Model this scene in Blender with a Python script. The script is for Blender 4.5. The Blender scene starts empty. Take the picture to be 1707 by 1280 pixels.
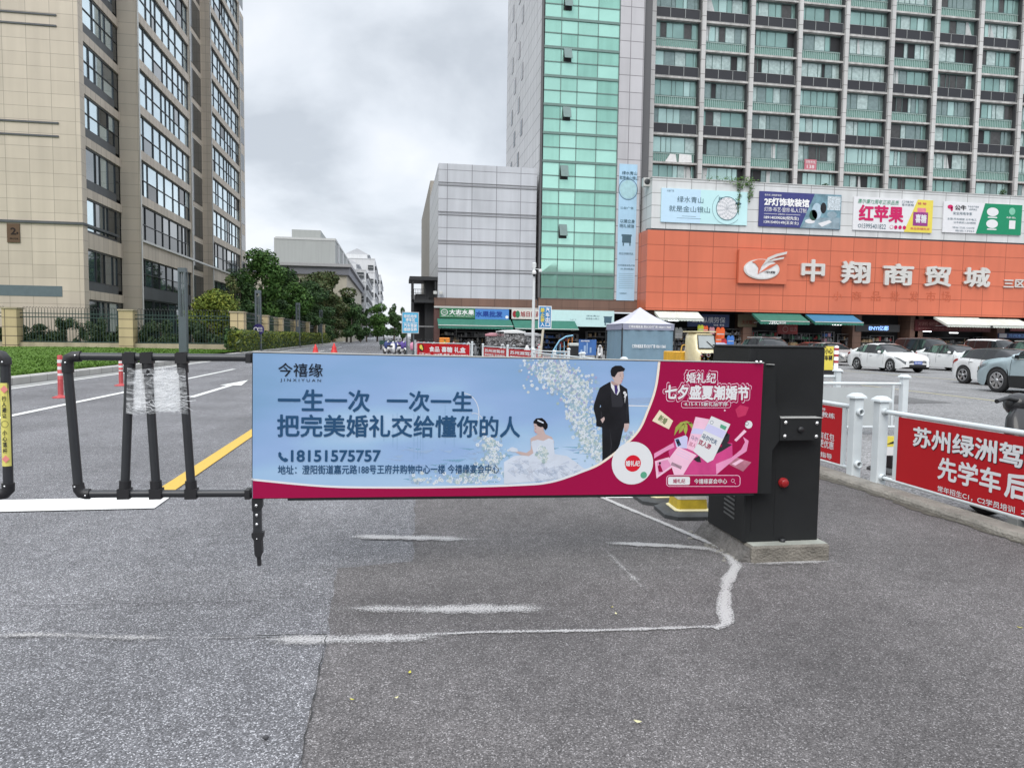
import bpy, math, random
import numpy as np
from mathutils import Vector as V, Matrix
random.seed(7); np.random.seed(7)
SC = bpy.context.scene
COL = SC.collection
# ---------------------------------------------------------------- camera
F, CX, CY, HC = 1184.0, 853.5, 640.0, 1.5
AZ, PI_, RO = math.radians(9.35), math.radians(-3.74), math.radians(0.80)
_r = V((math.cos(AZ), -math.sin(AZ), 0))
FW = V((math.sin(AZ)*math.cos(PI_), math.cos(AZ)*math.cos(PI_), math.sin(PI_)))
_u = _r.cross(FW)
RT = _r*math.cos(RO) + _u*math.sin(RO)
UP = _u*math.cos(RO) - _r*math.sin(RO)
CAM = V((0, 0, HC))
cd = bpy.data.cameras.new('camera'); cam = bpy.data.objects.new('camera', cd); COL.objects.link(cam)
cd.sensor_width = 36; cd.lens = F/1707*36; cd.clip_start = .05; cd.clip_end = 3000
cam.matrix_world = Matrix(((RT.x, UP.x, -FW.x, CAM.x), (RT.y, UP.y, -FW.y, CAM.y), (RT.z, UP.z, -FW.z, CAM.z), (0, 0, 0, 1)))
SC.camera = cam
# ---------------------------------------------------------------- world, sun, exposure
SUN_EL, SUN_AZ = math.radians(44), math.radians(205)   # azimuth clockwise from +Y
w = bpy.data.worlds.new("World"); SC.world = w; w.use_nodes = True
nt = w.node_tree; nt.nodes.clear()
def N(t, **k):
    n = nt.nodes.new(t)
    for a, b in k.items(): setattr(n, a, b)
    return n
def L(a, b): nt.links.new(a, b)
out = N('ShaderNodeOutputWorld'); sky = N('ShaderNodeTexSky', sky_type='NISHITA', sun_disc=False)
sky.sun_elevation = SUN_EL; sky.sun_rotation = SUN_AZ; sky.air_density = 1.0; sky.dust_density = 2.0
bg1 = N('ShaderNodeBackground'); bg1.inputs[1].default_value = .1; L(sky.outputs[0], bg1.inputs[0])
tc = N('ShaderNodeTexCoord'); sx = N('ShaderNodeSeparateXYZ'); L(tc.outputs['Generated'], sx.inputs[0])
mx = N('ShaderNodeMath', operation='MAXIMUM'); mx.inputs[1].default_value = 0; L(sx.outputs[2], mx.inputs[0])
ad = N('ShaderNodeMath', operation='ADD'); ad.inputs[1].default_value = .28; L(mx.outputs[0], ad.inputs[0])
dx = N('ShaderNodeMath', operation='DIVIDE'); L(sx.outputs[0], dx.inputs[0]); L(ad.outputs[0], dx.inputs[1])
dy = N('ShaderNodeMath', operation='DIVIDE'); L(sx.outputs[1], dy.inputs[0]); L(ad.outputs[0], dy.inputs[1])
cb = N('ShaderNodeCombineXYZ'); L(dx.outputs[0], cb.inputs[0]); L(dy.outputs[0], cb.inputs[1]); cb.inputs[2].default_value = 3.3
nz = N('ShaderNodeTexNoise'); nz.inputs['Scale'].default_value = 1.5; nz.inputs['Detail'].default_value = 7; nz.inputs['Roughness'].default_value = .52; nz.inputs['Distortion'].default_value = .25
L(cb.outputs[0], nz.inputs['Vector'])
rp = N('ShaderNodeValToRGB'); L(nz.outputs[0], rp.inputs[0])
e = rp.color_ramp.elements
e[0].position = .34; e[0].color = (.45, .487, .535, 1); e[1].position = .61; e[1].color = (.70, .725, .765, 1)
k_ = rp.color_ramp.elements.new(.48); k_.color = (.60, .638, .688, 1)
# overcast dome: brighter towards the zenith
zr = N('ShaderNodeMapRange'); zr.inputs['From Min'].default_value = .44; zr.inputs['From Max'].default_value = .95
zr.inputs['To Min'].default_value = .92; zr.inputs['To Max'].default_value = 2.7; L(sx.outputs[2], zr.inputs[0])
bg2 = N('ShaderNodeBackground'); L(rp.outputs[0], bg2.inputs[0]); L(zr.outputs[0], bg2.inputs[1])
ms = N('ShaderNodeMixShader'); ms.inputs[0].default_value = .93
L(bg1.outputs[0], ms.inputs[1]); L(bg2.outputs[0], ms.inputs[2]); L(ms.outputs[0], out.inputs[0])
sl = bpy.data.lights.new('sun', 'SUN'); sl.energy = 1.25; sl.angle = math.radians(35); sl.color = (1, .96, .9)
so = bpy.data.objects.new('sun', sl); COL.objects.link(so)
so.rotation_euler = V((-math.sin(SUN_AZ)*math.cos(SUN_EL), -math.cos(SUN_AZ)*math.cos(SUN_EL), -math.sin(SUN_EL))).to_track_quat('-Z', 'Y').to_euler()
SC.view_settings.view_transform = 'Standard'; SC.view_settings.look = 'None'; SC.view_settings.gamma = 1
SC.view_settings.exposure = 0.62
SC.cycles.transparent_max_bounces = 32
# ---------------------------------------------------------------- where a photo point lies in the place
def ray(px, py): return FW + RT*((px-CX)/F) - UP*((py-CY)/F)
def G(px, py, z=0.0):
    d = ray(px, py); t = (z-HC)/d.z; return CAM + d*t
def AY(px, py, y):
    d = ray(px, py); return CAM + d*(y/d.y)
def AX(px, py, x):
    d = ray(px, py); return CAM + d*(x/d.x)
def AD(px, py, dep): return CAM + ray(px, py)*dep
# ---------------------------------------------------------------- materials
MAT = {}
def hexc(h):
    c = [int(h[i:i+2], 16)/255 for i in (0, 2, 4)]
    return tuple(x/12.92 if x < .04045 else ((x+.055)/1.055)**2.4 for x in c)
def mat(name, col, rough=.6, metal=0, var=.12, vs=3.0, bump=0, bs=60., spec=None, trans=0, alpha=1, streak=0, emit=0, coat=0, objvar=0):
    if name in MAT: return MAT[name]
    if isinstance(col, str): col = hexc(col)
    m = bpy.data.materials.new(name); m.use_nodes = True; MAT[name] = m
    n = m.node_tree.nodes; l = m.node_tree.links; p = n['Principled BSDF']
    p.inputs['Base Color'].default_value = (*col, 1); p.inputs['Roughness'].default_value = rough; p.inputs['Metallic'].default_value = metal
    if spec is not None: p.inputs['Specular IOR Level'].default_value = spec
    if trans: p.inputs['Transmission Weight'].default_value = trans
    if 'vinyl' in name or 'lettering' in name or 'print' in name: p.inputs['Specular IOR Level'].default_value = .22
    if alpha < 1: p.inputs['Alpha'].default_value = alpha
    if coat: p.inputs['Coat Weight'].default_value = coat; p.inputs['Coat Roughness'].default_value = .04
    if emit: p.inputs['Emission Color'].default_value = (*col, 1); p.inputs['Emission Strength'].default_value = emit
    t = n.new('ShaderNodeTexCoord')
    src = None
    if var or streak:
        hs = n.new('ShaderNodeHueSaturation'); hs.inputs['Color'].default_value = (*col, 1)
        val = None
        if var:
            a = n.new('ShaderNodeTexNoise'); a.inputs['Scale'].default_value = vs; a.inputs['Detail'].default_value = 6; a.inputs['Roughness'].default_value = .6
            l.new(t.outputs['Object'], a.inputs['Vector'])
            r = n.new('ShaderNodeMapRange'); r.inputs['From Min'].default_value = .25; r.inputs['From Max'].default_value = .75
            r.inputs['To Min'].default_value = 1-var; r.inputs['To Max'].default_value = 1+var; l.new(a.outputs[0], r.inputs[0]); val = r.outputs[0]
        if streak:
            mp = n.new('ShaderNodeMapping'); mp.inputs['Scale'].default_value = (2.2, 2.2, .12); l.new(t.outputs['Object'], mp.inputs[0])
            a = n.new('ShaderNodeTexNoise'); a.inputs['Scale'].default_value = 1.0; a.inputs['Detail'].default_value = 5; l.new(mp.outputs[0], a.inputs['Vector'])
            r = n.new('ShaderNodeMapRange'); r.inputs['From Min'].default_value = .3; r.inputs['From Max'].default_value = .62
            r.inputs['To Min'].default_value = 1-streak; r.inputs['To Max'].default_value = 1; l.new(a.outputs[0], r.inputs[0])
            if val is None: val = r.outputs[0]
            else:
                q = n.new('ShaderNodeMath'); q.operation = 'MULTIPLY'; l.new(val, q.inputs[0]); l.new(r.outputs[0], q.inputs[1]); val = q.outputs[0]
        l.new(val, hs.inputs['Value']); l.new(hs.outputs[0], p.inputs['Base Color'])
    if bump:
        a = n.new('ShaderNodeTexNoise'); a.inputs['Scale'].default_value = bs; a.inputs['Detail'].default_value = 3; l.new(t.outputs['Object'], a.inputs['Vector'])
        b = n.new('ShaderNodeBump'); b.inputs['Strength'].default_value = bump; b.inputs['Distance'].default_value = .02
        l.new(a.outputs[0], b.inputs['Height']); l.new(b.outputs[0], p.inputs['Normal'])
    return m
def tile(name, col, bw, bh, mortar=.02, mcol=None, off=(0, 0), rough=.5, var=.06, streak=.12, wob=0, metal=0, shift=0., nvar=.05):
    """flat panels with joints, laid along the wall: u = x + y, v = z"""
    if name in MAT: return MAT[name]
    if isinstance(col, str): col = hexc(col)
    mcol = mcol or tuple(c*.4 for c in col)
    m = bpy.data.materials.new(name); m.use_nodes = True; MAT[name] = m
    n = m.node_tree.nodes; l = m.node_tree.links; p = n['Principled BSDF']; p.inputs['Roughness'].default_value = rough; p.inputs['Metallic'].default_value = metal
    t = n.new('ShaderNodeNewGeometry'); s = n.new('ShaderNodeSeparateXYZ'); l.new(t.outputs['Position'], s.inputs[0])
    a = n.new('ShaderNodeMath'); a.operation = 'ADD'; l.new(s.outputs[0], a.inputs[0]); l.new(s.outputs[1], a.inputs[1])
    c = n.new('ShaderNodeCombineXYZ'); l.new(a.outputs[0], c.inputs[0]); l.new(s.outputs[2], c.inputs[1])
    mp = n.new('ShaderNodeMapping'); mp.inputs['Location'].default_value = (off[0], off[1], 0); l.new(c.outputs[0], mp.inputs[0])
    b = n.new('ShaderNodeTexBrick'); b.offset = shift; b.squash = 1; b.inputs['Scale'].default_value = 1
    b.inputs['Brick Width'].default_value = bw; b.inputs['Row Height'].default_value = bh; b.inputs['Mortar Size'].default_value = mortar
    b.inputs['Mortar Smooth'].default_value = 0.1; b.inputs['Bias'].default_value = 0
    b.inputs['Color1'].default_value = (*[x*(1-var) for x in col], 1); b.inputs['Color2'].default_value = (*[min(1, x*(1+var)) for x in col], 1); b.inputs['Mortar'].default_value = (*mcol, 1)
    l.new(mp.outputs[0], b.inputs['Vector'])
    hs = n.new('ShaderNodeHueSaturation'); l.new(b.outputs['Color'], hs.inputs['Color'])
    m2 = n.new('ShaderNodeMapping'); m2.inputs['Scale'].default_value = (1.3, 1.3, .09); l.new(t.outputs['Position'], m2.inputs[0])
    q = n.new('ShaderNodeTexNoise'); q.inputs['Scale'].default_value = 1; q.inputs['Detail'].default_value = 6; l.new(m2.outputs[0], q.inputs['Vector'])
    r = n.new('ShaderNodeMapRange'); r.inputs['From Min'].default_value = .3; r.inputs['From Max'].default_value = .65; r.inputs['To Min'].default_value = 1-streak; r.inputs['To Max'].default_value = 1.02
    l.new(q.outputs[0], r.inputs[0])
    q2 = n.new('ShaderNodeTexNoise'); q2.inputs['Scale'].default_value = .35; q2.inputs['Detail'].default_value = 5; l.new(t.outputs['Position'], q2.inputs['Vector'])
    r2 = n.new('ShaderNodeMapRange'); r2.inputs['From Min'].default_value = .3; r2.inputs['From Max'].default_value = .7; r2.inputs['To Min'].default_value = 1-nvar; r2.inputs['To Max'].default_value = 1+nvar
    l.new(q2.outputs[0], r2.inputs[0])
    z = n.new('ShaderNodeMath'); z.operation = 'MULTIPLY'; l.new(r.outputs[0], z.inputs[0]); l.new(r2.outputs[0], z.inputs[1]); l.new(z.outputs[0], hs.inputs['Value'])
    l.new(hs.outputs[0], p.inputs['Base Color'])
    return m
# ---------------------------------------------------------------- mesh builder
X, Y, Z = V((1, 0, 0)), V((0, 1, 0)), V((0, 0, 1))
class MB:
    def __init__(s): s.v = []; s.f = []; s.m = []; s.mats = []; s.sm = []; s.T = None
    def mi(s, m):
        if m not in s.mats: s.mats.append(m)
        return s.mats.index(m)
    def add(s, vs, fs, m, smooth=False):
        b = len(s.v); i = s.mi(m)
        s.v += [tuple(s.T @ V(v)) for v in vs] if s.T is not None else [tuple(v) for v in vs]
        for f in fs: s.f.append(tuple(b+k for k in f)); s.m.append(i); s.sm.append(smooth)
        return s
    def box(s, a, b, m):
        x0, x1 = sorted((a[0], b[0])); y0, y1 = sorted((a[1], b[1])); z0, z1 = sorted((a[2], b[2]))
        return s.add([(x0, y0, z0), (x1, y0, z0), (x1, y1, z0), (x0, y1, z0), (x0, y0, z1), (x1, y0, z1), (x1, y1, z1), (x0, y1, z1)],
                     [(0, 3, 2, 1), (4, 5, 6, 7), (0, 1, 5, 4), (1, 2, 6, 5), (2, 3, 7, 6), (3, 0, 4, 7)], m)
    def bbox(s, a, b, m, e=.02):          # box with chamfered vertical and top edges
        x0, x1 = sorted((a[0], b[0])); y0, y1 = sorted((a[1], b[1])); z0, z1 = sorted((a[2], b[2]))
        def ring(i, z): return [(x0+i+e, y0+i, z), (x1-i-e, y0+i, z), (x1-i, y0+i+e, z), (x1-i, y1-i-e, z), (x1-i-e, y1-i, z), (x0+i+e, y1-i, z), (x0+i, y1-i-e, z), (x0+i, y0+i+e, z)]
        vs = ring(0, z0)+ring(0, z1-e)+ring(e, z1)
        fs = [tuple(range(7, -1, -1)), tuple(range(16, 24))]
        for k in (0, 8):
            for j in range(8): fs.append((k+j, k+(j+1) % 8, k+8+(j+1) % 8, k+8+j))
        return s.add(vs, fs, m)
    def bar(s, p, q, w, h, m, up=(0, 0, 1)):
        p, q = V(p), V(q); d = (q-p).normalized(); up = V(up)
        if abs(d.dot(up)) > .98: up = V((0, 1, 0))
        r = d.cross(up).normalized()*w/2; u = r.cross(d).normalized()*h/2
        vs = [p-r-u, p+r-u, p+r+u, p-r+u, q-r-u, q+r-u, q+r+u, q-r+u]
        return s.add(vs, [(0, 1, 2, 3), (7, 6, 5, 4), (1, 0, 4, 5), (2, 1, 5, 6), (3, 2, 6, 7), (0, 3, 7, 4)], m)
    def tube(s, pts, r, m, n=10, cap=True, closed=False):
        pts = [V(p) for p in pts]; N_ = len(pts); rr = r if isinstance(r, (list, tuple)) else [r]*N_
        vs = []; fs = []; ref = None
        for i, p in enumerate(pts):
            if closed: d = pts[(i+1) % N_]-pts[i-1]
            else: d = pts[min(i+1, N_-1)]-pts[max(i-1, 0)]
            d.normalize()
            if ref is None: ref = d.orthogonal().normalized()
            a = (ref-d*ref.dot(d)).normalized(); ref = a; b = d.cross(a)
            for k in range(n):
                t = 2*math.pi*k/n; vs.append(p+(a*math.cos(t)+b*math.sin(t))*rr[i])
        for i in range(N_ if closed else N_-1):
            j = (i+1) % N_
            for k in range(n): fs.append((i*n+k, i*n+(k+1) % n, j*n+(k+1) % n, j*n+k))
        s.add(vs, fs, m, True)
        if cap and not closed:
            s.add(vs[:n], [tuple(range(n-1, -1, -1))], m); s.add(vs[-n:], [tuple(range(n))], m)
        return s
    def cyl(s, p, q, r, m, n=14, r1=None): return s.tube([p, q], [r, r if r1 is None else r1], m, n)
    def poly(s, pts, m): return s.add(pts, [tuple(range(len(pts)))], m)
    def prism(s, pts, off, m, smooth=False):
        off = V(off); pts = [V(p) for p in pts]; n = len(pts); q = [p+off for p in pts]
        s.add(pts, [tuple(range(n-1, -1, -1))], m); s.add(q, [tuple(range(n))], m)
        return s.add(pts+q, [(i, (i+1) % n, n+(i+1) % n, n+i) for i in range(n)], m, smooth)
    def lathe(s, prof, c, m, n=20, ax=Z, smooth=True):
        ax = V(ax).normalized(); a = ax.orthogonal().normalized(); b = ax.cross(a); c = V(c); vs = []; fs = []
        for r, h in prof:
            for k in range(n):
                t = 2*math.pi*k/n; vs.append(c+ax*h+(a*math.cos(t)+b*math.sin(t))*r)
        for i in range(len(prof)-1):
            for k in range(n): fs.append((i*n+k, i*n+(k+1) % n, (i+1)*n+(k+1) % n, (i+1)*n+k))
        return s.add(vs, fs, m, smooth)
    def ell(s, c, r, m, n=12, k=8):
        c = V(c); vs = []; fs = []
        for i in range(k+1):
            ph = math.pi*i/k
            for j in range(n):
                t = 2*math.pi*j/n; vs.append(c+V((r[0]*math.sin(ph)*math.cos(t), r[1]*math.sin(ph)*math.sin(t), -r[2]*math.cos(ph))))
        for i in range(k):
            for j in range(n): fs.append((i*n+j, i*n+(j+1) % n, (i+1)*n+(j+1) % n, (i+1)*n+j))
        return s.add(vs, fs, m, True)
    def build(s, name, parent=None, local=False, label=None, kind=None):
        o_ = V((0, 0, 0))
        if parent is not None and not local:
            p = parent
            while p is not None: o_ = o_ + p.location; p = p.parent
        me = bpy.data.meshes.new(name)
        me.from_pydata([(v[0]-o_.x, v[1]-o_.y, v[2]-o_.z) for v in s.v], [], s.f)
        for m in s.mats: me.materials.append(m)
        me.polygons.foreach_set('material_index', s.m); me.polygons.foreach_set('use_smooth', s.sm); me.update()
        o = bpy.data.objects.new(name, me); COL.objects.link(o)
        if parent is not None: o.parent = parent
        if label: o['label'] = label
        if kind: o['kind'] = kind
        return o
def tag(o, label=None, cat=None, group=None, kind=None):
    if label: o['label'] = label
    if cat: o['category'] = cat
    if group: o['group'] = group
    if kind: o['kind'] = kind
    return o
def thing(name, label, cat, loc=(0, 0, 0), group=None, rz=0):
    o = bpy.data.objects.new(name, None); COL.objects.link(o); o.location = loc; o.rotation_euler = (0, 0, rz); o.empty_display_size = .2
    return tag(o, label, cat, group)
def copy_tree(o, parent=None):
    c = o.copy(); COL.objects.link(c)
    if parent is not None: c.parent = parent
    for ch in list(o.children): copy_tree(ch, c)
    return c
def struct(name, mb): return tag(mb.build(name), kind='structure')
_tx = {}
def glyphs(s, bold=0, ext=0):
    k = (s, bold, ext)
    if k not in _tx:
        c = bpy.data.curves.new('lettering', 'FONT'); c.body = s; c.size = 1; c.offset = bold; c.extrude = ext; c.resolution_u = 3; c.space_line = 1.05
        o = bpy.data.objects.new('lettering', c); COL.objects.link(o)
        me = bpy.data.meshes.new_from_object(o.evaluated_get(bpy.context.evaluated_depsgraph_get()))
        vs = [v.co.copy() for v in me.vertices]; fs = [tuple(p.vertices) for p in me.polygons]
        bpy.data.objects.remove(o); bpy.data.curves.remove(c); bpy.data.meshes.remove(me)
        xs = [v.x for v in vs] or [0, 1]; ys = [v.y for v in vs] or [0, 1]
        _tx[k] = (vs, fs, min(xs), max(xs), min(ys), max(ys))
    return _tx[k]
class Plane:
    """a flat face: o + u*r + v*t, n towards the viewer; layers stand eps apart"""
    def __init__(s, o, r, t=Z, eps=.004):
        s.o = V(o); s.r = V(r).normalized(); s.t = V(t).normalized(); s.n = s.r.cross(s.t); s.eps = eps
    def p(s, u, v, d=0): return s.o+s.r*u+s.t*v+s.n*d
    def uv(s, px, py):
        d = ray(px, py); k = (s.o-CAM).dot(s.n)/d.dot(s.n); q = CAM+d*k-s.o
        return q.dot(s.r), q.dot(s.t)
    def poly(s, mb, pts, m, lay=1): mb.poly([s.p(u, v, lay*s.eps) for u, v in pts], m)
    def rect(s, mb, u0, v0, u1, v1, m, lay=1): s.poly(mb, [(u0, v0), (u1, v0), (u1, v1), (u0, v1)], m, lay)
    def slab(s, mb, u0, v0, u1, v1, d0, d1, m):
        mb.prism([s.p(u0, v0, d0), s.p(u1, v0, d0), s.p(u1, v1, d0), s.p(u0, v1, d0)], s.n*(d1-d0), m)
    def pxbox(s, x0, y0, x1, y1):
        ym = (y0+y1)/2; xm = (x0+x1)/2
        return s.uv(x0, ym)[0], s.uv(xm, y1)[1], s.uv(x1, ym)[0], s.uv(xm, y0)[1]
    def pxslope(s, px, py): return 0
    def text(s, mb, body, u0, v0, u1, v1, m, lay=2, bold=0, ext=0, rot=0, shear=0):
        vs, fs, a0, a1, b0, b1 = glyphs(body, 0, ext)
        kx = (u1-u0)/max(a1-a0, 1e-3); ky = (v1-v0)/max(b1-b0, 1e-3)
        if len(set(body)) == 1 and body[0] in '一-—': ky = kx
        cu, cv = (u0+u1)/2, (v0+v1)/2; c, sn = math.cos(rot), math.sin(rot)
        # a heavier weight: the thin glyph laid down again a little to every side
        st = [(0, 0)]
        if bold: nn = 8 if bold < .08 else 16; st = [(bold*math.cos(i*2*math.pi/nn), bold*math.sin(i*2*math.pi/nn)) for i in range(nn)]+[(0, 0)]
        for i, (ox, oy) in enumerate(st):
            q = []
            for p in vs:
                u = u0+(p.x+ox-a0)*kx-cu; v = v0+(p.y+oy-b0)*ky-cv; u += shear*v
                q.append(s.p(cu+u*c-v*sn, cv+u*sn+v*c, (lay+i*.045)*s.eps+(p.z+ext)*ky))
            mb.add(q, fs, m)
    def ptext(s, mb, body, x0, y0, x1, y1, m, **k): s.text(mb, body, *s.pxbox(x0, y0, x1, y1), m, **k)
    def prect(s, mb, x0, y0, x1, y1, m, lay=1): s.rect(mb, *s.pxbox(x0, y0, x1, y1), m, lay)
    def ppoly(s, mb, pts, m, lay=1): s.poly(mb, [s.uv(*p) for p in pts], m, lay)
    def disc(s, mb, u, v, ru, rv, m, lay=2, n=28): s.poly(mb, [(u+ru*math.cos(2*math.pi*i/n), v+rv*math.sin(2*math.pi*i/n)) for i in range(n)], m, lay)
    def ring(s, mb, u, v, ru, rv, w, m, lay=2, n=32, a0=0, a1=2*math.pi):
        for i in range(n):
            t0, t1 = a0+(a1-a0)*i/n, a0+(a1-a0)*(i+1)/n
            s.poly(mb, [(u+ru*math.cos(t0), v+rv*math.sin(t0)), (u+ru*math.cos(t1), v+rv*math.sin(t1)), (u+(ru-w)*math.cos(t1), v+(rv-w)*math.sin(t1)), (u+(ru-w)*math.cos(t0), v+(rv-w)*math.sin(t0))][::-1], m, lay)
    def line(s, mb, pts, w, m, lay=2):
        for (a, b), (c, d) in zip(pts, pts[1:]):
            l_ = math.hypot(c-a, d-b) or 1; nx, ny = -(d-b)/l_*w/2, (c-a)/l_*w/2
            s.poly(mb, [(a-nx, b-ny), (c-nx, d-ny), (c+nx, d+ny), (a+nx, b+ny)], m, lay)
def facing(y, eps=.01): return Plane((0, y, 0), X, Z, eps)
# ================================================================ GROUND
def asphalt(name, base, chip, chip_amt, tint_noise=.18, sc=170., fade=None):
    m = bpy.data.materials.new(name); m.use_nodes = True; MAT[name] = m
    n = m.node_tree.nodes; l = m.node_tree.links; p = n['Principled BSDF']; p.inputs['Roughness'].default_value = .82; p.inputs['Specular IOR Level'].default_value = .35
    t = n.new('ShaderNodeNewGeometry')
    vo = n.new('ShaderNodeTexVoronoi'); vo.inputs['Scale'].default_value = sc; l.new(t.outputs['Position'], vo.inputs['Vector'])
    sep = n.new('ShaderNodeSeparateColor'); l.new(vo.outputs['Color'], sep.inputs[0])
    # every stone its own grey, a few of them pale
    r = n.new('ShaderNodeValToRGB'); l.new(sep.outputs[0], r.inputs[0]); e = r.color_ramp.elements
    b = base
    e[0].position = 0; e[0].color = (b[0]*.45, b[1]*.45, b[2]*.45, 1)
    e[1].position = 1; e[1].color = (*chip, 1)
    x = e.new(.45); x.color = (*b, 1); x = e.new(1-chip_amt); x.color = (b[0]*1.5, b[1]*1.5, b[2]*1.5, 1)
    a = n.new('ShaderNodeTexNoise'); a.inputs['Scale'].default_value = .55; a.inputs['Detail'].default_value = 8; a.inputs['Roughness'].default_value = .62; l.new(t.outputs['Position'], a.inputs['Vector'])
    mr = n.new('ShaderNodeMapRange'); mr.inputs['From Min'].default_value = .3; mr.inputs['From Max'].default_value = .7; mr.inputs['To Min'].default_value = 1-tint_noise; mr.inputs['To Max'].default_value = 1+tint_noise
    l.new(a.outputs[0], mr.inputs[0])
    # long tyre-worn bands along the lane
    mp = n.new('ShaderNodeMapping'); mp.inputs['Scale'].default_value = (1.5, .07, 1); l.new(t.outputs['Position'], mp.inputs[0])
    c = n.new('ShaderNodeTexNoise'); c.inputs['Scale'].default_value = .8; c.inputs['Detail'].default_value = 4; l.new(mp.outputs[0], c.inputs['Vector'])
    m2 = n.new('ShaderNodeMapRange'); m2.inputs['From Min'].default_value = .3; m2.inputs['From Max'].default_value = .7; m2.inputs['To Min'].default_value = .88; m2.inputs['To Max'].default_value = 1.1; l.new(c.outputs[0], m2.inputs[0])
    # a second, slightly larger mottling so that it never reads as an even grain
    d = n.new('ShaderNodeTexNoise'); d.inputs['Scale'].default_value = 9; d.inputs['Detail'].default_value = 5; l.new(t.outputs['Position'], d.inputs['Vector'])
    m3 = n.new('ShaderNodeMapRange'); m3.inputs['From Min'].default_value = .3; m3.inputs['From Max'].default_value = .7; m3.inputs['To Min'].default_value = .86; m3.inputs['To Max'].default_value = 1.12; l.new(d.outputs[0], m3.inputs[0])
    q = n.new('ShaderNodeMath'); q.operation = 'MULTIPLY'; l.new(mr.outputs[0], q.inputs[0]); l.new(m2.outputs[0], q.inputs[1])
    q2 = n.new('ShaderNodeMath'); q2.operation = 'MULTIPLY'; l.new(q.outputs[0], q2.inputs[0]); l.new(m3.outputs[0], q2.inputs[1])
    # oil drips and dark patches of wear
    st = n.new('ShaderNodeTexNoise'); st.inputs['Scale'].default_value = 1.7; st.inputs['Detail'].default_value = 7; st.inputs['Roughness'].default_value = .7; st.inputs['Distortion'].default_value = .8; l.new(t.outputs['Position'], st.inputs['Vector'])
    sr = n.new('ShaderNodeMapRange'); sr.inputs['From Min'].default_value = .60; sr.inputs['From Max'].default_value = .74; sr.inputs['To Min'].default_value = 1.0; sr.inputs['To Max'].default_value = .74; l.new(st.outputs[0], sr.inputs[0])
    q3 = n.new('ShaderNodeMath'); q3.operation = 'MULTIPLY'; l.new(q2.outputs[0], q3.inputs[0]); l.new(sr.outputs[0], q3.inputs[1]); q2 = q3
    hs = n.new('ShaderNodeHueSaturation'); l.new(r.outputs[0], hs.inputs['Color']); l.new(q2.outputs[0], hs.inputs['Value']); l.new(hs.outputs[0], p.inputs['Base Color'])
    bm = n.new('ShaderNodeBump'); bm.inputs['Strength'].default_value = .5; bm.inputs['Distance'].default_value = .004
    l.new(sep.outputs[1], bm.inputs['Height']); l.new(bm.outputs[0], p.inputs['Normal'])
    return m
A_OLD = asphalt('old_asphalt', (.118, .117, .124), (.50, .50, .52), .18, .24, sc=195)
A_NEW = asphalt('newer_asphalt', (.102, .095, .0945), (.34, .325, .325), .12, .30, sc=205)
A_LOT = asphalt('parking_paving', (.195, .194, .195), (.32, .32, .32), .15, .16, sc=60)
g = MB(); s_ = 1500
g.add([(-s_, -s_, 0), (s_, -s_, 0), (s_, s_, 0), (-s_, s_, 0)], [(0, 1, 2, 3)], A_OLD); struct('road', g)
def sheet(name, pts, m, z):
    b = MB(); b.poly([(p[0], p[1], z) for p in pts], m); return struct(name, b)
def ragged(pts, step=.12, amp=.012):
    o = []
    for a, b in zip(pts, pts[1:]):
        k = max(1, int((V(b[:2])-V(a[:2])).length/step))
        for i in range(k): o.append((a[0]+(b[0]-a[0])*i/k+random.uniform(-amp, amp), a[1]+(b[1]-a[1])*i/k+random.uniform(-amp, amp)))
    return o+[pts[-1][:2]]
lft = ragged([tuple(G(*p).xy) for p in ((470, 1400), (503, 1280), (545, 1065), (562, 948))])+ragged([tuple(G(*p).xy) for p in ((562, 948), (688, 936))])+ragged([tuple(G(*p).xy) for p in ((688, 936), (692, 832), (700, 760))])
# counter-clockwise: near right, along the kerb, far, back down the left joint
sheet('road_patch', [(lft[0][0], .3), (4.72, .3), (4.72, 13), (lft[-1][0]+.6, 13)]+lft[::-1], A_NEW, .004)
sheet('parking_lot', [(4.88, -5), (120, -5), (120, 66), (3.2, 66), (3.2, 46), (4.88, 34)], A_LOT, .005)
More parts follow.
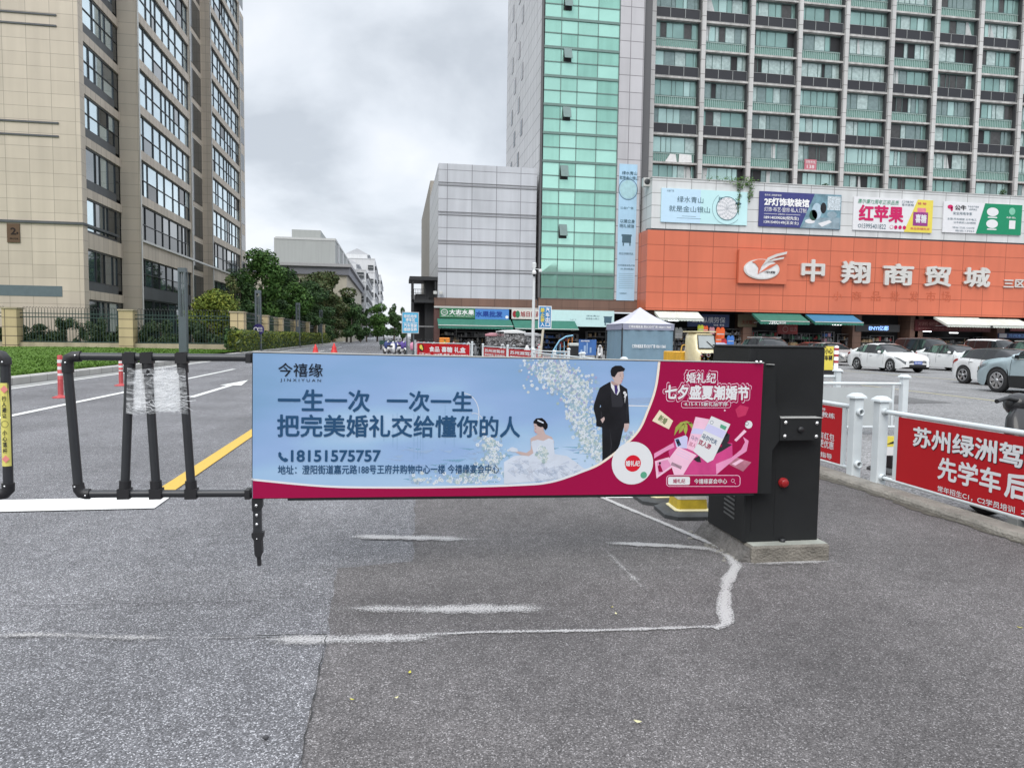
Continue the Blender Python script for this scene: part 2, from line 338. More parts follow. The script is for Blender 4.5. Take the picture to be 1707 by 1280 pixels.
# worn and fresh paint
def paint(name, col, wear, sc=55.):
    m = bpy.data.materials.new(name); m.use_nodes = True; MAT[name] = m
    n = m.node_tree.nodes; l = m.node_tree.links; p = n['Principled BSDF']; p.inputs['Roughness'].default_value = .75
    t = n.new('ShaderNodeNewGeometry'); at = n.new('ShaderNodeAttribute'); at.attribute_name = 'cover'
    a = n.new('ShaderNodeTexNoise'); a.inputs['Scale'].default_value = sc; a.inputs['Detail'].default_value = 6; a.inputs['Roughness'].default_value = .7; l.new(t.outputs['Position'], a.inputs['Vector'])
    c = n.new('ShaderNodeTexNoise'); c.inputs['Scale'].default_value = 3; c.inputs['Detail'].default_value = 4; l.new(t.outputs['Position'], c.inputs['Vector'])
    s1 = n.new('ShaderNodeMath'); s1.operation = 'MULTIPLY_ADD'; l.new(a.outputs[0], s1.inputs[0]); s1.inputs[1].default_value = 1.4; l.new(at.outputs['Fac'], s1.inputs[2])
    s2 = n.new('ShaderNodeMath'); s2.operation = 'MULTIPLY_ADD'; l.new(c.outputs[0], s2.inputs[0]); s2.inputs[1].default_value = .5; l.new(s1.outputs[0], s2.inputs[2])
    r = n.new('ShaderNodeMapRange'); r.inputs['From Min'].default_value = wear; r.inputs['From Max'].default_value = wear+.22; l.new(s2.outputs[0], r.inputs[0]); l.new(r.outputs[0], p.inputs['Alpha'])
    hs = n.new('ShaderNodeHueSaturation'); hs.inputs['Color'].default_value = (*col, 1)
    d = n.new('ShaderNodeMapRange'); d.inputs['From Min'].default_value = .3; d.inputs['From Max'].default_value = .7; d.inputs['To Min'].default_value = .72; d.inputs['To Max'].default_value = 1.08; l.new(a.outputs[0], d.inputs[0])
    l.new(d.outputs[0], hs.inputs['Value']); l.new(hs.outputs[0], p.inputs['Base Color'])
    return m
PW = paint('road_paint_white', (.72, .72, .70), 1.22, 70.); PY_ = paint('road_paint_yellow', (.60, .39, .07), 1.18, 70.)
PWORN = paint('worn_road_paint', (.42, .41, .405), 1.70, 95.)
_strokes = []
def stroke(name, pts, wd, m, z=.009, ends=1.0, mid=1.0, edge=0., n=26, jag=0):
    z += .00008*len(_strokes); _strokes.append(name)             # no two strokes lie in one plane
    """a painted stroke; 'cover' runs from the middle of the line to its edges and ends"""
    P = [V((p[0], p[1])) for p in pts]; seg = [(b-a).length for a, b in zip(P, P[1:])]; T = sum(seg); vs = []; cv = []
    for i in range(n+1):
        s = T*i/n; k = 0
        while k < len(seg)-1 and s > seg[k]: s -= seg[k]; k += 1
        a, b = P[k], P[k+1]; c = a+(b-a)*(s/max(seg[k], 1e-6)); d = (b-a).normalized(); nn = V((-d.y, d.x))
        wv = wd(i/n) if callable(wd) else wd; wv *= (1+random.uniform(-jag, jag))*(2.3 if m is PWORN else 1)
        q = min(1, 4*min(i/n, 1-i/n)); q = ends+(1-ends)*q
        for o, e_ in ((-.5, edge), (-.3, edge+(mid-edge)*.80), (0, mid), (.3, edge+(mid-edge)*.80), (.5, edge)): vs.append((c.x+nn.x*wv*o, c.y+nn.y*wv*o, z)); cv.append(e_*q)
    fs = []
    for i in range(n):
        for k in range(4): fs.append((i*5+k, (i+1)*5+k, (i+1)*5+k+1, i*5+k+1))
    me = bpy.data.meshes.new(name); me.from_pydata(vs, [], fs)
    if me.polygons[0].normal.z < 0: me.flip_normals()
    at = me.attributes.new('cover', 'FLOAT', 'POINT'); at.data.foreach_set('value', cv); me.materials.append(m)
    o = bpy.data.objects.new(name, me); COL.objects.link(o); return tag(o, kind='structure')
gp = lambda *a: [tuple(G(*p).xy) for p in a]
solid = dict(edge=.75, ends=.9)
KX = -10.35                                                    # the kerb runs along the road at this X
stroke('road_marking', [(-9.75, 2), (-9.75, 150)], .14, PW, **solid)
stroke('road_marking', [(-6.66, 3.0), (-6.66, 20.6)], .16, PW, **solid)
stroke('road_marking', [(-6.70, 22.5), (-6.72, 31.5)], .15, PW, **solid)
for k in range(5): stroke('road_marking', [(-6.72, 42+k*11), (-6.72, 48+k*11)], .15, PW, **solid)
stroke('road_marking', [(-2.15, 6.9), (-2.05, 60)], .17, PY_, **solid)
stroke('road_marking', [(-9.5, 6.62), (-2.02, 6.6)], .45, PW, n=60, **solid)
def arrow(x, y0, L_, m, z=.0085):
    b = MB(); b.poly([(x-.08, y0, z), (x+.08, y0, z), (x+.08, y0+L_*.62, z), (x-.08, y0+L_*.62, z)], m); b.poly([(x-.3, y0+L_*.62, z), (x+.3, y0+L_*.62, z), (x, y0+L_, z)], m)
    o = b.build('road_arrow'); a = o.data.attributes.new('cover', 'FLOAT', 'POINT'); a.data.foreach_set('value', [.9]*len(o.data.vertices)); tag(o, kind='structure')
arrow(-4.7, 17.5, 6.5, PW)
# worn white traces on the newer patch
stroke('worn_marking', gp((-80, 1064), (60, 1060), (190, 1065), (330, 1066)), .05, PWORN, ends=.72, mid=.90, jag=.2, n=40); stroke('worn_marking', gp((260, 1066), (400, 1064), (540, 1062)), .022, PWORN, ends=.7, mid=.84, jag=.3, n=40)
stroke('worn_marking', gp((540, 899), (600, 896), (700, 898), (840, 902)), .085, PWORN, ends=.55, mid=.98, jag=.22, n=30)
stroke('worn_marking', gp((480, 1014), (560, 1016), (740, 1018), (860, 1016), (980, 1015)), .085, PWORN, ends=.45, mid=.98, jag=.25, n=34)
stroke('worn_marking', gp((380, 1066), (540, 1069), (680, 1066), (790, 1060)), .070, PWORN, ends=.5, mid=1.0, jag=.25, n=34)
stroke('worn_marking', gp((660, 1063), (800, 1056), (1000, 1053), (1215, 1046)), .026, PWORN, ends=.9, mid=1.0, n=50, jag=.3)
stroke('worn_marking', gp((1190, 1050), (1212, 1042), (1206, 1010), (1212, 970), (1228, 945), (1210, 925)), .052, PWORN, ends=.95, mid=1.08, jag=.28, n=22)
stroke('worn_marking', gp((1225, 930), (1180, 916), (1110, 911), (1000, 906)), .062, PWORN, ends=.6, mid=1.1, jag=.22, n=30)
stroke('worn_marking', gp((1235, 941), (1400, 937)), .055, PWORN, ends=.7, mid=1.0, jag=.3)
stroke('worn_marking', gp((985, 822), (1040, 846), (1110, 875), (1200, 914)), .040, PWORN, ends=1.0, mid=1.12, jag=.2, n=50)
stroke('worn_marking', gp((1000, 908), (1030, 940), (1075, 985), (1105, 1008)), .038, PWORN, ends=.55, mid=.86, jag=.6, n=50)
stroke('road_marking', gp((1008, 829), (1055, 829)), .12, PW, **solid)
stroke('road_marking', gp((1180, 879), (1235, 879)), .06, PW, **solid)
for a, b in (((1380, 636), (1720, 676)), ((1400, 618), (1600, 634))): stroke('parking_line', gp(a, b), .11, paint('parking_paint', (.55, .5, .3), 1.45) if 'parking_paint' not in MAT else MAT['parking_paint'], z=.012, edge=.6)
sheet('parking_lot_patch', gp((1440, 676), (1480, 674), (1588, 672), (1530, 665), (1500, 660), (1440, 660)), asphalt('dark_patch', (.11, .11, .11), (.2, .2, .2), .1, sc=60), .0095)
ck = mat('tar_crack', (.03, .03, .03), .9, var=0)
def crack(pts, wd):
    b = MB(); P = ragged([tuple(G(*p).xy) for p in pts], .06, .004)
    for i in range(len(P)-1):
        a, c = P[i], P[i+1]; k = wd*random.uniform(.4, 1.3)
        b.poly([(a[0], a[1]-k, .0105), (c[0], c[1]-k, .0105), (c[0], c[1]+k, .0105), (a[0], a[1]+k, .0105)], ck)
    struct('road_crack', b)
crack([(-20, 1012), (200, 1009), (440, 1004)], .0022); crack([(350, 1064), (430, 1062), (545, 1060)], .005)
b = MB()
P = ragged(gp((497, 1290), (520, 1180), (545, 1062)), .05, .006)
for i in range(len(P)-1):
    a, c = P[i], P[i+1]; k = .0022*random.uniform(.2, 1.8)
    b.poly([(a[0]-k, a[1], .0105), (a[0]+k, a[1], .0105), (c[0]+k, c[1], .0105), (c[0]-k, c[1], .0105)], ck)
struct('road_crack', b)
# kerb and lawn on the left, kerb island on the right
kerb_m = tile('kerb_stone', (.42, .41, .39), 1.0, 2., .012, (.16, .15, .14), var=.1, rough=.8)
b = MB(); b.prism([(KX, 2, 0), (KX+.02, 2, .2), (KX-.03, 2, .235), (KX-.22, 2, .235), (KX-.22, 2, 0)][::-1], (0, 150, 0), kerb_m); struct('kerb', b)
gutter = mat('gutter_concrete', (.30, .30, .29), .85, var=.15, vs=2); b = MB(); b.poly([(KX+.0, 2, .0045), (KX+.42, 2, .0045), (KX+.42, 150, .0045), (KX, 150, .0045)], gutter); struct('gutter', b)
kc = mat('worn_kerb_concrete', (.22, .205, .18), .9, var=.35, vs=5, bump=.8, bs=40)
b = MB(); ys = [1.0+i*.14 for i in range(100)]; prof = []
for y in ys:
    j = random.uniform(-.016, .012)+.012*math.sin(y*2.1); h = .075+random.uniform(-.012, .004); prof.append([(4.69+j, y, 0), (4.695+j, y, h*.5), (4.715+j, y, h*.85), (4.745+j, y, .065), (4.885, y, .066), (4.895, y, 0)])
vs = [p for r in prof for p in r]; fs = []
for i in range(len(ys)-1):
    for k in range(5): fs.append((i*6+k, i*6+k+1, (i+1)*6+k+1, (i+1)*6+k))
b.add(vs, [f[::-1] for f in fs], kc); struct('kerb_island', b)
dm = mat('kerbside_dirt', (.075, .068, .055), .95, var=.4, vs=14); b = MB()
P = [(4.68, 1+i*.07, random.uniform(.01, .07)+.05*max(0, math.sin(i*.31))) for i in range(190)]
for p, q in zip(P, P[1:]): b.poly([(p[0]-p[2], p[1], .0085), (p[0]+.03, p[1], .0085), (q[0]+.03, q[1], .0085), (q[0]-q[2], q[1], .0085)], dm)
struct('kerb_dirt', b)
gr = bpy.data.materials.new('lawn_grass'); gr.use_nodes = True; n = gr.node_tree.nodes; l = gr.node_tree.links; p = n['Principled BSDF']; p.inputs['Roughness'].default_value = .9; p.inputs['Specular IOR Level'].default_value = .15
t = n.new('ShaderNodeNewGeometry'); a = n.new('ShaderNodeTexNoise'); a.inputs['Scale'].default_value = 1.1; a.inputs['Detail'].default_value = 12; a.inputs['Roughness'].default_value = .8; l.new(t.outputs['Position'], a.inputs['Vector'])
r = n.new('ShaderNodeValToRGB'); l.new(a.outputs[0], r.inputs[0]); e = r.color_ramp.elements; e[0].position = .3; e[0].color = (.05, .09, .016, 1); e[1].position = .74; e[1].color = (.115, .195, .036, 1); q = e.new(.5); q.color = (.072, .138, .023, 1)
l.new(r.outputs[0], p.inputs['Base Color'])
YF, YL = 53.5, 56.5                                           # fence line and tower front
KB = KX-.22
def lawn_z(x, y): return .215+.12*min(1, max(0, (y-20)/33))+.1*math.exp(-((x+22)/8)**2)*min(1, max(0, (y-8)/20))
b = MB(); nx, ny = 40, 60; vs = []
for i in range(nx+1):
    for j in range(ny+1):
        x = KB-(i/nx)**1.6*60; y = 2+(j/ny)*(YF-2.2); vs.append((x, y, lawn_z(x, y)))
b.add(vs, [(i*(ny+1)+j, i*(ny+1)+j+1, (i+1)*(ny+1)+j+1, (i+1)*(ny+1)+j) for i in range(nx) for j in range(ny)], gr, True)
# tufts that break the edge and the sheen of the lawn
for k in range(26000):
    y = random.uniform(9, YF-.3); x = KB-abs(random.gauss(0, 1))**1.3*7 if k % 3 else KB-.04-random.random()*.25
    if x < -50: continue
    z = lawn_z(x, y); h = random.uniform(.025, .065); a_ = random.uniform(0, 6.28); wv = random.uniform(.03, .07)
    dx_, dy_ = math.cos(a_)*wv, math.sin(a_)*wv; lx, ly = random.uniform(-.05, .05), random.uniform(-.05, .05)
    b.add([(x-dx_, y-dy_, z-.01), (x+dx_, y+dy_, z-.01), (x+lx, y+ly, z+h)], [(0, 1, 2)], gr)
tag(b.build('lawn_grass'), kind='stuff')
b = MB(); vg = mat('verge_soil', (.10, .12, .05), .95, var=.4, vs=1.5); b.poly([(KB, YF-.2, .23), (KB, 152, .23), (-80, 152, .23), (-80, YF-.2, .23)], vg); struct('verge', b)
# ================================================================ LEFT RESIDENTIAL TOWER
BEIGE = (.505, .44, .36)
STONE = tile('beige_stone_panels', BEIGE, 1.55, .93, 0.016, (.27, .235, .19), var=.05, rough=.55, streak=.1, off=(.3, .25))
STONE2 = tile('beige_stone_band', BEIGE, .9, 3.72, .02, (.2, .16, .12), var=.06, rough=.55, streak=.12)
FRAME = mat('dark_window_frame', (.034, .037, .041), .4, var=0); DGREY = mat('dark_grey_panel', (.075, .082, .088), .5, var=.12, vs=.4, streak=.2)
GL = mat('clear_window_glass', (.05, .075, .085), .04, metal=.0, spec=1.0, var=0, coat=1.0)
GL_B = mat('blue_window_glass', (.72, .86, .91), .05, metal=.82, var=.08, vs=.5)
GL_D = mat('dark_window_glass', (.022, .028, .03), .05, spec=.9, var=.3, vs=.6)
CURT = mat('pale_curtain', (.5, .52, .52), .8, var=.15, vs=4); ALU = mat('pale_aluminium', (.55, .55, .53), .4, metal=.3, var=.05)
tw = thing('residential_tower', 'tall beige stone apartment tower with ribbon windows and grey bands', 'apartment tower', (-24, YL, 0))
K = YL/44.0; XB = -17.44*K; XC = -16.39*K; FH = 3.72; TOP = 46
LV = [AY(143, y, YL).z for y in (412,)][0]       # a window head used as datum
ya = [AX(p, 300, XB).y for p in (143, 200)]; yb = [AX(p, 300, XC).y for p in (232, 318, 352, 400, 412)]
ya[1] = yb[0]-1.0
wall = MB()
wall.box((-75, YL, 0), (XB, YL+.4, TOP), STONE)                                   # front, towards the road entrance
wall.box((-75, YL+.4, 0), (XB-3, yb[4], TOP), STONE)                              # the body
NF = 11
def ribbon(x, y0, y1, z0, z1, npane, style, nm, parent, rng):
    """a band window in a face looking +X: frame with panes as sub-part"""
    f = MB(); xf = x-.12
    f.bar((xf, y0, z0+.04), (xf, y1, z0+.04), .1, .08, FRAME); f.bar((xf, y0, z1-.05), (xf, y1, z1-.05), .1, .1, FRAME)
    zt = z0+(z1-z0)*.47
    if style: f.bar((xf, y0, zt), (xf, y1, zt), .09, .055, FRAME)
    ys = [y0]; k = 0
    wd = [rng.choice((.7, 1, 1, 1.3, .55)) for _ in range(npane)]; t_ = sum(wd); a = y0
    for q in wd: a += (y1-y0)*q/t_; ys.append(a)
    for y in ys: f.bar((xf, y, z0+.08), (xf, y, z1-.1), .1, .085 if rng.random() < .3 else .045, FRAME, up=(0, 1, 0))
    o = f.build(nm, parent)
    p = MB()
    for u, v in zip(ys, ys[1:]):
        for za, zb in (((z0, zt), (zt, z1)) if style else ((z0, z1),)):
            t = rng.uniform(-.006, .006); r = rng.random()
            m = (GL_B if r < .9 else GL if r < .96 else GL_D) if style == 1 else (GL_D if r < .62 else GL_B if r < .75 else GL)
            p.poly([(xf-.03, u, za), (xf-.03+t, v, za), (xf-.03+t, v, zb), (xf-.03, u, zb)], m)
    p.build('pane', o)
    return o
rng = random.Random(3)
zb0 = AY(151, 412.5, YL).z                                   # head of the second window from the ground
heads = [zb0-FH+.0]+[zb0+FH*i for i in range(NF)]
parts = []
# bay windows beside the corner
for i, zh in enumerate(heads):
    if zh-2.3 < .2: zs = .4
    else: zs = zh-2.45
    ribbon(XB+.005, ya[0]+.1, ya[1]-.1, zs, zh-.03, 4, 1 if i > 3 else 0, 'window', tw, rng)
    if i > 0:
        m = MB(); m.box((XB-.3, ya[0]+.1, zs-.62 if i != 2 else zs-.1), (XB-.05, ya[1]-.1, zs-.003), DGREY); m.build('spandrel_panel', tw)
    # stone band above the window
    zn = (heads[i+1]-2.45-.62 if i != 1 else heads[2]-2.45-.1) if i < len(heads)-1 else TOP
    wall.box((XB-.45, ya[0]+.1, zh), (XB, ya[1]+.9, zn), STONE2)
    m = MB(); xi = XB-.15
    m.box((xi-.2, ya[1]-.08, zs-.3), (xi, ya[1]+.85, zh-.03), GL_D); m.bar((xi+.02, ya[1], zh-1.3), (xi+.02, ya[1]+.85, zh-1.3), .05, .06, FRAME); m.build('corner_window', tw)
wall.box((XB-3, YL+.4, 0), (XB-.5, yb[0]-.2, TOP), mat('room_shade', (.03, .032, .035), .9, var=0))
wall.box((XB-.35, YL+.401, 0), (XB+.002, ya[0]+.1, TOP), STONE)                       # corner strip
# pier that faces the camera, then the two glazed balcony stacks
wall.box((XB-.12, yb[0]-.02, 0), (XC, yb[0]+.5, TOP), STONE)
zz = AX(233, 401, XC).z
for s, (y0, y1) in enumerate(((yb[0], yb[1]), (yb[2], yb[3]))):
    wall.box((XC-.12, y0-.05, 0), (XC+.06, y0+.28, TOP), STONE); wall.box((XC-.12, y1-.28, 0), (XC+.06, y1+.05, TOP), STONE)
    pp = MB(); pp.cyl((XC+.12, y0+.02, 1), (XC+.12, y0+.02, TOP), .07, ALU, 8); pp.cyl((XC+.12, y1-.02, 1), (XC+.12, y1-.02, TOP), .07, ALU, 8); pp.build('downpipe', tw)
    for i in range(-1, NF):
        zs = zz+.1+FH*i
        if i == -1: zs = zz-FH*1.02
        zt_ = zs+2.98 if i >= 0 else zs+2.4
        ribbon(XC-.02, y0+.28, y1-.28, zs, zt_, 8, 1 if i > 0 else 2, 'balcony_window', tw, rng)
        top = zz+.1+FH*(i+1)
        wall.box((XC-.3, y0+.28, zt_), (XC+.05, y1-.28, top if i >= 0 else zz+.0), STONE2)
    m = MB(); m.box((XC-.3, y0+.28, zz-FH*1.02-1.0), (XC-.06, y1-.28, zz-FH*1.02-.002), DGREY); m.build('spandrel_panel', tw)
    ribbon(XC-.05, y0+.28, y1-.28, .35, zz-FH*1.02-1.02, 6, 0, 'balcony_window', tw, rng)
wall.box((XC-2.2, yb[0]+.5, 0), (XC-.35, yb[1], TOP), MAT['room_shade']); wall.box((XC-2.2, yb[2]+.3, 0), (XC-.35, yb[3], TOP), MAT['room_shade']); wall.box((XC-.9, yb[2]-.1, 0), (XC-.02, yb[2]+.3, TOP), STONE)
# recess between the stacks with narrow windows
wall.box((XC-1.9, yb[1]+.05, 0), (XC-.9, yb[2]-.05, TOP), STONE)
for i in range(-1, NF):
    z = zz+.1+FH*i
    if z > 1:
        m = MB(); m.box((XC-.92, yb[1]+.5, z), (XC-.86, yb[1]+2.6, z+2.5), GL_D); m.box((XC-.92, yb[1]+.5, z-.8), (XC-.84, yb[1]+2.6, z-.003), DGREY)
        m.bar((XC-.85, yb[1]+1.5, z), (XC-.85, yb[1]+1.5, z+2.5), .05, .06, FRAME, up=(0, 1, 0)); m.build('stair_window', tw)
        m = MB(); m.box((XC-.92, yb[1]+3.2, z-.7), (XC-.86, yb[2]-.5, z+2.4), GL_D); m.build('recess_window', tw)
ml = MB(); ml.box((XC+.05, yb[0], zz-.08), (XC+.22, yb[4], zz+.1), ALU); ml.build('ledge', tw)
wall.box((XC-1.2, yb[3]+.05, 0), (XC-.3, yb[4], TOP), STONE)
for i in range(0, NF):
    z = zz+.4+FH*i; m = MB(); m.box((XC-.32, yb[3]+.7, z), (XC-.27, yb[4]-.5, z+2.2), GL_D); m.build('recess_window', tw)
wall.build('wall', tw)
tf = facing(YL, .012)
tr = MB()
for y0, x1 in ((25, 94), (43, 94), (205, 98), (227, 98)):
    u = tf.uv(x1, y0+1); tf.slab(tr, -60, u[1]-.06, u[0], u[1]+.06, 0, .07, DGREY)
u = tf.uv(100, 371); tf.slab(tr, -60, u[1]-.12, XB+.08, u[1]+.06, 0, .1, DGREY)
tr.bar((XB+.04, YL, u[1]-.03), (XB+.04, ya[1], u[1]-.03), .08, .18, DGREY)
u = tf.uv(104, 486); tf.slab(tr, -60, u[1]-.38, u[0], u[1]+.38, 0, .02, mat('slate_band', (.10, .135, .15), .4, var=.1))
tr.build('trim', tw)
pq = thing('building_number_plaque', 'bronze plaque with building number 2 high on the beige tower wall', 'wall sign', tf.p(*tf.uv(23, 388)))
BRZ = mat('bronze_plate', (.12, .075, .045), .35, metal=.5, var=.1); BRD = mat('dark_lettering', (.02, .012, .01), .5, var=0)
m = MB(); u = tf.pxbox(12.5, 373, 33.5, 404.5); tf.slab(m, *u, 0, .08, BRZ); pl2 = Plane((0, YL-.08, 0), X, Z, .006)
pl2.ptext(m, '2', 18, 380, 26.5, 391, BRD, bold=.03); pl2.ptext(m, '.', 28, 387.5, 30, 390, BRD, bold=.04); pl2.ptext(m, '幢住宅楼', 16.5, 396.5, 30.5, 399.5, BRD)
m.build('plate', pq)
# ================================================================ FENCES OF THE RESIDENTIAL COMPOUND
PIER = tile('fence_pier_stone', (.50, .40, .235), 3.0, .62, .03, (.16, .125, .08), var=.08, streak=.18, off=(0, .1)); PLINTH = mat('plinth_stone', (.40, .34, .24), .8, var=.15, vs=1, streak=.25)
IRON = mat('dark_green_iron', (.02, .045, .04), .45, var=.1); HEAD = mat('iron_spike', (.04, .045, .045), .5, var=0)
def pier(x, y, h, w_, parent):
    m = MB(); m.box((x-w_/2, y-w_/2, .2), (x+w_/2, y+w_/2, h), PIER); m.box((x-w_/2-.06, y-w_/2-.06, h), (x+w_/2+.06, y+w_/2+.06, h+.1), PLINTH); return m.build('pier', parent)
def bars(x0, y0, x1, y1, z0, z1, parent, step=.16):
    m = MB(); d = V((x1-x0, y1-y0, 0)); n_ = int(d.length/step); t = d.normalized()
    for z in (z0, z1-.02, z1-.28): m.bar((x0, y0, z), (x1, y1, z), .05, .06, IRON)
    for i in range(1, n_):
        p = V((x0, y0, 0))+d*(i/n_); m.bar(p+Z*z0, p+Z*(z1+.2), .03, .03, IRON)
        m.tube([p+Z*(z1+.2), p+Z*(z1+.36), p+Z*(z1+.42)+t*.06, p+Z*(z1+.36)+t*.13], .018, HEAD, 4, cap=False)
    return m.build('railing', parent)
ff = thing('compound_fence', 'iron railing between beige stone piers along the lawn before the tower', 'fence', (-30, YF, .2))
px_ = [-150, -62, 22, 214, 397.5]; pxs = [AY(p, 560, YF).x for p in px_]; ph = AY(214, 516, YF).z
pxs[0] = -52; pxs[1] = -42
for x in pxs: pier(x, YF, ph-.1, .92, ff)
for a, c in zip(pxs, pxs[1:]):
    bars(a+.46, YF, c-.46, YF, .78, ph-.35, ff, .19)
    m = MB(); m.box((a+.46, YF-.2, .2), (c-.46, YF+.2, .72), PLINTH); m.build('plinth', ff)
FX = pxs[-1]
fr = thing('roadside_fence', 'row of stone piers with dark railings receding behind the hedge', 'fence', (FX, YF+8, .2))
pys = [AX(p, 545, FX).y for p in (439.5, 465, 491, 510.5, 524, 537, 548, 556)]
for y in pys: pier(FX, y, 3.0, .8, fr)
pv = [YF+.46]+pys
for a, c in zip(pv, pv[1:]): bars(FX, a, FX, c-.4, .78, 2.7, fr, .35)
# ================================================================ LAMP POSTS
LP = mat('slate_lamp_paint', (.085, .105, .12), .45, var=.08); LPG = mat('milky_lamp_panel', (.14, .17, .18), .3, var=.1)
def lamp(px, ytop, ymid, ybot, y, w_, label):
    x = AY(px, ybot, y).x; zt, zm = AY(px, ytop, y).z, AY(px, ymid, y).z
    r = thing('lamp_post', label, 'street lamp', (x, y, .2), 'square lamp posts along the verge')
    m = MB(); m.box((x-w_/2, y-w_/2, .2), (x+w_/2, y+w_/2, zm), LP); m.box((x-w_*.7, y-w_*.7, .2), (x+w_*.7, y+w_*.7, .3), LP); m.build('column', r)
    m = MB(); q = w_*.2
    for sx in (-1, 1):
        for sy in (-1, 1): m.box((x+sx*w_/2-(q if sx > 0 else 0), y+sy*w_/2-(q if sy > 0 else 0), zm+.003), (x+sx*w_/2+(0 if sx > 0 else q), y+sy*w_/2+(0 if sy > 0 else q), zt-.25), LP)
    m.box((x-w_/2, y-w_/2, zt-.247), (x+w_/2, y+w_/2, zt), LP); m.build('lantern_frame', r)
    m = MB(); m.box((x-w_*.07, y-w_*.07, zm+.003), (x+w_*.07, y+w_*.07, zt-.25), LPG); m.build('lantern_panel', r)
lamp(306.5, 447, 528, 592, 44, .42, 'tall slate lamp post standing in the lawn before the stone piers')
FX2 = FX+.55
for p, yt, lb in ((431, 484, 'slate lamp post behind the hedge with a round parking sign'), (497, 505, 'slate lamp post between the receding stone piers'), (535, 517, 'farthest slate lamp post before the dark trees')):
    yy = AX(p, 545, FX2).y; lamp(p, yt, 545, 585, yy, .42, lb)
yy = AX(431, 545, FX2).y-.35; ps = Plane((0, yy, 0), X, Z, .01); PUR = mat('purple_sign', (.028, .02, .12), .4, var=0); WH = mat('white_lettering', (.8, .8, .8), .5, var=0)
ti = thing('direction_sign', 'small purple sign on the lamp post behind the hedge', 'sign', ps.p(*ps.uv(430, 549))); m = MB()
u = ps.uv(431, 549); ps.slab(m, *ps.pxbox(423, 543.5, 439, 554.5), -.03, 0, PUR); ps.disc(m, u[0], u[1], .42, .42, PUR, 0.5)
ps.ring(m, ps.uv(426.5, 549)[0], u[1], .17, .17, .06, WH, 2); ps.ptext(m, '澄阳路', 430, 545.5, 437.5, 549, WH); ps.ptext(m, '停车场', 430, 550, 437.5, 553, WH); m.build('panel', ti)
# ================================================================ GREY BLOCK AND WHITE ROW BEYOND THE TREES
GREYW = mat('grey_render', (.33, .345, .335), .8, var=.05, vs=.1, streak=.08); CREAM = mat('cream_render', (.44, .41, .34), .8, var=.06, vs=.1, streak=.08); SLATE = mat('slate_cornice', (.17, .175, .2), .6, var=.05)
YG1 = 165.; gx0, gx1 = AY(457, 450, YG1).x, AY(559, 450, YG1).x; gz = AY(510, 398, YG1).z; cz = AY(510, 440, YG1).z
gb = thing('grey_building', 'plain grey block with cream lower storeys behind the trees', 'building', ((gx0+gx1)/2, YG1, 0))
m = MB(); m.box((gx0, YG1, cz), (gx1, YG1+60, gz), GREYW); m.box((AY(480, 400, YG1).x, YG1+6, gz), (AY(530, 400, YG1).x, YG1+30, AY(500, 383, YG1+6).z), GREYW); m.box((gx0+.3, YG1-.1, gz-.25), (gx1+.12, YG1+60, gz+.25), mat('pale_coping', (.45, .46, .45), .6)); m.build('upper_storeys', gb)
cx1 = AY(578, 450, YG1-14).x; cz1 = AY(578, 441, YG1-14).z
m = MB(); m.box((gx0-6, YG1-14, 0), (cx1, YG1+70, cz1-2.2), CREAM); m.build('wall', gb)
m = MB(); m.box((gx0-6.5, YG1-14.5, cz1-2.2), (cx1+.5, YG1+70, cz1-.6), SLATE); m.box((gx0-7, YG1-15, cz1-.6), (cx1+1, YG1+70, cz1), mat('pale_cornice', (.36, .36, .37), .6)); m.build('cornice', gb)
for k in range(3):
    m = MB(); m.box((gx1, YG1+6+k*14, cz+1), (gx1+.3, YG1+8+k*14, gz-.6), mat('pale_strip', (.6, .6, .6), .6)); m.build('pilaster', gb)
WROW = mat('white_render', (.60, .61, .62), .75, var=.06, vs=.2, streak=.1)
def white_block(x, y0, y1, zt, label, k):
    r = thing('apartment_block', label, 'apartment block', (x, y0, 0), 'white apartment blocks along the road')
    m = MB(); m.box((x-14, y0, 0), (x, y1, zt), WROW); m.box((x-13.5, y0+2, zt), (x-3, y1-3, zt+1.7), WROW)
    for i in range(6): m.box((x-14.1, y0-.15, zt*(i+1)/6-.25), (x+.15, y0-.0, zt*(i+1)/6), WROW)
    m.build('wall', r)
    m = MB(); m.prism([(x-12, y0+4, zt+1.7), (x-2, y0+4, zt+1.7), (x-7, y0+4, zt+4.2)], (0, y1-y0-8, 0), mat('pale_roof', (.42, .43, .45), .7)); m.build('roof', r)
    for f in range(6):
        z = zt*f/6+.9
        for j in range(int((y1-y0)/6)):
            yy = y0+2+j*6
            if z+1.6 > zt: continue
            o = MB(); o.box((x-.1, yy, z), (x+.5, yy+2.4, z+1.6), FRAME); o.box((x, yy-.2, z-.4), (x+.65, yy+2.6, z-.05), WROW); o.build('window', r)
        o = MB(); o.box((x-2.6, y0-.5, z), (x-.6, y0-.02, z+1.7), GL_D); o.box((x-2.7, y0-.55, z+.8), (x-.5, y0-.5, z+.9), WROW); o.build('bay_window', r)
WX = AY(610, 480, 215).x
white_block(WX, 215, 268, AY(605, 449, 215).z, 'nearest white six storey apartment block beyond the grey building', 0)
white_block(WX+.6, 285, 335, AX(638, 482, WX+.6).z*1.02, 'middle white apartment block beside the road end', 1)
white_block(WX+1.4, 352, 410, AX(638, 482, WX+.6).z, 'farthest white apartment block beside the road end', 2)
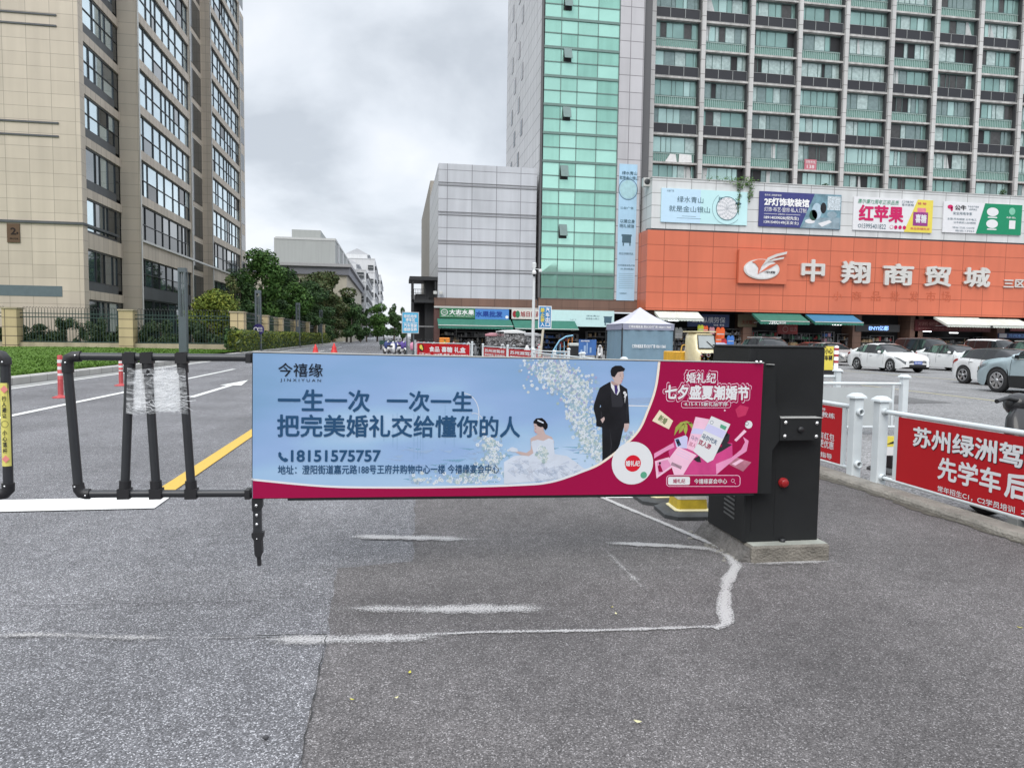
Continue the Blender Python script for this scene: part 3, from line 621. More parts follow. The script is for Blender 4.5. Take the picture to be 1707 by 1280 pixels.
# ================================================================ TRADE CENTRE: white panel block, glass tower, orange podium, apartment slab
YM, YG, YA = 62.0, 64.6, 67.0
WPAN = tile('white_metal_panels', (.50, .515, .55), 2.222, 1.277, .028, (.21, .21, .23), off=(-(4.531+64.6) % 2.222, -7.40 % 1.277), var=.035, streak=.16, rough=.4)
WPAN2 = tile('white_panel_side', (.52, .52, .53), 1.5, 1.41, .035, (.17, .17, .18), off=(0, -1.02), var=.03, streak=.12, rough=.4)
STRIP = tile('grey_panel_strip', (.48, .47, .49), 1.23, 1.52, .035, (.2, .19, .2), off=(.6, .2), var=.04, streak=.12, rough=.4)
FASC = tile('white_fascia_panels', (.62, .63, .63), 2.36, 1.1, .03, (.26, .26, .26), off=(1.3, -.35), var=.03, streak=.12, rough=.4)
ORG = tile('orange_panels', (.60, .155, .082), 2.36, 1.43, .03, (.32, .07, .035), off=(1.3, -.05), var=.035, streak=.07, rough=.42)
BRN = tile('brown_stone', (.17, .098, .072), 1.5, .72, .02, (.08, .045, .035), var=.12, streak=.2, rough=.5)
JOINT = mat('dark_joint', (.10, .10, .105), .6, var=0)
TEAL = [mat('teal_glass', (.42, .75, .63), .055, metal=.62, var=.07, vs=.35, streak=.1), mat('teal_glass_b', (.48, .82, .70), .05, metal=.62, var=.07, vs=.35), mat('teal_glass_c', (.35, .66, .55), .07, metal=.6, var=.08, vs=.4, streak=.15)]
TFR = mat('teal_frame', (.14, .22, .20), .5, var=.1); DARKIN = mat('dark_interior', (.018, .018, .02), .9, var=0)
TC = thing('white_panel_building', 'low windowless block clad in white metal panels above the fruit shop', 'building', (8, YG, 0))
x0, x1 = AY(731, 300, YG).x, AY(895, 300, YG).x; zt = AY(731, 272, YG).z; zb = AY(728, 496, YG).z
m = MB(); m.box((x0+.01, YG, zb), (x1, YG+.3, zt), WPAN); m.box((x0, YG+.302, zb), (x0+.299, AX(716, 400, x0).y, zt), WPAN2)
m.box((x0+.3, YG+.3, zb), (x1, YG+24, zt-.2), WPAN2)
m.build('wall', TC)
JGREY = mat('grey_joint', (.20, .20, .21), .6, var=0); m = MB()
for py in (311, 359.5, 407, 453): 
    z = AY(815, py-1, YG).z; m.box((x0-.04, YG-.05, z-.16), (x1, YG-.002, z-.1), JGREY); m.box((x0-.04, YG-.05, z+.1), (x1, YG-.002, z+.16), JGREY)
m.build('joint_trim', TC)
yb_ = AX(704, 480, x0).y
m = MB(); m.box((x0+.05, AX(716, 400, x0).y, 0), (x0+2, yb_+6, AX(708, 340, x0).z), mat('cream_rear_wall', (.36, .33, .29), .8, streak=.2)); m.build('rear_wall', TC)
m = MB(); zbr = AY(815, 512, YG).z
m.box((x0-.3, YG-.02, zbr), (x1+.2, YG+2, zb-.002), BRN); m.box((x0-.32, YG-.16, zbr-.16), (x1+.2, YG+.2, zbr-.002), ALU); m.build('stone_band', TC)
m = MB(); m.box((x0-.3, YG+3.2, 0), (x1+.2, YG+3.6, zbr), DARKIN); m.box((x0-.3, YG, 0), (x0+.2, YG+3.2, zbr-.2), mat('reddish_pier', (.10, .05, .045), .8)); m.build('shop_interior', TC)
# glass tower
GT = thing('glass_tower', 'tall teal glass tower with tilted open vents and a pale panel strip', 'glass tower', (17, YG, 0))
gx0, gx1 = AY(901, 450, YG).x, AY(1023.5, 450, YG).x; gxs = AY(1063, 450, YG).x; gzb = AY(960, 498, YG).z; GTOP = 44
YT = YG-.25
m = MB(); m.box((gx0-.02, YT+.3, gzb), (gxs, YT+22, GTOP), WPAN2); m.box((gx1, YT-.02, gzb), (gxs, YT+.3, GTOP), STRIP)
m.box((gx0-.25, YT-.05, gzb), (gx0, YT+.3, GTOP), JOINT)
m.box((gx0, YT-.02, 0), (gxs, YT+.3, gzb), BRN) if False else m.box((gx0-.2, YT-.02, AY(960, 519, YG).z), (gxs, YT+.3, gzb-.002), BRN)
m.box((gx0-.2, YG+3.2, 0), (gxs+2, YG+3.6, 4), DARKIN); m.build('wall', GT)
cols = [AY(p, 450, YT).x for p in (901, 929, 956, 989, 1023.5)]
rows = [AY(960, p, YT).z for p in (498, 478.5, 456.5)]
dz = (AY(960, 318, YT).z-AY(960, 456.5, YT).z)/6.0
z = rows[-1]
while z < GTOP-1: z += dz; rows.append(z)
rg = random.Random(5); fr_ = MB(); gl = MB()
for i, (a, c) in enumerate(zip(rows, rows[1:])):
    for j, (u, v) in enumerate(zip(cols, cols[1:])):
        t1, t2 = rg.uniform(-.004, .004), rg.uniform(-.004, .004); mm = rg.choice(TEAL) if i > 1 else TEAL[2]
        gl.poly([(u, YT+t1, a), (v, YT-t1, a), (v, YT+t2, c), (u, YT-t2, c)], mm)
for i, a in enumerate(rows):
    th = .11 if (i % 2 == 0 and i > 1) else .045
    fr_.box((cols[0], YT-.10 if th > .1 else YT-.05, a-th), (cols[-1], YT+.1, a+th), TFR)
for u in cols: fr_.box((u-.035, YT-.05, gzb), (u+.035, YT+.1, GTOP), TFR)
fo = fr_.build('curtain_wall_frame', GT); gl.build('pane', fo)
for k, (px, py) in enumerate(((946, 92), (944, 190), (940, 288), (938, 386), (947, 6))):
    q = AY(px, py, YT); m = MB(); w2, h2 = .36, .62
    m.prism([(q.x-w2, YT-.03, q.z+h2), (q.x+w2, YT-.03, q.z+h2), (q.x+w2, YT-.5, q.z-.45), (q.x-w2, YT-.5, q.z-.45)], (0, -.04, .02), mat('vent_glass', (.12, .17, .16), .25, metal=.4))
    m.box((q.x-w2, YT-.06, q.z-h2), (q.x+w2, YT-.012, q.z+h2), DARKIN); m.build('open_vent', GT)
for k in range(9):
    for xo in (4.5, 9):
        y = YT+22-xo-(2 if k % 2 else 0); zq = 20+k*2.9; m = MB(); m.box((gx0-.06, y, zq), (gx0+.02, y+1.0, zq+1.6), GL_D); m.build('side_window', GT)
# hanging banner on the strip
INK = mat('ink_lettering', (.07, .13, .17), .6, var=0); PALEB = mat('pale_blue_print', (.40, .60, .76), .55, var=.06, vs=.4, streak=.08); PALEB2 = mat('pale_aqua_print', (.50, .74, .76), .55, var=.06, vs=.4)
sp_ = Plane((0, YT-.06, 0), X, Z, .01)
hb = thing('vertical_banner', 'tall pale blue banner hanging on the strip beside the teal glass', 'banner', sp_.p(*sp_.uv(1044, 500)))
m = MB(); bu = (sp_.uv(1032, 300)[0], sp_.uv(1044, 501)[1], sp_.uv(1063, 300)[0]-.05, sp_.uv(1048, 274)[1]); sp_.slab(m, *bu, -.03, 0, PALEB)
T_ = lambda s_, *a, **k: sp_.ptext(m, s_, *a, INK, **k)
mat('disc_green', (.36, .56, .60), .6); T_('绿水青山', 1037, 286, 1062, 292, bold=.01); T_('就是金山银山', 1033, 294, 1064, 300, bold=.01)
u = sp_.uv(1047, 316); sp_.ring(m, *u, .92, .97, .05, INK); sp_.disc(m, *u, .8, .85, mat('disc_green', (.30, .52, .50), .6)); T_('以德立身', 1034, 366, 1058, 372, bold=.01); T_('明礼诚信', 1033, 374, 1057, 380, bold=.01)
sp_.prect(m, 1037, 394, 1052, 405, INK); sp_.prect(m, 1038, 405, 1040, 410, INK); sp_.prect(m, 1049, 405, 1051, 410, INK); sp_.prect(m, 1036, 391, 1053, 394, INK)
T_('树立文明新风尚', 1032, 421, 1055, 425); T_('公益广告', 1034, 345, 1056, 349); T_('文明健康绿色环保', 1030, 441, 1058, 444); T_('从我做起', 1034, 447, 1056, 450)
for i in range(8): sp_.prect(m, 1031+i % 2, 456+i*3.4, 1056, 456.8+i*3.4, mat('faint_ink', (.25, .40, .50), .6, var=0))
T_('宣', 1032, 488, 1045, 490); m.build('cloth', hb)
# orange podium
PD = thing('orange_podium', 'shopping podium with orange panels below a white parapet', 'shopping centre', (45, YM, 0))
ox0 = AY(1078, 450, YM).x; oz0, oz1 = AY(1390, 523, YM).z, AY(1390, 395.5, YM).z; wz1 = AY(1390, 312, YM).z; OX1 = 95
m = MB(); m.box((ox0, YM, oz0), (OX1, YM+.6, oz1), ORG); m.box((ox0, YM+.6, oz0), (ox0+.6, YT+1, oz1), ORG); m.box((ox0+.02, YM+.6, oz0+.2), (OX1, YA-.05, oz1-.2), ORG); m.build('orange_wall', PD)
m = MB(); fx0 = AY(1086, 340, YM).x
m.box((fx0, YM-.06, oz1+.14), (OX1, YM+.5, wz1), FASC); m.box((fx0, YM+.5, oz1+.14), (fx0+.5, YA-.02, wz1), FASC); m.box((fx0-.05, YM-.12, wz1), (OX1, YM+.55, wz1+.07), ALU); m.build('parapet', PD)
m = MB(); m.box((ox0, YM+.04, oz1), (OX1, YM+.5, oz1+.14), JOINT); m.build('shadow_joint', PD)
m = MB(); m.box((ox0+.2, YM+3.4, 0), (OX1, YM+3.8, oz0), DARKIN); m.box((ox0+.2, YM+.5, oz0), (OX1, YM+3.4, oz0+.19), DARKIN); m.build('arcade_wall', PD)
for k, px in enumerate((1084, 1238, 1418, 1512, 1520, 1655, 1780)):
    x = AY(px, 550, YM+2.6).x; m = MB(); m.box((x-.45, YM+1.6, 0), (x+.45, YM+3.38, oz0-.002), BRN); m.build('pillar', PD)
# apartment slab above the podium
AP = thing('apartment_slab', 'wide apartment slab with grey pillars and teal balcony glazing', 'apartment block', (50, YA, 14))
PILL = tile('grey_stone_pillar', (.58, .575, .565), 9, 1.36, .03, (.22, .21, .2), var=.05, streak=.25, rough=.6); SLAB = mat('stained_concrete', (.50, .49, .475), .8, var=.25, vs=.8, streak=.35)
LOUV = mat('dark_louvre', (.020, .021, .027), .5, var=.12, vs=.8); LFR = mat('louvre_frame', (.26, .27, .27), .5, var=0)
px0 = 24.23; pit = (64.66-24.23)/8.0; NB = 10; lv = [34.92, 32.31, 29.5, 26.86, 24.14, 21.35, 18.66]; FL = (34.92-18.66)/6
levels = [18.66+FL*i for i in range(-1, 9)]
m = MB()
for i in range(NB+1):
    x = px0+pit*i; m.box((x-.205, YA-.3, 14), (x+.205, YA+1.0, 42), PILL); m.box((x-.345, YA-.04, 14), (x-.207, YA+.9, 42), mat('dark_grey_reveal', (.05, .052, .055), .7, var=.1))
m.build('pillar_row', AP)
m = MB()
for z in levels: m.box((px0-.2, YA-.05, z-.09), (px0+pit*NB, YA+2.2, z+.09), SLAB); 
m.box((px0-.5, YA+1.2, 14), (px0-.25, YA+14, 42), PILL); m.build('floor_slabs', AP)
m = MB(); m.box((px0-.2, YA+2.2, 14), (px0+pit*NB, YA+2.5, 42), mat('balcony_back', (.10, .13, .125), .8)); m.build('back_wall', AP)
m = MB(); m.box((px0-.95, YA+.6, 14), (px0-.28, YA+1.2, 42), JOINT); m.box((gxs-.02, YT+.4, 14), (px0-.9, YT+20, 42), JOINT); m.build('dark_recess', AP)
WG = [mat('balcony_glass', (0.258, 0.406, 0.379), .06, metal=.5, var=.18, vs=.5), mat('balcony_glass_pale', (0.439, 0.618, 0.587), .07, metal=.5, var=.15, vs=.5), mat('balcony_glass_grey', (0.217, 0.291, 0.285), .07, metal=.45, var=.2), mat('balcony_glass_curtain', (0.425, 0.531, 0.515), .14, metal=.25, var=.3, vs=3), mat('balcony_glass_brown', (0.068, 0.068, 0.068), .1, metal=.2, var=.3), mat('balcony_glass_cyan', (0.279, 0.521, 0.563), .1, metal=.4, var=.15)]
GRN = mat('green_tint_rail_glass', (.21, .36, .32), .08, metal=.45, var=.1); RAILG = mat('green_grey_frame', (.10, .16, .155), .5, var=0); PALE = mat('pale_railing', (.40, .50, .47), .5, var=0)
OPENW = mat('open_window_dark', (.012, .012, .014), .5, var=0)
rg = random.Random(11)
for fi, z in enumerate(levels[:-1]):
    kind = 'B' if fi % 2 == 0 else 'A'                       # B: louvres below the window, A: glass down to the floor
    z0, z1 = z+.09, levels[fi+1]-.09
    zr = z0+(z1-z0)*(.40 if kind == 'B' else .38)
    for b in range(NB):
        xa, xb = px0+pit*b+.207, px0+pit*(b+1)-.347
        f = MB(); p = MB(); yg = YA+.35
        f.box((xa, yg, z1-.1), (xb, yg+.08, z1-.002), RAILG); f.box((xa, yg, zr-.05), (xb, yg+.08, zr+.05), RAILG)
        n_ = rg.choice((5, 6, 6, 7)); ws = [rg.choice((.5, .8, 1, 1.4)) for _ in range(n_)]; tt = sum(ws); x = xa; tone = rg.choice((0, 0, 1, 2, 3, 0)) if rg.random() > .03 else 5
        for w_ in ws:
            xe = x+(xb-xa)*w_/tt; r = rg.random(); t = rg.uniform(-.012, .012); t2 = rg.uniform(-.01, .01)
            mm = WG[tone] if r < .55 else WG[rg.choice((0, 1, 2, 3, 3))] if r < .84 else WG[4] if r < .93 else OPENW
            p.poly([(x, yg+.04+t, zr), (xe, yg+.04-t, zr), (xe, yg+.04+t2, z1), (x, yg+.04-t2, z1)], mm)
            f.box((x-.025, yg, zr), (x+.025, yg+.09, z1-.1), RAILG)
            x = xe
        if rg.random() < .3:                                  # drawn curtains seen behind a pane
            cx = rg.uniform(xa, xb-1)
            p.poly([(cx, yg+.02, zr+.05), (cx+rg.uniform(.3, .9), yg+.02, zr+.05), (cx+rg.uniform(.2, .6), yg+.02, z1-.12), (cx, yg+.02, z1-.12)], CURT)
        o = f.build('window', AP); p.build('pane', o)
        m = MB()
        if kind == 'B':
            m.box((xa, YA-.02, z0+.02), (xb, YA+.06, zr-.06), LOUV)
            for q in range(4): xx = xa+(xb-xa)*q/3; m.box((max(xa, xx-.03), YA-.05, z0+.02), (min(xb, xx+.03), YA-.022, zr-.06), LFR)
            m.box((xa, YA-.05, zr-.1), (xb, YA-.022, zr-.06), LFR); m.box((xa, YA-.05, z0+.02), (xb, YA-.022, z0+.05), LFR)
            m.build('louvre_panel', AP)
        else:
            p2 = MB(); p2.box((xa, yg+.02, z0), (xb, yg+.05, zr-.06), GRN)
            for q in range(22): xx = xa+(xb-xa)*(q+.5)/22; p2.box((xx-.016, yg-.06, z0), (xx+.016, yg-.03, zr-.1), PALE)
            p2.box((xa, yg-.07, zr-.1), (xb, yg-.025, zr-.06), PALE); p2.build('balustrade', AP)
ac = Plane((0, YA+.2, 0), X, Z, .01); RED_ = mat('red_cloth', (.42, .03, .05), .6)
rs = thing('balcony_notice', 'small red notice hung on a balcony rail of the apartment slab', 'sign', ac.p(*ac.uv(1351, 275)))
m = MB(); PNK = mat('faded_red_notice', (.50, .16, .20), .6); ac.slab(m, *ac.pxbox(1341, 266, 1361, 283.5), -.02, 0, PNK); ac.ptext(m, '招租专线', 1343, 268, 1359, 273, WH); ac.ptext(m, '138', 1345, 275.5, 1357, 281, WH); m.build('panel', rs)
tw_ = thing('drying_towels', 'white towels draped over a balcony rail above the parapet', 'towel', ac.p(*ac.uv(1130, 263)))
for pts in (((1108, 270), (1128, 271), (1126, 258), (1117, 257)), ((1131, 271), (1153, 271.5), (1152, 259), (1132, 257))):
    m = MB(); m.prism([ac.p(*ac.uv(*q)) for q in pts], (0, -.05, 0), mat('towel_cotton', (.7, .7, .7), .9)); m.build('towel', tw_)
# ---- billboards on the parapet
bp = Plane((0, YM-.2, 0), X, Z, .012)
NAVY = mat('navy_print', (.055, .06, .20), .5, var=.1); WHB = mat('white_board', (.70, .70, .72), .5, var=.03); YEL = mat('yellow_print', (.72, .60, .10), .5, var=.05); GRNP = mat('green_print', (.015, .24, .12), .5, var=.05); CRIM = mat('crimson_print', (.55, .02, .12), .5, var=.1); GRYP = mat('grey_print', (.25, .33, .38), .5, var=.4, vs=1.2); BLK = mat('black_print', (.02, .02, .025), .5, var=0); TEALP = mat('dusty_teal_print', (.16, .28, .34), .5, var=.5, vs=1.5)
def board(label, x0, y0, x1, y1, sl, bg, cat='billboard', group=None, name='billboard', plane=None, dep=.12):
    """a flat sign in px; sl = how far the right end sits lower in the photo"""
    P = plane or bp; u0, v0 = P.uv(x0, y1)[0], P.uv((x0+x1)/2, y1+sl/2)[1]; u1, v1 = P.uv(x1, y0)[0], P.uv((x0+x1)/2, y0+sl/2)[1]
    r = thing(name, label, cat, P.p((u0+u1)/2, v0), group); m = MB(); P.slab(m, u0, v0, u1, v1, -dep, 0, bg)
    W_, H_ = u1-u0, v1-v0
    def at(a, b): return u0+W_*a, v1-H_*b                     # fractions of the board, from its top left
    def T(s_, a0, b0, a1, b1, mt, **k): P.text(m, s_, *at(a0, b1), *at(a1, b0), mt, **k)
    def R(a0, b0, a1, b1, mt, lay=1): P.rect(m, *at(a0, b1), *at(a1, b0), mt, lay)
    def PL(pts, mt, lay=1): P.poly(m, [at(*q) for q in pts], mt, lay)
    def done(nm='panel'): return m.build(nm, r)
    return P, m, at, T, R, PL, done, W_, H_
P, m, at, T, R, PL, done, W_, H_ = board('pale aqua billboard with line-drawn lattice window at the parapet end', 1101.5, 317, 1247, 373, 0, PALEB2); 
R(.0, .0, .45, 1, mat('pale_sky_print', (.50, .68, .82), .55, var=.03), .5); T('绿水青山', .18, .22, .48, .40, INK); T('就是金山银山', .09, .50, .56, .68, INK); T('公益广告', .06, .04, .14, .10, INK)
u, v = at(.76, .52); P.ring(m, u, v, 1.08, 1.08, .05, INK); P.disc(m, u, v, 1.0, 1.0, WHB, 1.5)
for k in range(5):
    for q in range(5+k*2): P.ring(m, u+(.1+.2*k)*math.cos(q*6.28/(5+k*2)), v+(.1+.2*k)*math.sin(q*6.28/(5+k*2)), .085, .085, .02, INK, 2, 6)
P.ring(m, u, v, 1.45, 1.45, .025, INK, 2, 32, 2.2, 5.6); P.disc(m, *at(.89, .36), .3, .12, INK); T('满城', .655, .18, .70, .28, INK); T('绿', .65, .30, .67, .36, INK); R(.24, .80, .40, .81, INK); R(.18, .86, .46, .87, INK); done()
P, m, at, T, R, PL, done, W_, H_ = board('navy lighting-store billboard with a living room picture', 1264.5, 322, 1403, 380, 0, NAVY)
PL([(.50, 1), (1, 1), (1, 0), (.67, 0)], TEALP); R(.83, .05, .99, .45, mat('pale_mosaic_print', (.5, .56, .6), .6, var=.5, vs=6), 1.5); PL([(.52, .99), (.6, .7), (.99, .66), (.99, .99)], GRYP, 1.5)
for a, b, ru, rv, mt in ((.70, .5, .5, .75, mat('mirror_print', (.4, .52, .6), .4)), (.78, .4, .3, .5, BLK), (.66, .62, .4, .5, mat('plant_print', (.03, .08, .06), .6)), (.89, .58, .5, .3, GRYP), (.62, .8, .5, .2, WHB)): P.disc(m, *at(a, b), ru, rv, mt, 2)
PL([(.72, .85), (.86, .74), (.89, .80), (.77, .95)], WHB, 2.5); T('新中式 | 高端家具馆', .06, .07, .26, .14, WH); T('2F灯饰软装馆', .06, .18, .60, .40, WH, bold=.045); T('灯饰·布艺·窗帘·私人订制', .06, .44, .57, .57, WH); T('18914039028(倪先生)', .06, .69, .48, .80, WH, bold=.02); T('13915493149(王女士)', .06, .82, .48, .93, WH, bold=.02); T('店面地址', .23, .61, .31, .66, WH); R(.06, .63, .22, .64, WH); R(.32, .63, .5, .64, WH); done()
P, m, at, T, R, PL, done, W_, H_ = board('white candy-shop billboard with big red characters and a yellow end', 1421.5, 331, 1556, 386, 0, WHB)
PL([(.64, 1), (1, 1), (1, 0), (.80, 0)], YEL); T('惠尔康72周年正宗品质', .05, .06, .56, .20, GRNP, shear=.2); T('红苹果', .07, .25, .62, .72, CRIM, bold=.04); T('15995401822', .11, .80, .41, .94, INK); T('口味好', .60, .05, .75, .12, INK); T('喜庆喜糖', .60, .14, .75, .21, INK)
P.ring(m, *at(.08, .87), .17, .17, .05, INK)
for k in range(4): P.disc(m, *at(.48+.055*k, .87), .17, .17, WHB if k == 0 else CRIM, 2); P.ring(m, *at(.48+.055*k, .87), .18, .18, .03, CRIM, 2.5, 14)
R(.75, .38, .94, .80, mat('violet_print', (.28, .05, .22), .5, var=.3, vs=4), 2); R(.80, .25, .91, .38, mat('pink_print', (.7, .22, .3), .5, var=.2), 2); T('喜糖', .78, .45, .92, .7, WHB, lay=3, bold=.03); T('糖 糖', .80, .08, .91, .15, CRIM, lay=3); T('食品喜糖批发', .72, .85, .97, .92, CRIM, lay=3); done()
P, m, at, T, R, PL, done, W_, H_ = board('white and green electrical-shop billboard at the right picture edge', 1571, 339, 1704.5, 390, 0, WHB)
PL([(.42, 1), (1, 1), (1, 0), (.52, 0)], GRNP); T('公牛', .14, .10, .28, .26, BLK, bold=.03); T('安全用电专家', .12, .32, .36, .42, INK); T('专业生产插座', .30, .10, .44, .16, INK); T('品质保证', .32, .19, .42, .25, INK); T('主营:开关插座 公牛电工', .05, .52, .42, .59, INK); T('公牛数码 LED照明', .13, .63, .41, .70, INK); T('地址:三区1234号', .12, .80, .40, .86, INK); T('电话:13962', .16, .90, .40, .96, INK); P.disc(m, *at(.08, .17), .3, .2, CRIM, 2); P.disc(m, *at(.10, .24), .12, .2, CRIM, 2)
for a, b in ((.62, .27), (.62, .66)): P.disc(m, *at(a, b), .65, .42, WHB, 2); R(a-.06, b+.16, a+.06, b+.2, WHB, 2)
P.disc(m, *at(.87, .22), .35, .35, mat('pale_green_print', (.2, .5, .36), .5), 2); T('绿色', .80, .40, .92, .46, WH, lay=3); R(.84, .52, .92, .80, WHB, 2); done()
# ---- lettering and emblem on the orange wall
SILV = mat('silver_lettering', (.72, .70, .66), .32, metal=.55, var=.1, vs=1.2)
op = Plane((0, YM-.02, 0), X, Z, .01)
sg = thing('facade_lettering', 'big silver raised characters on the orange wall', 'shop sign', op.p(*op.uv(1490, 475)))
for ch, a, b, c, d in (('中', 1335, 434, 1371.5, 469), ('翔', 1402, 437, 1447, 472), ('商', 1471, 441, 1519, 475), ('贸', 1540, 445, 1582, 477), ('城', 1605.5, 447, 1647, 478)):
    m = MB(); op.ptext(m, ch, a, b, c, d, SILV, lay=3, bold=.03, ext=.05); m.build('letter', sg)
for ch, a, b, c, d in (('三', 1672, 467, 1688, 479), ('区', 1691, 466.5, 1706, 479)): 
    m = MB(); op.ptext(m, ch, a, b, c, d, SILV, lay=3, bold=.03, ext=.05); m.build('letter', sg)
m = MB(); SCAR = mat('scarred_orange', (.50, .11, .05), .6, var=.3, vs=6)
for ch, px in zip('小商品批发市场', (1396, 1428, 1460, 1492, 1523, 1552, 1577)): op.ptext(m, ch, px-8, 486, px+8, 501+(px-1396)*.012, SCAR, lay=.6)
m.build('letter_trace', sg)
em = thing('emblem_sign', 'orange square plate with a silver oval bird emblem', 'wall emblem', op.p(*op.uv(1268, 470)))
m = MB(); u0, v0 = op.uv(1228, 472); u1, v1 = op.uv(1310, 419.5); op.slab(m, u0, v0, u1, v1, .02, .32, mat('orange_plate', (.60, .155, .082), .42, var=.04)); m.build('plate', em)
e2 = Plane((0, YM-.35, 0), X, Z, .012); m = MB()
cu, cv = e2.uv(1269, 449); ru, rv = (e2.uv(1299, 449)[0]-e2.uv(1239.5, 449)[0])/2, (e2.uv(1269, 432)[1]-e2.uv(1269, 466)[1])/2
m.lathe([(1, 0), (1, .06), (.95, .10)], (0, 0, 0), SILV, 40) if False else None
for lay, k, mt in ((0, 1.0, SILV), (3, .93, mat('pale_silver', (.78, .77, .76), .35, metal=.3))): e2.slab
o_ = [e2.p(cu+ru*math.cos(i*.1571), cv+rv*math.sin(i*.1571), 0) for i in range(40)]; m.prism(o_, e2.n*.10, SILV)
o_ = [e2.p(cu+ru*.92*math.cos(i*.1571), cv+rv*.9*math.sin(i*.1571), .10) for i in range(40)]; m.prism(o_, e2.n*.03, mat('pale_silver', (.78, .77, .76), .35, metal=.3))
def sw(pts, mt, d=.14): m.prism([e2.p(*e2.uv(*q), d) for q in pts], e2.n*.05, mt)
sw([(1262, 458), (1263, 447), (1258, 440), (1252, 437), (1262, 433), (1270, 433), (1275, 434), (1268, 444)][::-1], mat('orange_plate', (.60, .155, .082), .42))
sw([(1263, 456), (1282, 442), (1297, 438), (1292, 441.5), (1283, 447)][::-1], mat('orange_plate', (.60, .155, .082), .42), .145)
sw([(1269, 443), (1278, 430), (1292, 424), (1310, 420), (1309, 424), (1294, 428), (1282, 433)][::-1], SILV, .2)
sw([(1277, 437), (1288, 432), (1305, 429), (1304, 432), (1290, 435)][::-1], SILV, .2)
pe = Plane((0, YM-.52, 0), X, Z, .01); pe.ptext(m, '·中翔', 1274, 452, 1292, 456, BLK, bold=.02); m.build('emblem', em)
# creeper hanging over the parapet
# ================================================================ SHOPS: boards, awnings, goods
sf = Plane((0, YG-.35, 0), X, Z, .01); SS = mat('black_steel', (.02, .021, .023), .5, var=.1)
GBRD = mat('green_signboard', (.03, .17, .075), .45, var=.05); BBRD = mat('blue_signboard', (.07, .22, .55), .45, var=.08); CRMB = mat('cream_signboard', (.62, .60, .56), .5, var=.05)
PALEA = mat('pale_mint_signboard', (.52, .72, .72), .5, var=.05); DBLUE = mat('dark_blue_lettering', (.02, .06, .28), .5, var=0); DRED = mat('dark_red_lettering', (.30, .03, .04), .5, var=0)
P, m, at, T, R, PL, done, W_, H_ = board('green fruit-shop signboard with white characters and round logo', 733, 513.5, 792, 529.5, 1, GBRD, 'shop sign', 'shop signboards', 'shop_sign', sf)
T('大志水果', .27, .14, .97, .66, WH, bold=.03); P.ring(m, *at(.13, .42), .32, .26, .05, WH); T('DAZHI', .07, .34, .19, .5, WH); T('FRESH FRUITS · STANDARD QUALITY', .04, .76, .96, .88, WH); done()
P, m, at, T, R, PL, done, W_, H_ = board('blue wholesale-shop signboard beside the green fruit sign', 792, 515, 848.5, 532, 1, BBRD, 'shop sign', 'shop signboards', 'shop_sign', sf)
T('水果批发', .02, .2, .80, .75, DBLUE, bold=.03); P.disc(m, *at(.94, .75), .14, .14, WH); done()
P, m, at, T, R, PL, done, W_, H_ = board('cream signboard with red characters behind the camera pole', 853, 515.5, 902, 531.5, 1, CRMB, 'shop sign', 'shop signboards', 'shop_sign', sf)
T('旭日医药', .30, .2, .98, .75, DRED, bold=.02); P.disc(m, *at(.10, .5), .2, .3, DRED); P.disc(m, *at(.2, .5), .2, .32, GBRD, 2.5); done()
P, m, at, T, R, PL, done, W_, H_ = board('pale mint signboard with the cauldron drawing right of the blue road sign', 918, 517, 1024, 544, 1, PALEA, 'shop sign', 'shop signboards', 'shop_sign', sf)
T('绿水青山', .56, .28, .76, .38, INK); T('就是金山银山', .55, .45, .76, .55, INK); R(.84, .40, .96, .75, INK); R(.85, .75, .87, .9, INK); R(.93, .75, .95, .9, INK); R(.83, .34, .97, .40, INK); T('公益广告', .30, .55, .40, .60, INK); done()
def awning(label, x0, x1, yt, yb, yv, Yw, proj, m_top, text=None, val=None, sl=0, group='awnings over the shop fronts'):
    P = Plane((0, Yw, 0), X, Z); a = AY(x0, yt, Yw); c = AY(x1, yt+sl, Yw); f = AY(x0, yb, Yw-proj); zt = (a.z+c.z)/2; zf = (AY(x0, yb, Yw-proj).z+AY(x1, yb+sl, Yw-proj).z)/2; zv = zf-(yv-yb)*.048
    r = thing('awning', label, 'awning', ((a.x+c.x)/2, Yw, zf), group); m = MB(); n_ = 12
    xa, xb = a.x, c.x
    m.prism([(xa, Yw, zt), (xb, Yw, zt), (xb, Yw-proj, zf), (xa, Yw-proj, zf)], (0, 0, -.03), m_top)
    m.prism([(xa, Yw, zt-.03), (xa, Yw-proj, zf-.03), (xa, Yw-proj, zv), (xa, Yw, zt-.2)], (.02, 0, 0), val or m_top)
    m.prism([(xb, Yw, zt-.03), (xb, Yw-proj, zf-.03), (xb, Yw-proj, zv), (xb, Yw, zt-.2)], (-.02, 0, 0), val or m_top)
    m.build('cover', r)
    m = MB(); k = int((xb-xa)/.28)
    for i in range(k):
        u, v = xa+(xb-xa)*i/k, xa+(xb-xa)*(i+1)/k
        m.prism([(u, Yw-proj-.01, zv+.08), (u+.05, Yw-proj-.01, zv), (v-.05, Yw-proj-.01, zv), (v, Yw-proj-.01, zv+.08), (v, Yw-proj-.01, zf-.02), (u, Yw-proj-.01, zf-.02)], (0, .015, 0), val or m_top)
    if text:
        pp = Plane((0, Yw-proj-.03, 0), X, Z, .004); pp.ptext(m, text[0], *text[1:], WH, bold=.02)
    m.build('valance', r)
    m = MB(); m.cyl((xa, Yw-proj, zf), (xb, Yw-proj, zf), .04, ALU, 6); 
    for x in (xa+.3, xb-.3): m.bar((x, Yw, zt-.9), (x, Yw-proj, zf-.04), .04, .04, ALU)
    m.build('frame', r)
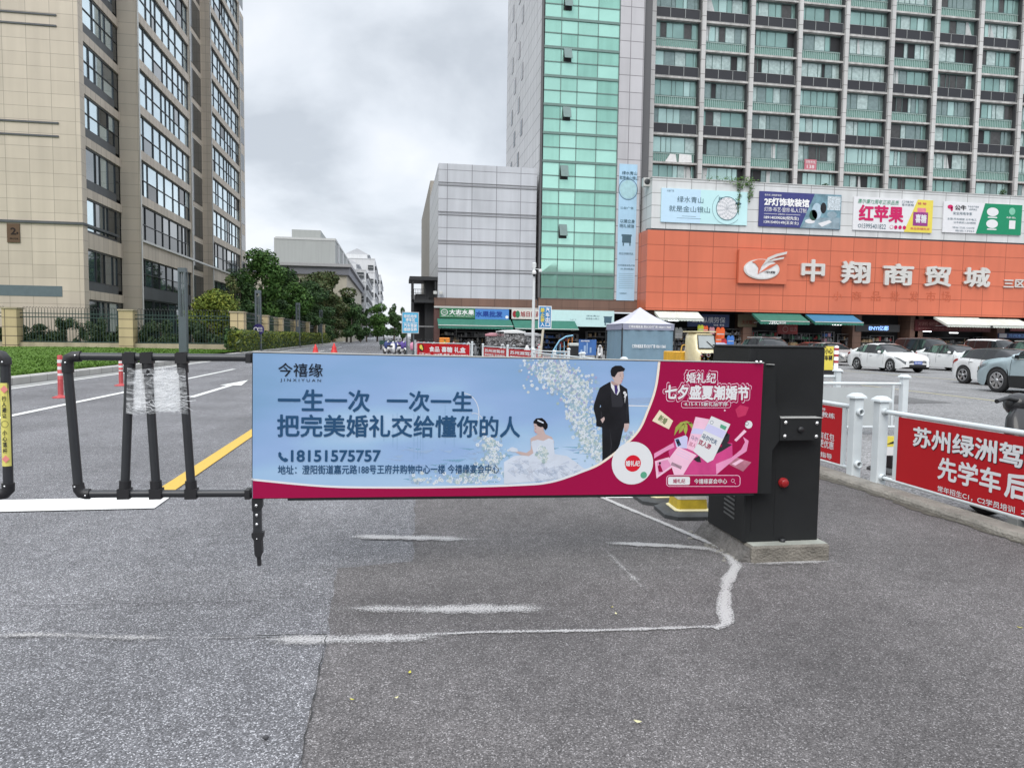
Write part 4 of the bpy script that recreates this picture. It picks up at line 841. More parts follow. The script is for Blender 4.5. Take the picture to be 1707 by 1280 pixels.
AWG = mat('green_awning_canvas', (.03, .16, .115), .7, var=.12, vs=1.5, streak=.15); AWW = mat('white_awning_canvas', (.62, .66, .60), .7, var=.08, vs=1.5, streak=.15); AWB = mat('blue_awning_canvas', (.035, .17, .30), .7, var=.12, vs=1.5)
awning('long green awning under the fruit and wholesale signs', 729, 851, 532, 543, 549, YG-.4, 1.6, AWG)
awning('green awning right of the gap behind the camera pole', 854, 958, 534, 548, 549.5, YG-.4, 1.6, AWG, sl=1)
awning('white awning left of the blue tool-shop sign', 1090.5, 1163, 518.5, 530, 535, YM+.2, 1.4, AWW, sl=1)
awning('dark green awning with a line of white characters', 1253, 1333, 522, 535, 541, YM+.2, 1.7, AWG, ('五金批发 13812345', 1283, 535.5, 1310, 540), sl=1)
awning('blue awning beside the dark green awning', 1342, 1421, 524, 536.5, 542, YM+.2, 1.7, AWB, val=AWG, sl=1)
awning('white awning left of the pair on the dark red shop front', 1556, 1629.5, 528, 541, 545.5, YM+.2, 1.9, AWW, sl=1)
awning('white awning right of the pair on the dark red shop front', 1625.5, 1697, 531, 542, 547, YM+.2, 1.9, AWW, sl=1)
mf = Plane((0, YM+1.5, 0), X, Z, .012); NVB = mat('dark_navy_board', (.012, .03, .10), .5, var=.1); MARO = mat('dark_maroon_board', (.10, .012, .016), .5, var=.15)
P, m, at, T, R, PL, done, W_, H_ = board('navy tool-shop sign with pale characters under the orange wall', 1146, 524, 1216, 545, 0, NVB, 'shop sign', 'shop signboards', 'shop_sign', mf); T('纵横劳保', .34, .22, .90, .68, mat('pale_lettering', (.5, .52, .55), .5, var=0), bold=.01); T('批发 零售', .62, .78, .88, .9, WH); T('工具', .10, .25, .30, .66, MAT['pale_lettering'], bold=.02); done()
P, m, at, T, R, PL, done, W_, H_ = board('dim olive shop sign between the tool shop and the green awning', 1230, 524, 1262, 545, 0, mat('olive_board', (.10, .085, .05), .6), 'shop sign', 'shop signboards', 'shop_sign', mf); T('天天粮油', .2, .45, .95, .8, mat('rust_lettering', (.12, .03, .02), .6, var=0), bold=.02); done()
P, m, at, T, R, PL, done, W_, H_ = board('dark red sign with a ring emblem below the dark green awning', 1296, 541, 1330, 557, 0, mat('red_board', (.20, .02, .02), .5), 'shop sign', 'shop signboards', 'shop_sign', mf); P.ring(m, *at(.38, .5), .3, .3, .07, mat('dim_pink', (.4, .2, .18), .6)); T('烟酒', .6, .25, .95, .7, MAT['dim_pink']); done()
LIT = mat('lit_blue_sign', (.25, .45, .95), .4, var=0, emit=1.0)
P, m, at, T, R, PL, done, W_, H_ = board('dark shop front with a lit blue sign behind the silver car', 1426, 541, 1500, 553, 0, mat('charcoal_board', (.03, .03, .032), .5), 'shop sign', 'shop signboards', 'shop_sign', mf); T('ENYI亿都', .30, .2, .74, .8, LIT, bold=.03); done()
P, m, at, T, R, PL, done, W_, H_ = board('long dark red hardware-shop board behind the pair of white awnings', 1525, 533, 1652, 552, 1, MARO, 'shop sign', 'shop signboards', 'shop_sign', mf); T('对讲机·保险柜', .04, .2, .30, .55, MAT['dim_pink']); T('监控安防 门禁系统 收银设备 批发零售 安装维修', .04, .72, .92, .84, MAT['dim_pink']); done()
P, m, at, T, R, PL, done, W_, H_ = board('dark red board with pink characters at the right picture edge', 1684, 534, 1760, 552, 1, MARO, 'shop sign', 'shop signboards', 'shop_sign', mf); T('力五金', .2, .1, .7, .5, MAT['dim_pink']); T('批发零售', .02, .6, .5, .85, MAT['dim_pink']); done()
P, m, at, T, R, PL, done, W_, H_ = board('small dark blue board under the right end maroon board', 1664, 556, 1740, 564, 0, NVB, 'shop sign', 'shop signboards', 'shop_sign', mf); R(.02, .1, .18, .9, mat('dim_white', (.4, .4, .42), .5, var=0)); T('苏州水工泵阀', .22, .15, .8, .8, mat('dim_blue', (.12, .25, .5), .5, var=0)); done()
# racks of goods standing in the arcade
rg = random.Random(21)
SHELF = mat('rack_metal', (.22, .22, .22), .5, metal=.3, var=.1)
GOODS = [mat('goods_'+n_, c, .6, var=.25, vs=5) for n_, c in (('grey', (.20, .20, .21)), ('white', (.5, .5, .48)), ('red', (.38, .05, .05)), ('blue', (.06, .14, .38)), ('green', (.06, .22, .12)), ('tan', (.30, .22, .13)), ('dark', (.05, .05, .055)), ('orange', (.55, .18, .03)), ('pink', (.5, .25, .3)))]
def rack(px, Yr, wd, ht, label, palette, dense=60):
    x = AY(px, 560, Yr).x; r = thing('goods_rack', label, 'shelf rack', (x, Yr, 0), 'racks of goods in the shop arcade'); m = MB()
    for sx in (-1, 1):
        for dy in (0, .45): m.box((x+sx*wd/2-.025, Yr+dy-.025, 0), (x+sx*wd/2+.025, Yr+dy+.025, ht), SHELF)
    n_ = int(ht/.5)
    for k in range(1, n_+1): m.box((x-wd/2, Yr, k*ht/n_-.03), (x+wd/2, Yr+.45, k*ht/n_), SHELF)
    m.build('frame', r); m = MB()
    for k in range(n_):
        q = x-wd/2+.05
        while q < x+wd/2-.1:
            w_ = rg.uniform(.08, .3); h_ = rg.uniform(.12, ht/n_-.08); mt = GOODS[rg.choice(palette)]
            if rg.random() < .65: m.bbox((q, Yr+rg.uniform(0, .12), k*ht/n_+.003), (min(q+w_, x+wd/2-.03), Yr+.42, k*ht/n_+h_), mt, .012)
            else: m.lathe([(0, 0), (w_*.4, .01), (w_*.45, h_*.5), (w_*.25, h_*.9), (0, h_)], (q+w_/2, Yr+.2, k*ht/n_+.003), mt, 8)
            q += w_+rg.uniform(.01, .07)
    m.build('goods', r, kind='stuff')
rack(1098, YM+1.2, 2.2, 2.7, 'rack of tools at the arcade end beside the blue tent', (0, 1, 6, 0, 2))
rack(1128, YM+1.9, 1.8, 2.5, 'rack of grey hardware behind the cream tricycle', (0, 0, 1, 6, 5))
rack(1221, YM+2.0, 2.3, 2.6, 'rack of packets under the dim olive sign', (0, 1, 0, 6, 6))
rack(1247, YM+2.2, 1.9, 2.4, 'rack of small boxes below the dark green awning', (0, 6, 1, 0, 5))
rack(1335, YM+2.0, 1.8, 2.3, 'rack of bottles below the gap between the awnings', (2, 6, 4, 0, 6))
rack(1382, YM+1.0, 1.0, 2.5, 'tall narrow rack of pink and blue packets by the arcade pillar', (8, 1, 3, 0, 8))
rack(1408, YM+2.2, 1.5, 2.3, 'dark rack under the blue awning', (6, 0, 6, 5))
rack(1470, YM+2.4, 2.6, 2.2, 'wide rack below the lit blue sign', (6, 1, 0, 5, 2))
rack(1590, YM+2.4, 3.4, 2.1, 'wide rack of dark goods under the hardware-shop board', (6, 6, 0, 5))
rack(1640, YM+2.3, 1.6, 2.2, 'rack of pale packets under the right white awning', (1, 0, 6))
rack(745, YG+2.0, 1.8, 2.2, 'rack under the fruit-shop awning', (0, 6, 1, 5)); rack(778, YG+2.2, 2.2, 2.0, 'rack of pale boxes under the wholesale sign', (1, 0, 6, 0)); rack(815, YG+2.4, 2.0, 2.0, 'rack of dark boxes left of the canopied tricycles', (6, 0, 6, 5)); rack(948, YG+1.2, 1.8, 1.9, 'rack of orange cloth beside the blue folding door', (7, 2, 7, 0))
rack(1152, YM+2.4, 2.6, 2.6, 'rack of mixed goods behind the hanging vests', (0, 2, 7, 1, 3)); rack(1186, YM+2.5, 2.4, 2.7, 'tall rack of red and orange packets behind the vests', (2, 7, 1, 6, 2)); rack(1275, YM+2.4, 2.6, 2.5, 'rack of red packets below the dark green awning', (2, 0, 6, 4, 6)); rack(1305, YM+2.6, 2.4, 2.4, 'rack of grey parcels below the ring emblem sign', (0, 6, 1, 0)); rack(1358, YM+2.5, 2.2, 2.3, 'rack of small tins left of the pink and blue rack', (6, 4, 2, 0)); rack(1444, YM+2.3, 1.6, 2.0, 'rack of yellowish packets left below the lit blue sign', (5, 1, 7, 5)); rack(1548, YM+2.4, 2.2, 2.1, 'rack of pale tins left below the hardware-shop board', (1, 0, 6)); rack(870, YG+2.3, 2.4, 2.0, 'rack hidden partly by the canopied tricycles', (6, 0, 3, 5)); rack(1000, YG+2.2, 2.6, 2.2, 'rack of brown boxes left of the blue tent', (5, 5, 0, 6)); rack(920, YG+2.5, 2.2, 2.0, 'rack of blue packets behind the road sign', (3, 3, 6, 0))
CART = mat('cardboard', (.30, .20, .11), .85, var=.15, vs=3); TAPE = mat('packing_tape', (.42, .32, .18), .4)
for k, (px, yy, n_, lb) in enumerate(((1112, YM+.3, 3, 'stack of three cartons beside the blue tent'), (1262, YM+.9, 4, 'stack of four cartons below the dim olive sign'), (1322, YM+.8, 3, 'stack of cartons under the ring emblem sign'), (1432, YM+1.0, 2, 'two cartons by the pillar left of the lit blue sign'), (1540, YM+1.2, 4, 'stack of cartons left of the black people carrier'), (1660, YM+1.1, 3, 'stack of cartons under the right end maroon board'), (760, YG+.6, 3, 'stack of cartons under the fruit-shop awning'), (830, YG+.7, 2, 'two cartons under the right end of the long green awning'))):
    q = AY(px, 560, yy); r = thing('carton_stack', lb, 'cartons', (q.x, yy, 0), 'cartons stacked before the shops'); z = 0
    for j in range(n_):
        m = MB(); h = rg.uniform(.32, .5); w_ = rg.uniform(.28, .4); dx_ = rg.uniform(-.05, .05); m.bbox((dx_-w_, -.25, z+.004), (dx_+w_, .25, z+h), CART if (k+j) % 3 else GOODS[1], .012); m.box((dx_-.03, -.2535, z+.02), (dx_+.03, -.251, z+h-.02), TAPE); m.build('carton', r, local=True); z += h
TUBE = mat('lit_shop_lamp', (.95, .97, 1.0), .4, var=0, emit=3.0)
for k, (px, yy, zz_, lb) in enumerate(((1122, YM+2.2, 3.3, 'lit strip lamp inside the tool shop'), (1290, YM+2.6, 3.2, 'lit strip lamp below the dark green awning'), (1395, YM+2.6, 3.2, 'lit strip lamp below the blue awning'), (1478, YM+2.8, 3.0, 'lit strip lamp beside the lit blue sign'), (1545, YM+2.6, 2.7, 'lit strip lamp left below the hardware-shop board'), (1590, YM+2.8, 2.6, 'lit strip lamp in the middle of the hardware shop'), (770, YG+2.0, 2.9, 'lit strip lamp inside the fruit shop'))):
    q = AY(px, 550, yy); r = thing('strip_lamp', lb, 'lamp', (q.x, yy, zz_), 'lit lamps inside the shops'); m = MB(); m.cyl((q.x-.5, yy, zz_), (q.x+.5, yy, zz_), .035, TUBE, 8); m.build('tube', r); m = MB(); m.box((q.x-.55, yy-.04, zz_+.036), (q.x+.55, yy+.04, zz_+.09), ALU); m.bar((q.x, yy, zz_+.09), (q.x, yy, 3.9), .02, .02, SS); m.build('fitting', r)
def vest(px, py, col, label, s_=1.0):
    q = AY(px, py, YM+1.0); r = thing('hanging_garment', label, 'work garment', q, 'garments hung before the tool shop'); m = MB()
    w_, h_ = .27*s_, .36*s_; m.prism([(q.x-w_, q.y, q.z-h_), (q.x+w_, q.y, q.z-h_), (q.x+w_*1.1, q.y, q.z+h_*.5), (q.x+w_*.75, q.y, q.z+h_), (q.x+w_*.3, q.y, q.z+h_), (q.x, q.y, q.z+h_*.6), (q.x-w_*.3, q.y, q.z+h_), (q.x-w_*.75, q.y, q.z+h_), (q.x-w_*1.1, q.y, q.z+h_*.5)], (0, .12, 0), col)
    m.build('cloth', r); m = MB(); m.box((q.x-w_*.9, q.y-.015, q.z-h_*.3), (q.x+w_*.9, q.y-.002, q.z-h_*.1), mat('reflective_band', (.6, .6, .6), .3, metal=.4)); m.build('band', r)
OR_, YE_, RD_, GN_, BL_ = mat('hi_vis_orange', (.8, .13, .03), .6, var=.15), mat('hi_vis_yellow', (.55, .62, .05), .6, var=.15), mat('work_red', (.5, .03, .04), .7, var=.2), mat('lime_cloth', (.3, .45, .1), .7), mat('bright_blue_cloth', (.06, .2, .6), .7, var=.2)
vest(1168, 548, YE_, 'yellow vest hung leftmost before the tool shop'); vest(1176, 549, OR_, 'orange-yellow vest hung next to the yellow vest', .9); vest(1187, 551, GOODS[8], 'pink garment hung between the orange vests', .9); vest(1201, 555, OR_, 'large bright orange vest hung before the tool shop', 1.5); vest(1205, 573, RD_, 'red garment hung low beside the orange vest', 1.3); vest(1198, 565, OR_, 'orange garment hung under the large orange vest', 1.0); vest(1218, 567, BL_, 'blue bag hung right of the red garment', 1.2); vest(1204, 586, RD_, 'red garment hung lowest beside the gate cabinet', 1.1); vest(1131, 555, GOODS[1], 'white garment hung left before the tool shop', 1.4); vest(1118, 549, GOODS[0], 'grey garment hung under the white awning')
# steel stair landing at the left end of the white block
SS_ = mat('black_steel', (.02, .021, .023), .5, var=.1)
st = thing('steel_landing', 'black steel stair landing with railing on the left end of the white block', 'steel stair', (x0-.9, YG+1, 0))
sxa, sxb = AY(687, 500, YG+1).x, AY(727, 500, YG+1).x; szs = [AY(700, p, YG+1).z for p in (462, 468, 483, 500, 505)]
m = MB(); m.box((sxa-.25, YG+.2, szs[1]), (sxb+.1, YG+5, szs[0]), SS); m.build('roof', st)
m = MB(); m.box((sxa, YG+.3, szs[4]), (sxb, YG+5, szs[3]), SS); m.build('deck', st)
m = MB()
for x in (sxa+.06, sxb-.1): m.box((x-.07, YG+.3, 0), (x+.07, YG+.44, szs[1]), SS); m.box((x-.07, YG+4.8, 0), (x+.07, YG+4.94, szs[1]), SS)
m.box((sxb-1.0, YG+1.5, 0), (sxb+.3, YG+5, szs[1]), SS); m.build('post', st)
m = MB(); zr = szs[2]
for z in (zr, zr-.35, szs[3]+.08): m.bar((sxa, YG+.33, z), (sxb-1, YG+.33, z), .05, .04, SS); m.bar((sxa, YG+.33, z), (sxa, YG+5, z), .05, .04, SS)
for k in range(9): x = sxa+(sxb-1-sxa)*k/8; m.bar((x, YG+.33, szs[3]), (x, YG+.33, zr), .03, .03, SS)
m.build('railing', st)
m = MB(); m.box((sxa+.2, YG+.8, szs[3]), (sxa+1.5, YG+1.3, szs[3]+.45), SS); m.box((sxa+.3, YG+.7, szs[3]+.45), (sxa+1.4, YG+1.4, szs[3]+.52), SS); m.build('bench', st)
m = MB(); m.box((sxa+.1, YG+3.2, 0), (sxb+.6, YG+3.4, szs[4]-.003), DARKIN); m.build('lower_screen', st); m = MB(); m.bar((sxa, YG+.35, AY(700, 544, YG).z), (sxb, YG+.35, AY(700, 544, YG).z), .08, .1, mat('steel_grey', (.2, .2, .2), .5)); m.build('crossbar', st)
fl = thing('floodlight', 'pair of white floodlights on the corner of the white block', 'floodlight', AY(730, 488, YG-.3)); q = fl.location
for dx_ in (-.25, .25): 
    m = MB(); m.bbox((q.x+dx_-.16, q.y-.12, q.z-.13), (q.x+dx_+.16, q.y+.1, q.z+.13), ALU, .03); m.bar((q.x+dx_, q.y+.1, q.z), (q.x+dx_, YG+.1, q.z-.1), .05, .05, SS); m.build('lamp_head', fl)
# tall building across the road behind the camera: what the shop glass reflects
ob = thing('opposite_block', 'brown block of flats across the road, seen only in the glass', 'apartment block', (20, -62, 0)); m = MB(); m.box((-25, -80, 0), (75, -62, 20), mat('opposite_wall', (.05, .05, .045), .8, var=.5, vs=.2)); m.box((-25, -84, 20), (10, -66, 23), MAT['opposite_wall']); m.build('wall', ob)
# ================================================================ THE BARRIER GATE
BLACK = mat('black_powder_coat', (.014, .015, .017), .45, var=.15, vs=2); CHAR = mat('charcoal_cabinet_paint', (.016, .017, .018), .5, var=.35, vs=1.3, bump=.05, bs=400, spec=.25); PIPE = mat('dark_grey_pipe', (.035, .037, .041), .38, metal=.2, var=.12, vs=5); RUB = mat('black_plastic_joint', (.014, .014, .016), .5, var=.15); CHROME = mat('bright_bolt', (.75, .75, .75), .22, metal=1, var=0)
YB = 4.36
bxa, bxb, bya, byb, bz = 2.36, 2.915, 4.47, 5.04, 1.47
gc = thing('barrier_cabinet', 'charcoal barrier gate cabinet on a concrete block with a red button', 'gate cabinet', (2.64, 4.7, .12))
m = MB(); m.bbox((bxa, bya, .12), (bxb, byb, bz-.01), CHAR, .008); m.bbox((bxa-.006, bya-.006, bz-.012), (bxb+.006, byb+.006, bz), CHAR, .006)
m.box((bxa+.05, bya-.0025, .2), (bxa+.052, bya+.01, bz-.03), BLACK); m.box((bxa+.22, bya-.002, .16), (bxa+.2215, bya+.01, .62), BLACK); m.build('housing', gc)
m = MB()
for k in range(8): z = .245+k*.032; m.prism([(bxa-.004, bya+.14, z), (bxa-.004, bya+.30, z+.012), (bxa-.004, bya+.30, z+.024), (bxa-.004, bya+.14, z+.012)], (.006, 0, 0), mat('vent_slot', (.16, .165, .165), .4, metal=.4))
m.build('vent', gc)
bp_ = Plane((0, bya-.004, 0), X, Z, .002); m = MB(); u, v = bp_.uv(1305, 804)
m.lathe([(.034, 0), (.034, .016), (.028, .018), (.028, .03), (.024, .036), (0, .037)], (u, bya-.002, v), mat('red_button_plastic', (.30, .012, .015), .3, var=.1), 24, ax=(0, -1, 0)); m.build('push_button', gc)
u, v = bp_.uv(1308, 905); m = MB(); m.lathe([(.02, 0), (.02, .02), (0, .022)], (bxa+.28, bya-.015, .122), BLACK, 12); m.build('cable_gland', gc)
cb_ = thing('concrete_block', 'weathered concrete footing under the barrier cabinet', 'footing', (2.64, 4.7, 0))
m = MB(); m.bbox((2.372, 4.365, 0), (2.945, 5.1, .119), mat('footing_concrete', (.19, .175, .15), .9, var=.4, vs=9, bump=.9, bs=60), .012); m.box((2.385, 4.38, .1185), (2.935, 5.09, .121), mat('footing_top', (.30, .31, .275), .9, var=.25, vs=6)); m.build('block', cb_)
b = MB(); b.add([(2.371, 4.40, .10), (2.371, 5.1, .115), (2.29, 5.12, .003), (2.31, 4.42, .003), (2.371, 4.38, .003)], [(0, 1, 2, 3), (0, 3, 4)], mat('dirt_ramp', (.13, .122, .115), .95, var=.5, vs=14, bump=1, bs=50)); 
for k in range(40):
    q = (2.33-abs(random.gauss(0, .06)), random.uniform(4.45, 5.2)); r_ = random.uniform(.008, .03); b.ell((q[0], q[1], .004), (r_, r_, r_*.4), mat('grit', (.2, .19, .17), .95, var=.3), 6, 4)
tag(b.build('gravel_dirt'), kind='stuff')
# ---- the advertising arm
arm = thing('barrier_gate', 'horizontal barrier arm with a blue and crimson wedding advertising board and folding rails', 'barrier gate', (2.3, YB, 1.1))
def E3(px, py, y=YB): return AY(px, py, y)
TL, TR, BL, BR = E3(421.5, 588.5), E3(1273, 606.5), E3(417.5, 829), E3(1260.5, 822.5)
rr = (TR-TL).normalized(); B = Plane(TL, rr, (Z-rr*Z.dot(rr)), .0006)
# real rectangle that best fits the four corners
ul, ur = 0.0, B.uv(1267, 714)[0]; vt, vb = 0.0, (B.uv(417.5, 829)[1]+B.uv(1260.5, 822.5)[1])/2
m = MB(); B.slab(m, ul-.004, vb-.004, ur+.004, vt+.004, -.055, 0, BLACK); B.slab(m, ul-.006, vt+.0045, ur+.006, vt+.010, -.05, .003, ALU); B.slab(m, ul+.2, vb-.018, ur-.02, vb-.0045, -.05, -.004, BLACK); m.build('board_frame', arm)
SKYP = mat('sky_blue_print', (.225, .355, .55), .38, var=0)
def printed_scene(m):
    """the soft blue studio backdrop of the printed picture: deeper above, paler towards the draped floor"""
    n = m.node_tree.nodes; l = m.node_tree.links; p = n['Principled BSDF']; t = n.new('ShaderNodeNewGeometry')
    mp = n.new('ShaderNodeMapping'); mp.inputs['Scale'].default_value = (.55, 1, 1.9); l.new(t.outputs['Position'], mp.inputs[0])
    a = n.new('ShaderNodeTexNoise'); a.inputs['Scale'].default_value = 1.5; a.inputs['Detail'].default_value = 3; l.new(mp.outputs[0], a.inputs['Vector'])
    s = n.new('ShaderNodeSeparateXYZ'); l.new(t.outputs['Position'], s.inputs[0])
    zr = n.new('ShaderNodeMapRange'); zr.inputs['From Min'].default_value = 1.35; zr.inputs['From Max'].default_value = .62; zr.inputs['To Min'].default_value = -.22; zr.inputs['To Max'].default_value = .30; l.new(s.outputs[2], zr.inputs[0])
    xr = n.new('ShaderNodeMapRange'); xr.inputs['From Min'].default_value = -.8; xr.inputs['From Max'].default_value = 1.2; xr.inputs['To Min'].default_value = -.05; xr.inputs['To Max'].default_value = .12; l.new(s.outputs[0], xr.inputs[0])
    m1 = n.new('ShaderNodeMath'); l.new(a.outputs[0], m1.inputs[0]); l.new(zr.outputs[0], m1.inputs[1]); m2 = n.new('ShaderNodeMath'); l.new(m1.outputs[0], m2.inputs[0]); l.new(xr.outputs[0], m2.inputs[1])
    r = n.new('ShaderNodeValToRGB'); l.new(m2.outputs[0], r.inputs[0]); e = r.color_ramp.elements; e[0].position = .22; e[0].color = (.19, .335, .52, 1); e[1].position = .88; e[1].color = (.44, .57, .74, 1)
    for q, c in ((.42, (.235, .375, .60)), (.55, (.27, .40, .64)), (.68, (.31, .47, .67))): x = e.new(q); x.color = (*c, 1)
    l.new(r.outputs[0], p.inputs['Base Color'])
printed_scene(SKYP); SKYP2 = mat('pale_blue_print_field', (.29, .41, .60), .38, var=.08, vs=2); CRI = mat('crimson_vinyl', (.31, .004, .055), .36, var=.05, vs=2); CRIL = mat('light_crimson_print', (.55, .06, .22), .36, var=.15, vs=9); PINKP = mat('pink_print_ribbon', (.72, .28, .48), .36, var=.12, vs=8); PINKL = mat('pale_pink_print', (.80, .50, .64), .36, var=.08, vs=8); NAVT = mat('navy_vinyl_lettering', (.022, .075, .165), .4, var=0); DKT = mat('near_black_vinyl', (.012, .018, .03), .4, var=0); WHP = mat('white_vinyl', (.68, .69, .71), .38, var=.02); CREAMP = mat('cream_vinyl_edge', (.78, .70, .60), .4, var=0); SKIN = mat('printed_skin', (.50, .38, .36), .45, var=.04); SKIN2 = mat('printed_skin_tone', (.40, .28, .26), .45, var=.04); SUIT = mat('printed_black_suit', (.012, .012, .015), .4, var=.4, vs=9); SUIT2 = mat('printed_charcoal_fold', (.028, .028, .034), .4, var=.2); HAIR = mat('printed_black_hair', (.010, .009, .011), .4, var=.2); GOWN = mat('printed_white_gown', (.56, .61, .70), .4, var=.10, vs=7); GOWN2 = mat('printed_gown_fold', (.47, .55, .68), .4, var=.1, vs=8, alpha=.22); GRNV = mat('printed_green', (.10, .34, .22), .4, var=.05); OLIVE = mat('printed_palm_green', (.33, .36, .08), .4, var=.2, vs=12); LILAC = mat('printed_lilac', (.55, .55, .78), .4, var=.05)
AQUA = mat('printed_aqua', (.24, .46, .60), .38, var=.15, vs=5, alpha=.5)
m = MB()
c7 = lambda x, y: (410+x*.2636, 580+y*.2636); c8 = lambda x, y: (840+x*.2578, 580+y*.2578); c9 = lambda x, y: (1070+x*.1328, 660+y*.1328); c1 = lambda x, y: (840+x*.18746, 590+y*.18746)
def U(p): 
    u, v = B.uv(*p); return (min(max(u, ul+.002), ur-.002), min(max(v, vb+.002), vt-.002))
def PG(pts, mt, lay, f=lambda x, y: (x, y)):
    q = [U(f(*p)) for p in pts]; a = sum(x0*y1-x1*y0 for (x0, y0), (x1, y1) in zip(q, q[1:]+q[:1]))
    B.poly(m, q if a > 0 else q[::-1], mt, lay)
def TX(s_, x0, y0, x1, y1, mt, lay=6, f=lambda x, y: (x, y), **k):
    (x0, y0), (x1, y1) = f(x0, y0), f(x1, y1); B.ptext(m, s_, x0, y0, x1, y1, mt, lay=lay, **k)
def DC(x, y, r, mt, lay, f=lambda x, y: (x, y), n=28):
    u, v = B.uv(*f(x, y)); B.disc(m, u, v, r, r, mt, lay, n)
B.rect(m, ul, vb, ur, vt, SKYP, 1)
def spline(pts, k=6):
    o = []
    for i in range(len(pts)-1):
        p0, p1, p2, p3 = pts[max(i-1, 0)], pts[i], pts[i+1], pts[min(i+2, len(pts)-1)]
        for j in range(k):
            t = j/k; o.append(tuple(.5*(2*p1[a]+(p2[a]-p0[a])*t+(2*p0[a]-5*p1[a]+4*p2[a]-p3[a])*t*t+(3*p1[a]-p0[a]-3*p2[a]+p3[a])*t**3) for a in (0, 1)))
    return o+[pts[-1]]
# pale washes of the printed scenery
PG([(1045, 664), (1090, 662), (1086, 672), (1044, 676)], GOWN2, 1.72); B.line(m, [U((1046, 676)), U((1084, 677))], .006, WHP, 2)
for k in range(90):
    x = random.uniform(640, 1000); y = random.uniform(744, 803); l_ = random.uniform(8, 44)
    PG([(x, y), (x+l_, y+random.uniform(-3, 3)), (x+l_*.7, y+random.uniform(1.5, 4))], random.choice((AQUA, AQUA, GOWN2, SKYP2)), 1.8+k*.001)
for x, y0, y1 in ((655, 690, 745), (662, 688, 750), (690, 690, 765), (696, 692, 765), (701, 690, 760), (705, 692, 765), (742, 675, 740), (640, 700, 735), (757, 700, 745)): B.line(m, [U((x, y0)), U((x, y1))], .0025, mat('faint_grey_blue_print', (.22, .36, .55), .4, var=0), 1.95)
u, v = U((772, 690)); B.ring(m, u, v, .10, .13, .004, WHP, 1.95, 24, -1.2, 1.6); B.ring(m, *U((790, 715)), .07, .10, .003, WHP, 1.95, 24, -1.4, 1.8)
FLW = [mat('flower_print_'+n_, c, .4, var=0) for n_, c in (('white', (.62, .67, .73)), ('cream', (.55, .60, .59)), ('blue', (.30, .42, .60)), ('aqua', (.29, .42, .50)), ('grey', (.27, .36, .46)), ('green', (.33, .43, .43)), ('violet', (.34, .35, .54)))]
def blossoms(path, spread, n, wt, lay=2.0):
    P = spline(path, 10)
    for k in range(n):
        a, s_ = random.choice(P), spread; x, y = random.gauss(a[0], s_*.55), random.gauss(a[1], s_*.5)
        if y < 592 or y > 806 or x > 1097: continue
        r_ = random.uniform(.004, .015); mt = random.choices(FLW, wt)[0]; u, v = B.uv(x, y); t0 = random.random()*6; nn = random.choice((5, 6, 7))
        q = [(u+r_*(1 if i % 2 else .62)*math.cos(t0+i*math.pi/nn), v+r_*(1 if i % 2 else .62)*math.sin(t0+i*math.pi/nn)) for i in range(nn*2)]
        B.poly(m, [(min(max(a_, ul+.003), ur-.003), min(max(b_, vb+.003), vt-.003)) for a_, b_ in q], mt, lay+k*.0008)
        if r_ > .009 and mt in FLW[:2]: B.disc(m, u, v, r_*.25, r_*.25, FLW[random.choice((3, 5, 1))], lay+k*.0008+.4, 6)
blossoms([c1(330, 110), c1(430, 180), c1(560, 250), c1(700, 300)], 27, 900, (8, 5, 3, 4, 2, 2, 2)); blossoms([c1(470, 110), c1(520, 120)], 14, 90, (2, 1, 4, 2, 2, 1, 4)); blossoms([c1(620, 300), c1(680, 400), c1(640, 500), c1(700, 600)], 16, 560, (8, 5, 2, 4, 2, 2, 1)); blossoms([c1(700, 600), c1(760, 740), c1(790, 820), c1(850, 900)], 17, 600, (7, 5, 2, 4, 2, 3, 0)); blossoms([c1(1080, 760), c1(1140, 720)], 7, 70, (4, 3, 3, 3, 2, 2, 1)); blossoms([(812, 735), (825, 760), (805, 785), (770, 800)], 14, 560, (8, 4, 3, 4, 2, 2, 0)); blossoms([(690, 800), (770, 798), (850, 790)], 9, 160, (7, 3, 4, 4, 1, 1, 0))
FOLDW = mat('printed_white_fold', (.62, .66, .74), .4, var=0, alpha=.25)
# the bride in her gown
PG([(0, 960), (90, 905), (250, 890), (430, 885), (560, 905), (640, 960), (700, 1010), (770, 1035), (620, 1085), (300, 1130), (0, 1155)], GOWN, 3, c1)
for k in range(60):
    x, y = random.uniform(20, 660), random.uniform(930, 1110); PG([(x, y), (x+random.uniform(30, 110), y+random.uniform(-50, 60)), (x+random.uniform(20, 90), y+random.uniform(-40, 70))], random.choice((GOWN2, GOWN2, FOLDW)), 3.3+k*.001, c1)
PG([(282, 725), (312, 700), (352, 672), (368, 712), (425, 738), (445, 775), (440, 830), (380, 870), (268, 850), (238, 800), (236, 750)], SKIN, 3.6, c1); PG([(244, 775), (300, 760), (350, 772), (400, 748), (440, 762), (452, 905), (420, 960), (250, 962), (240, 850)], GOWN, 3.9, c1)
PG([(240, 795), (238, 850), (200, 878), (122, 862), (96, 846), (92, 866), (150, 897), (222, 906), (262, 880)], SKIN, 4.0, c1); PG([(45, 838), (75, 826), (120, 840), (124, 868), (80, 872), (50, 860)], GOWN, 4.1, c1)
PG([(262, 612), (290, 618), (338, 640), (354, 660), (346, 682), (310, 714), (284, 703), (268, 684), (271, 656)], SKIN, 4.2, c1); PG([(262, 600), (285, 572), (338, 568), (366, 590), (389, 625), (388, 652), (370, 676), (356, 664), (345, 648), (326, 650), (300, 640), (288, 622), (262, 616)], HAIR, 4.4, c1); PG([(300, 582), (352, 606), (352, 618), (296, 594)], GOWN, 4.6, c1)
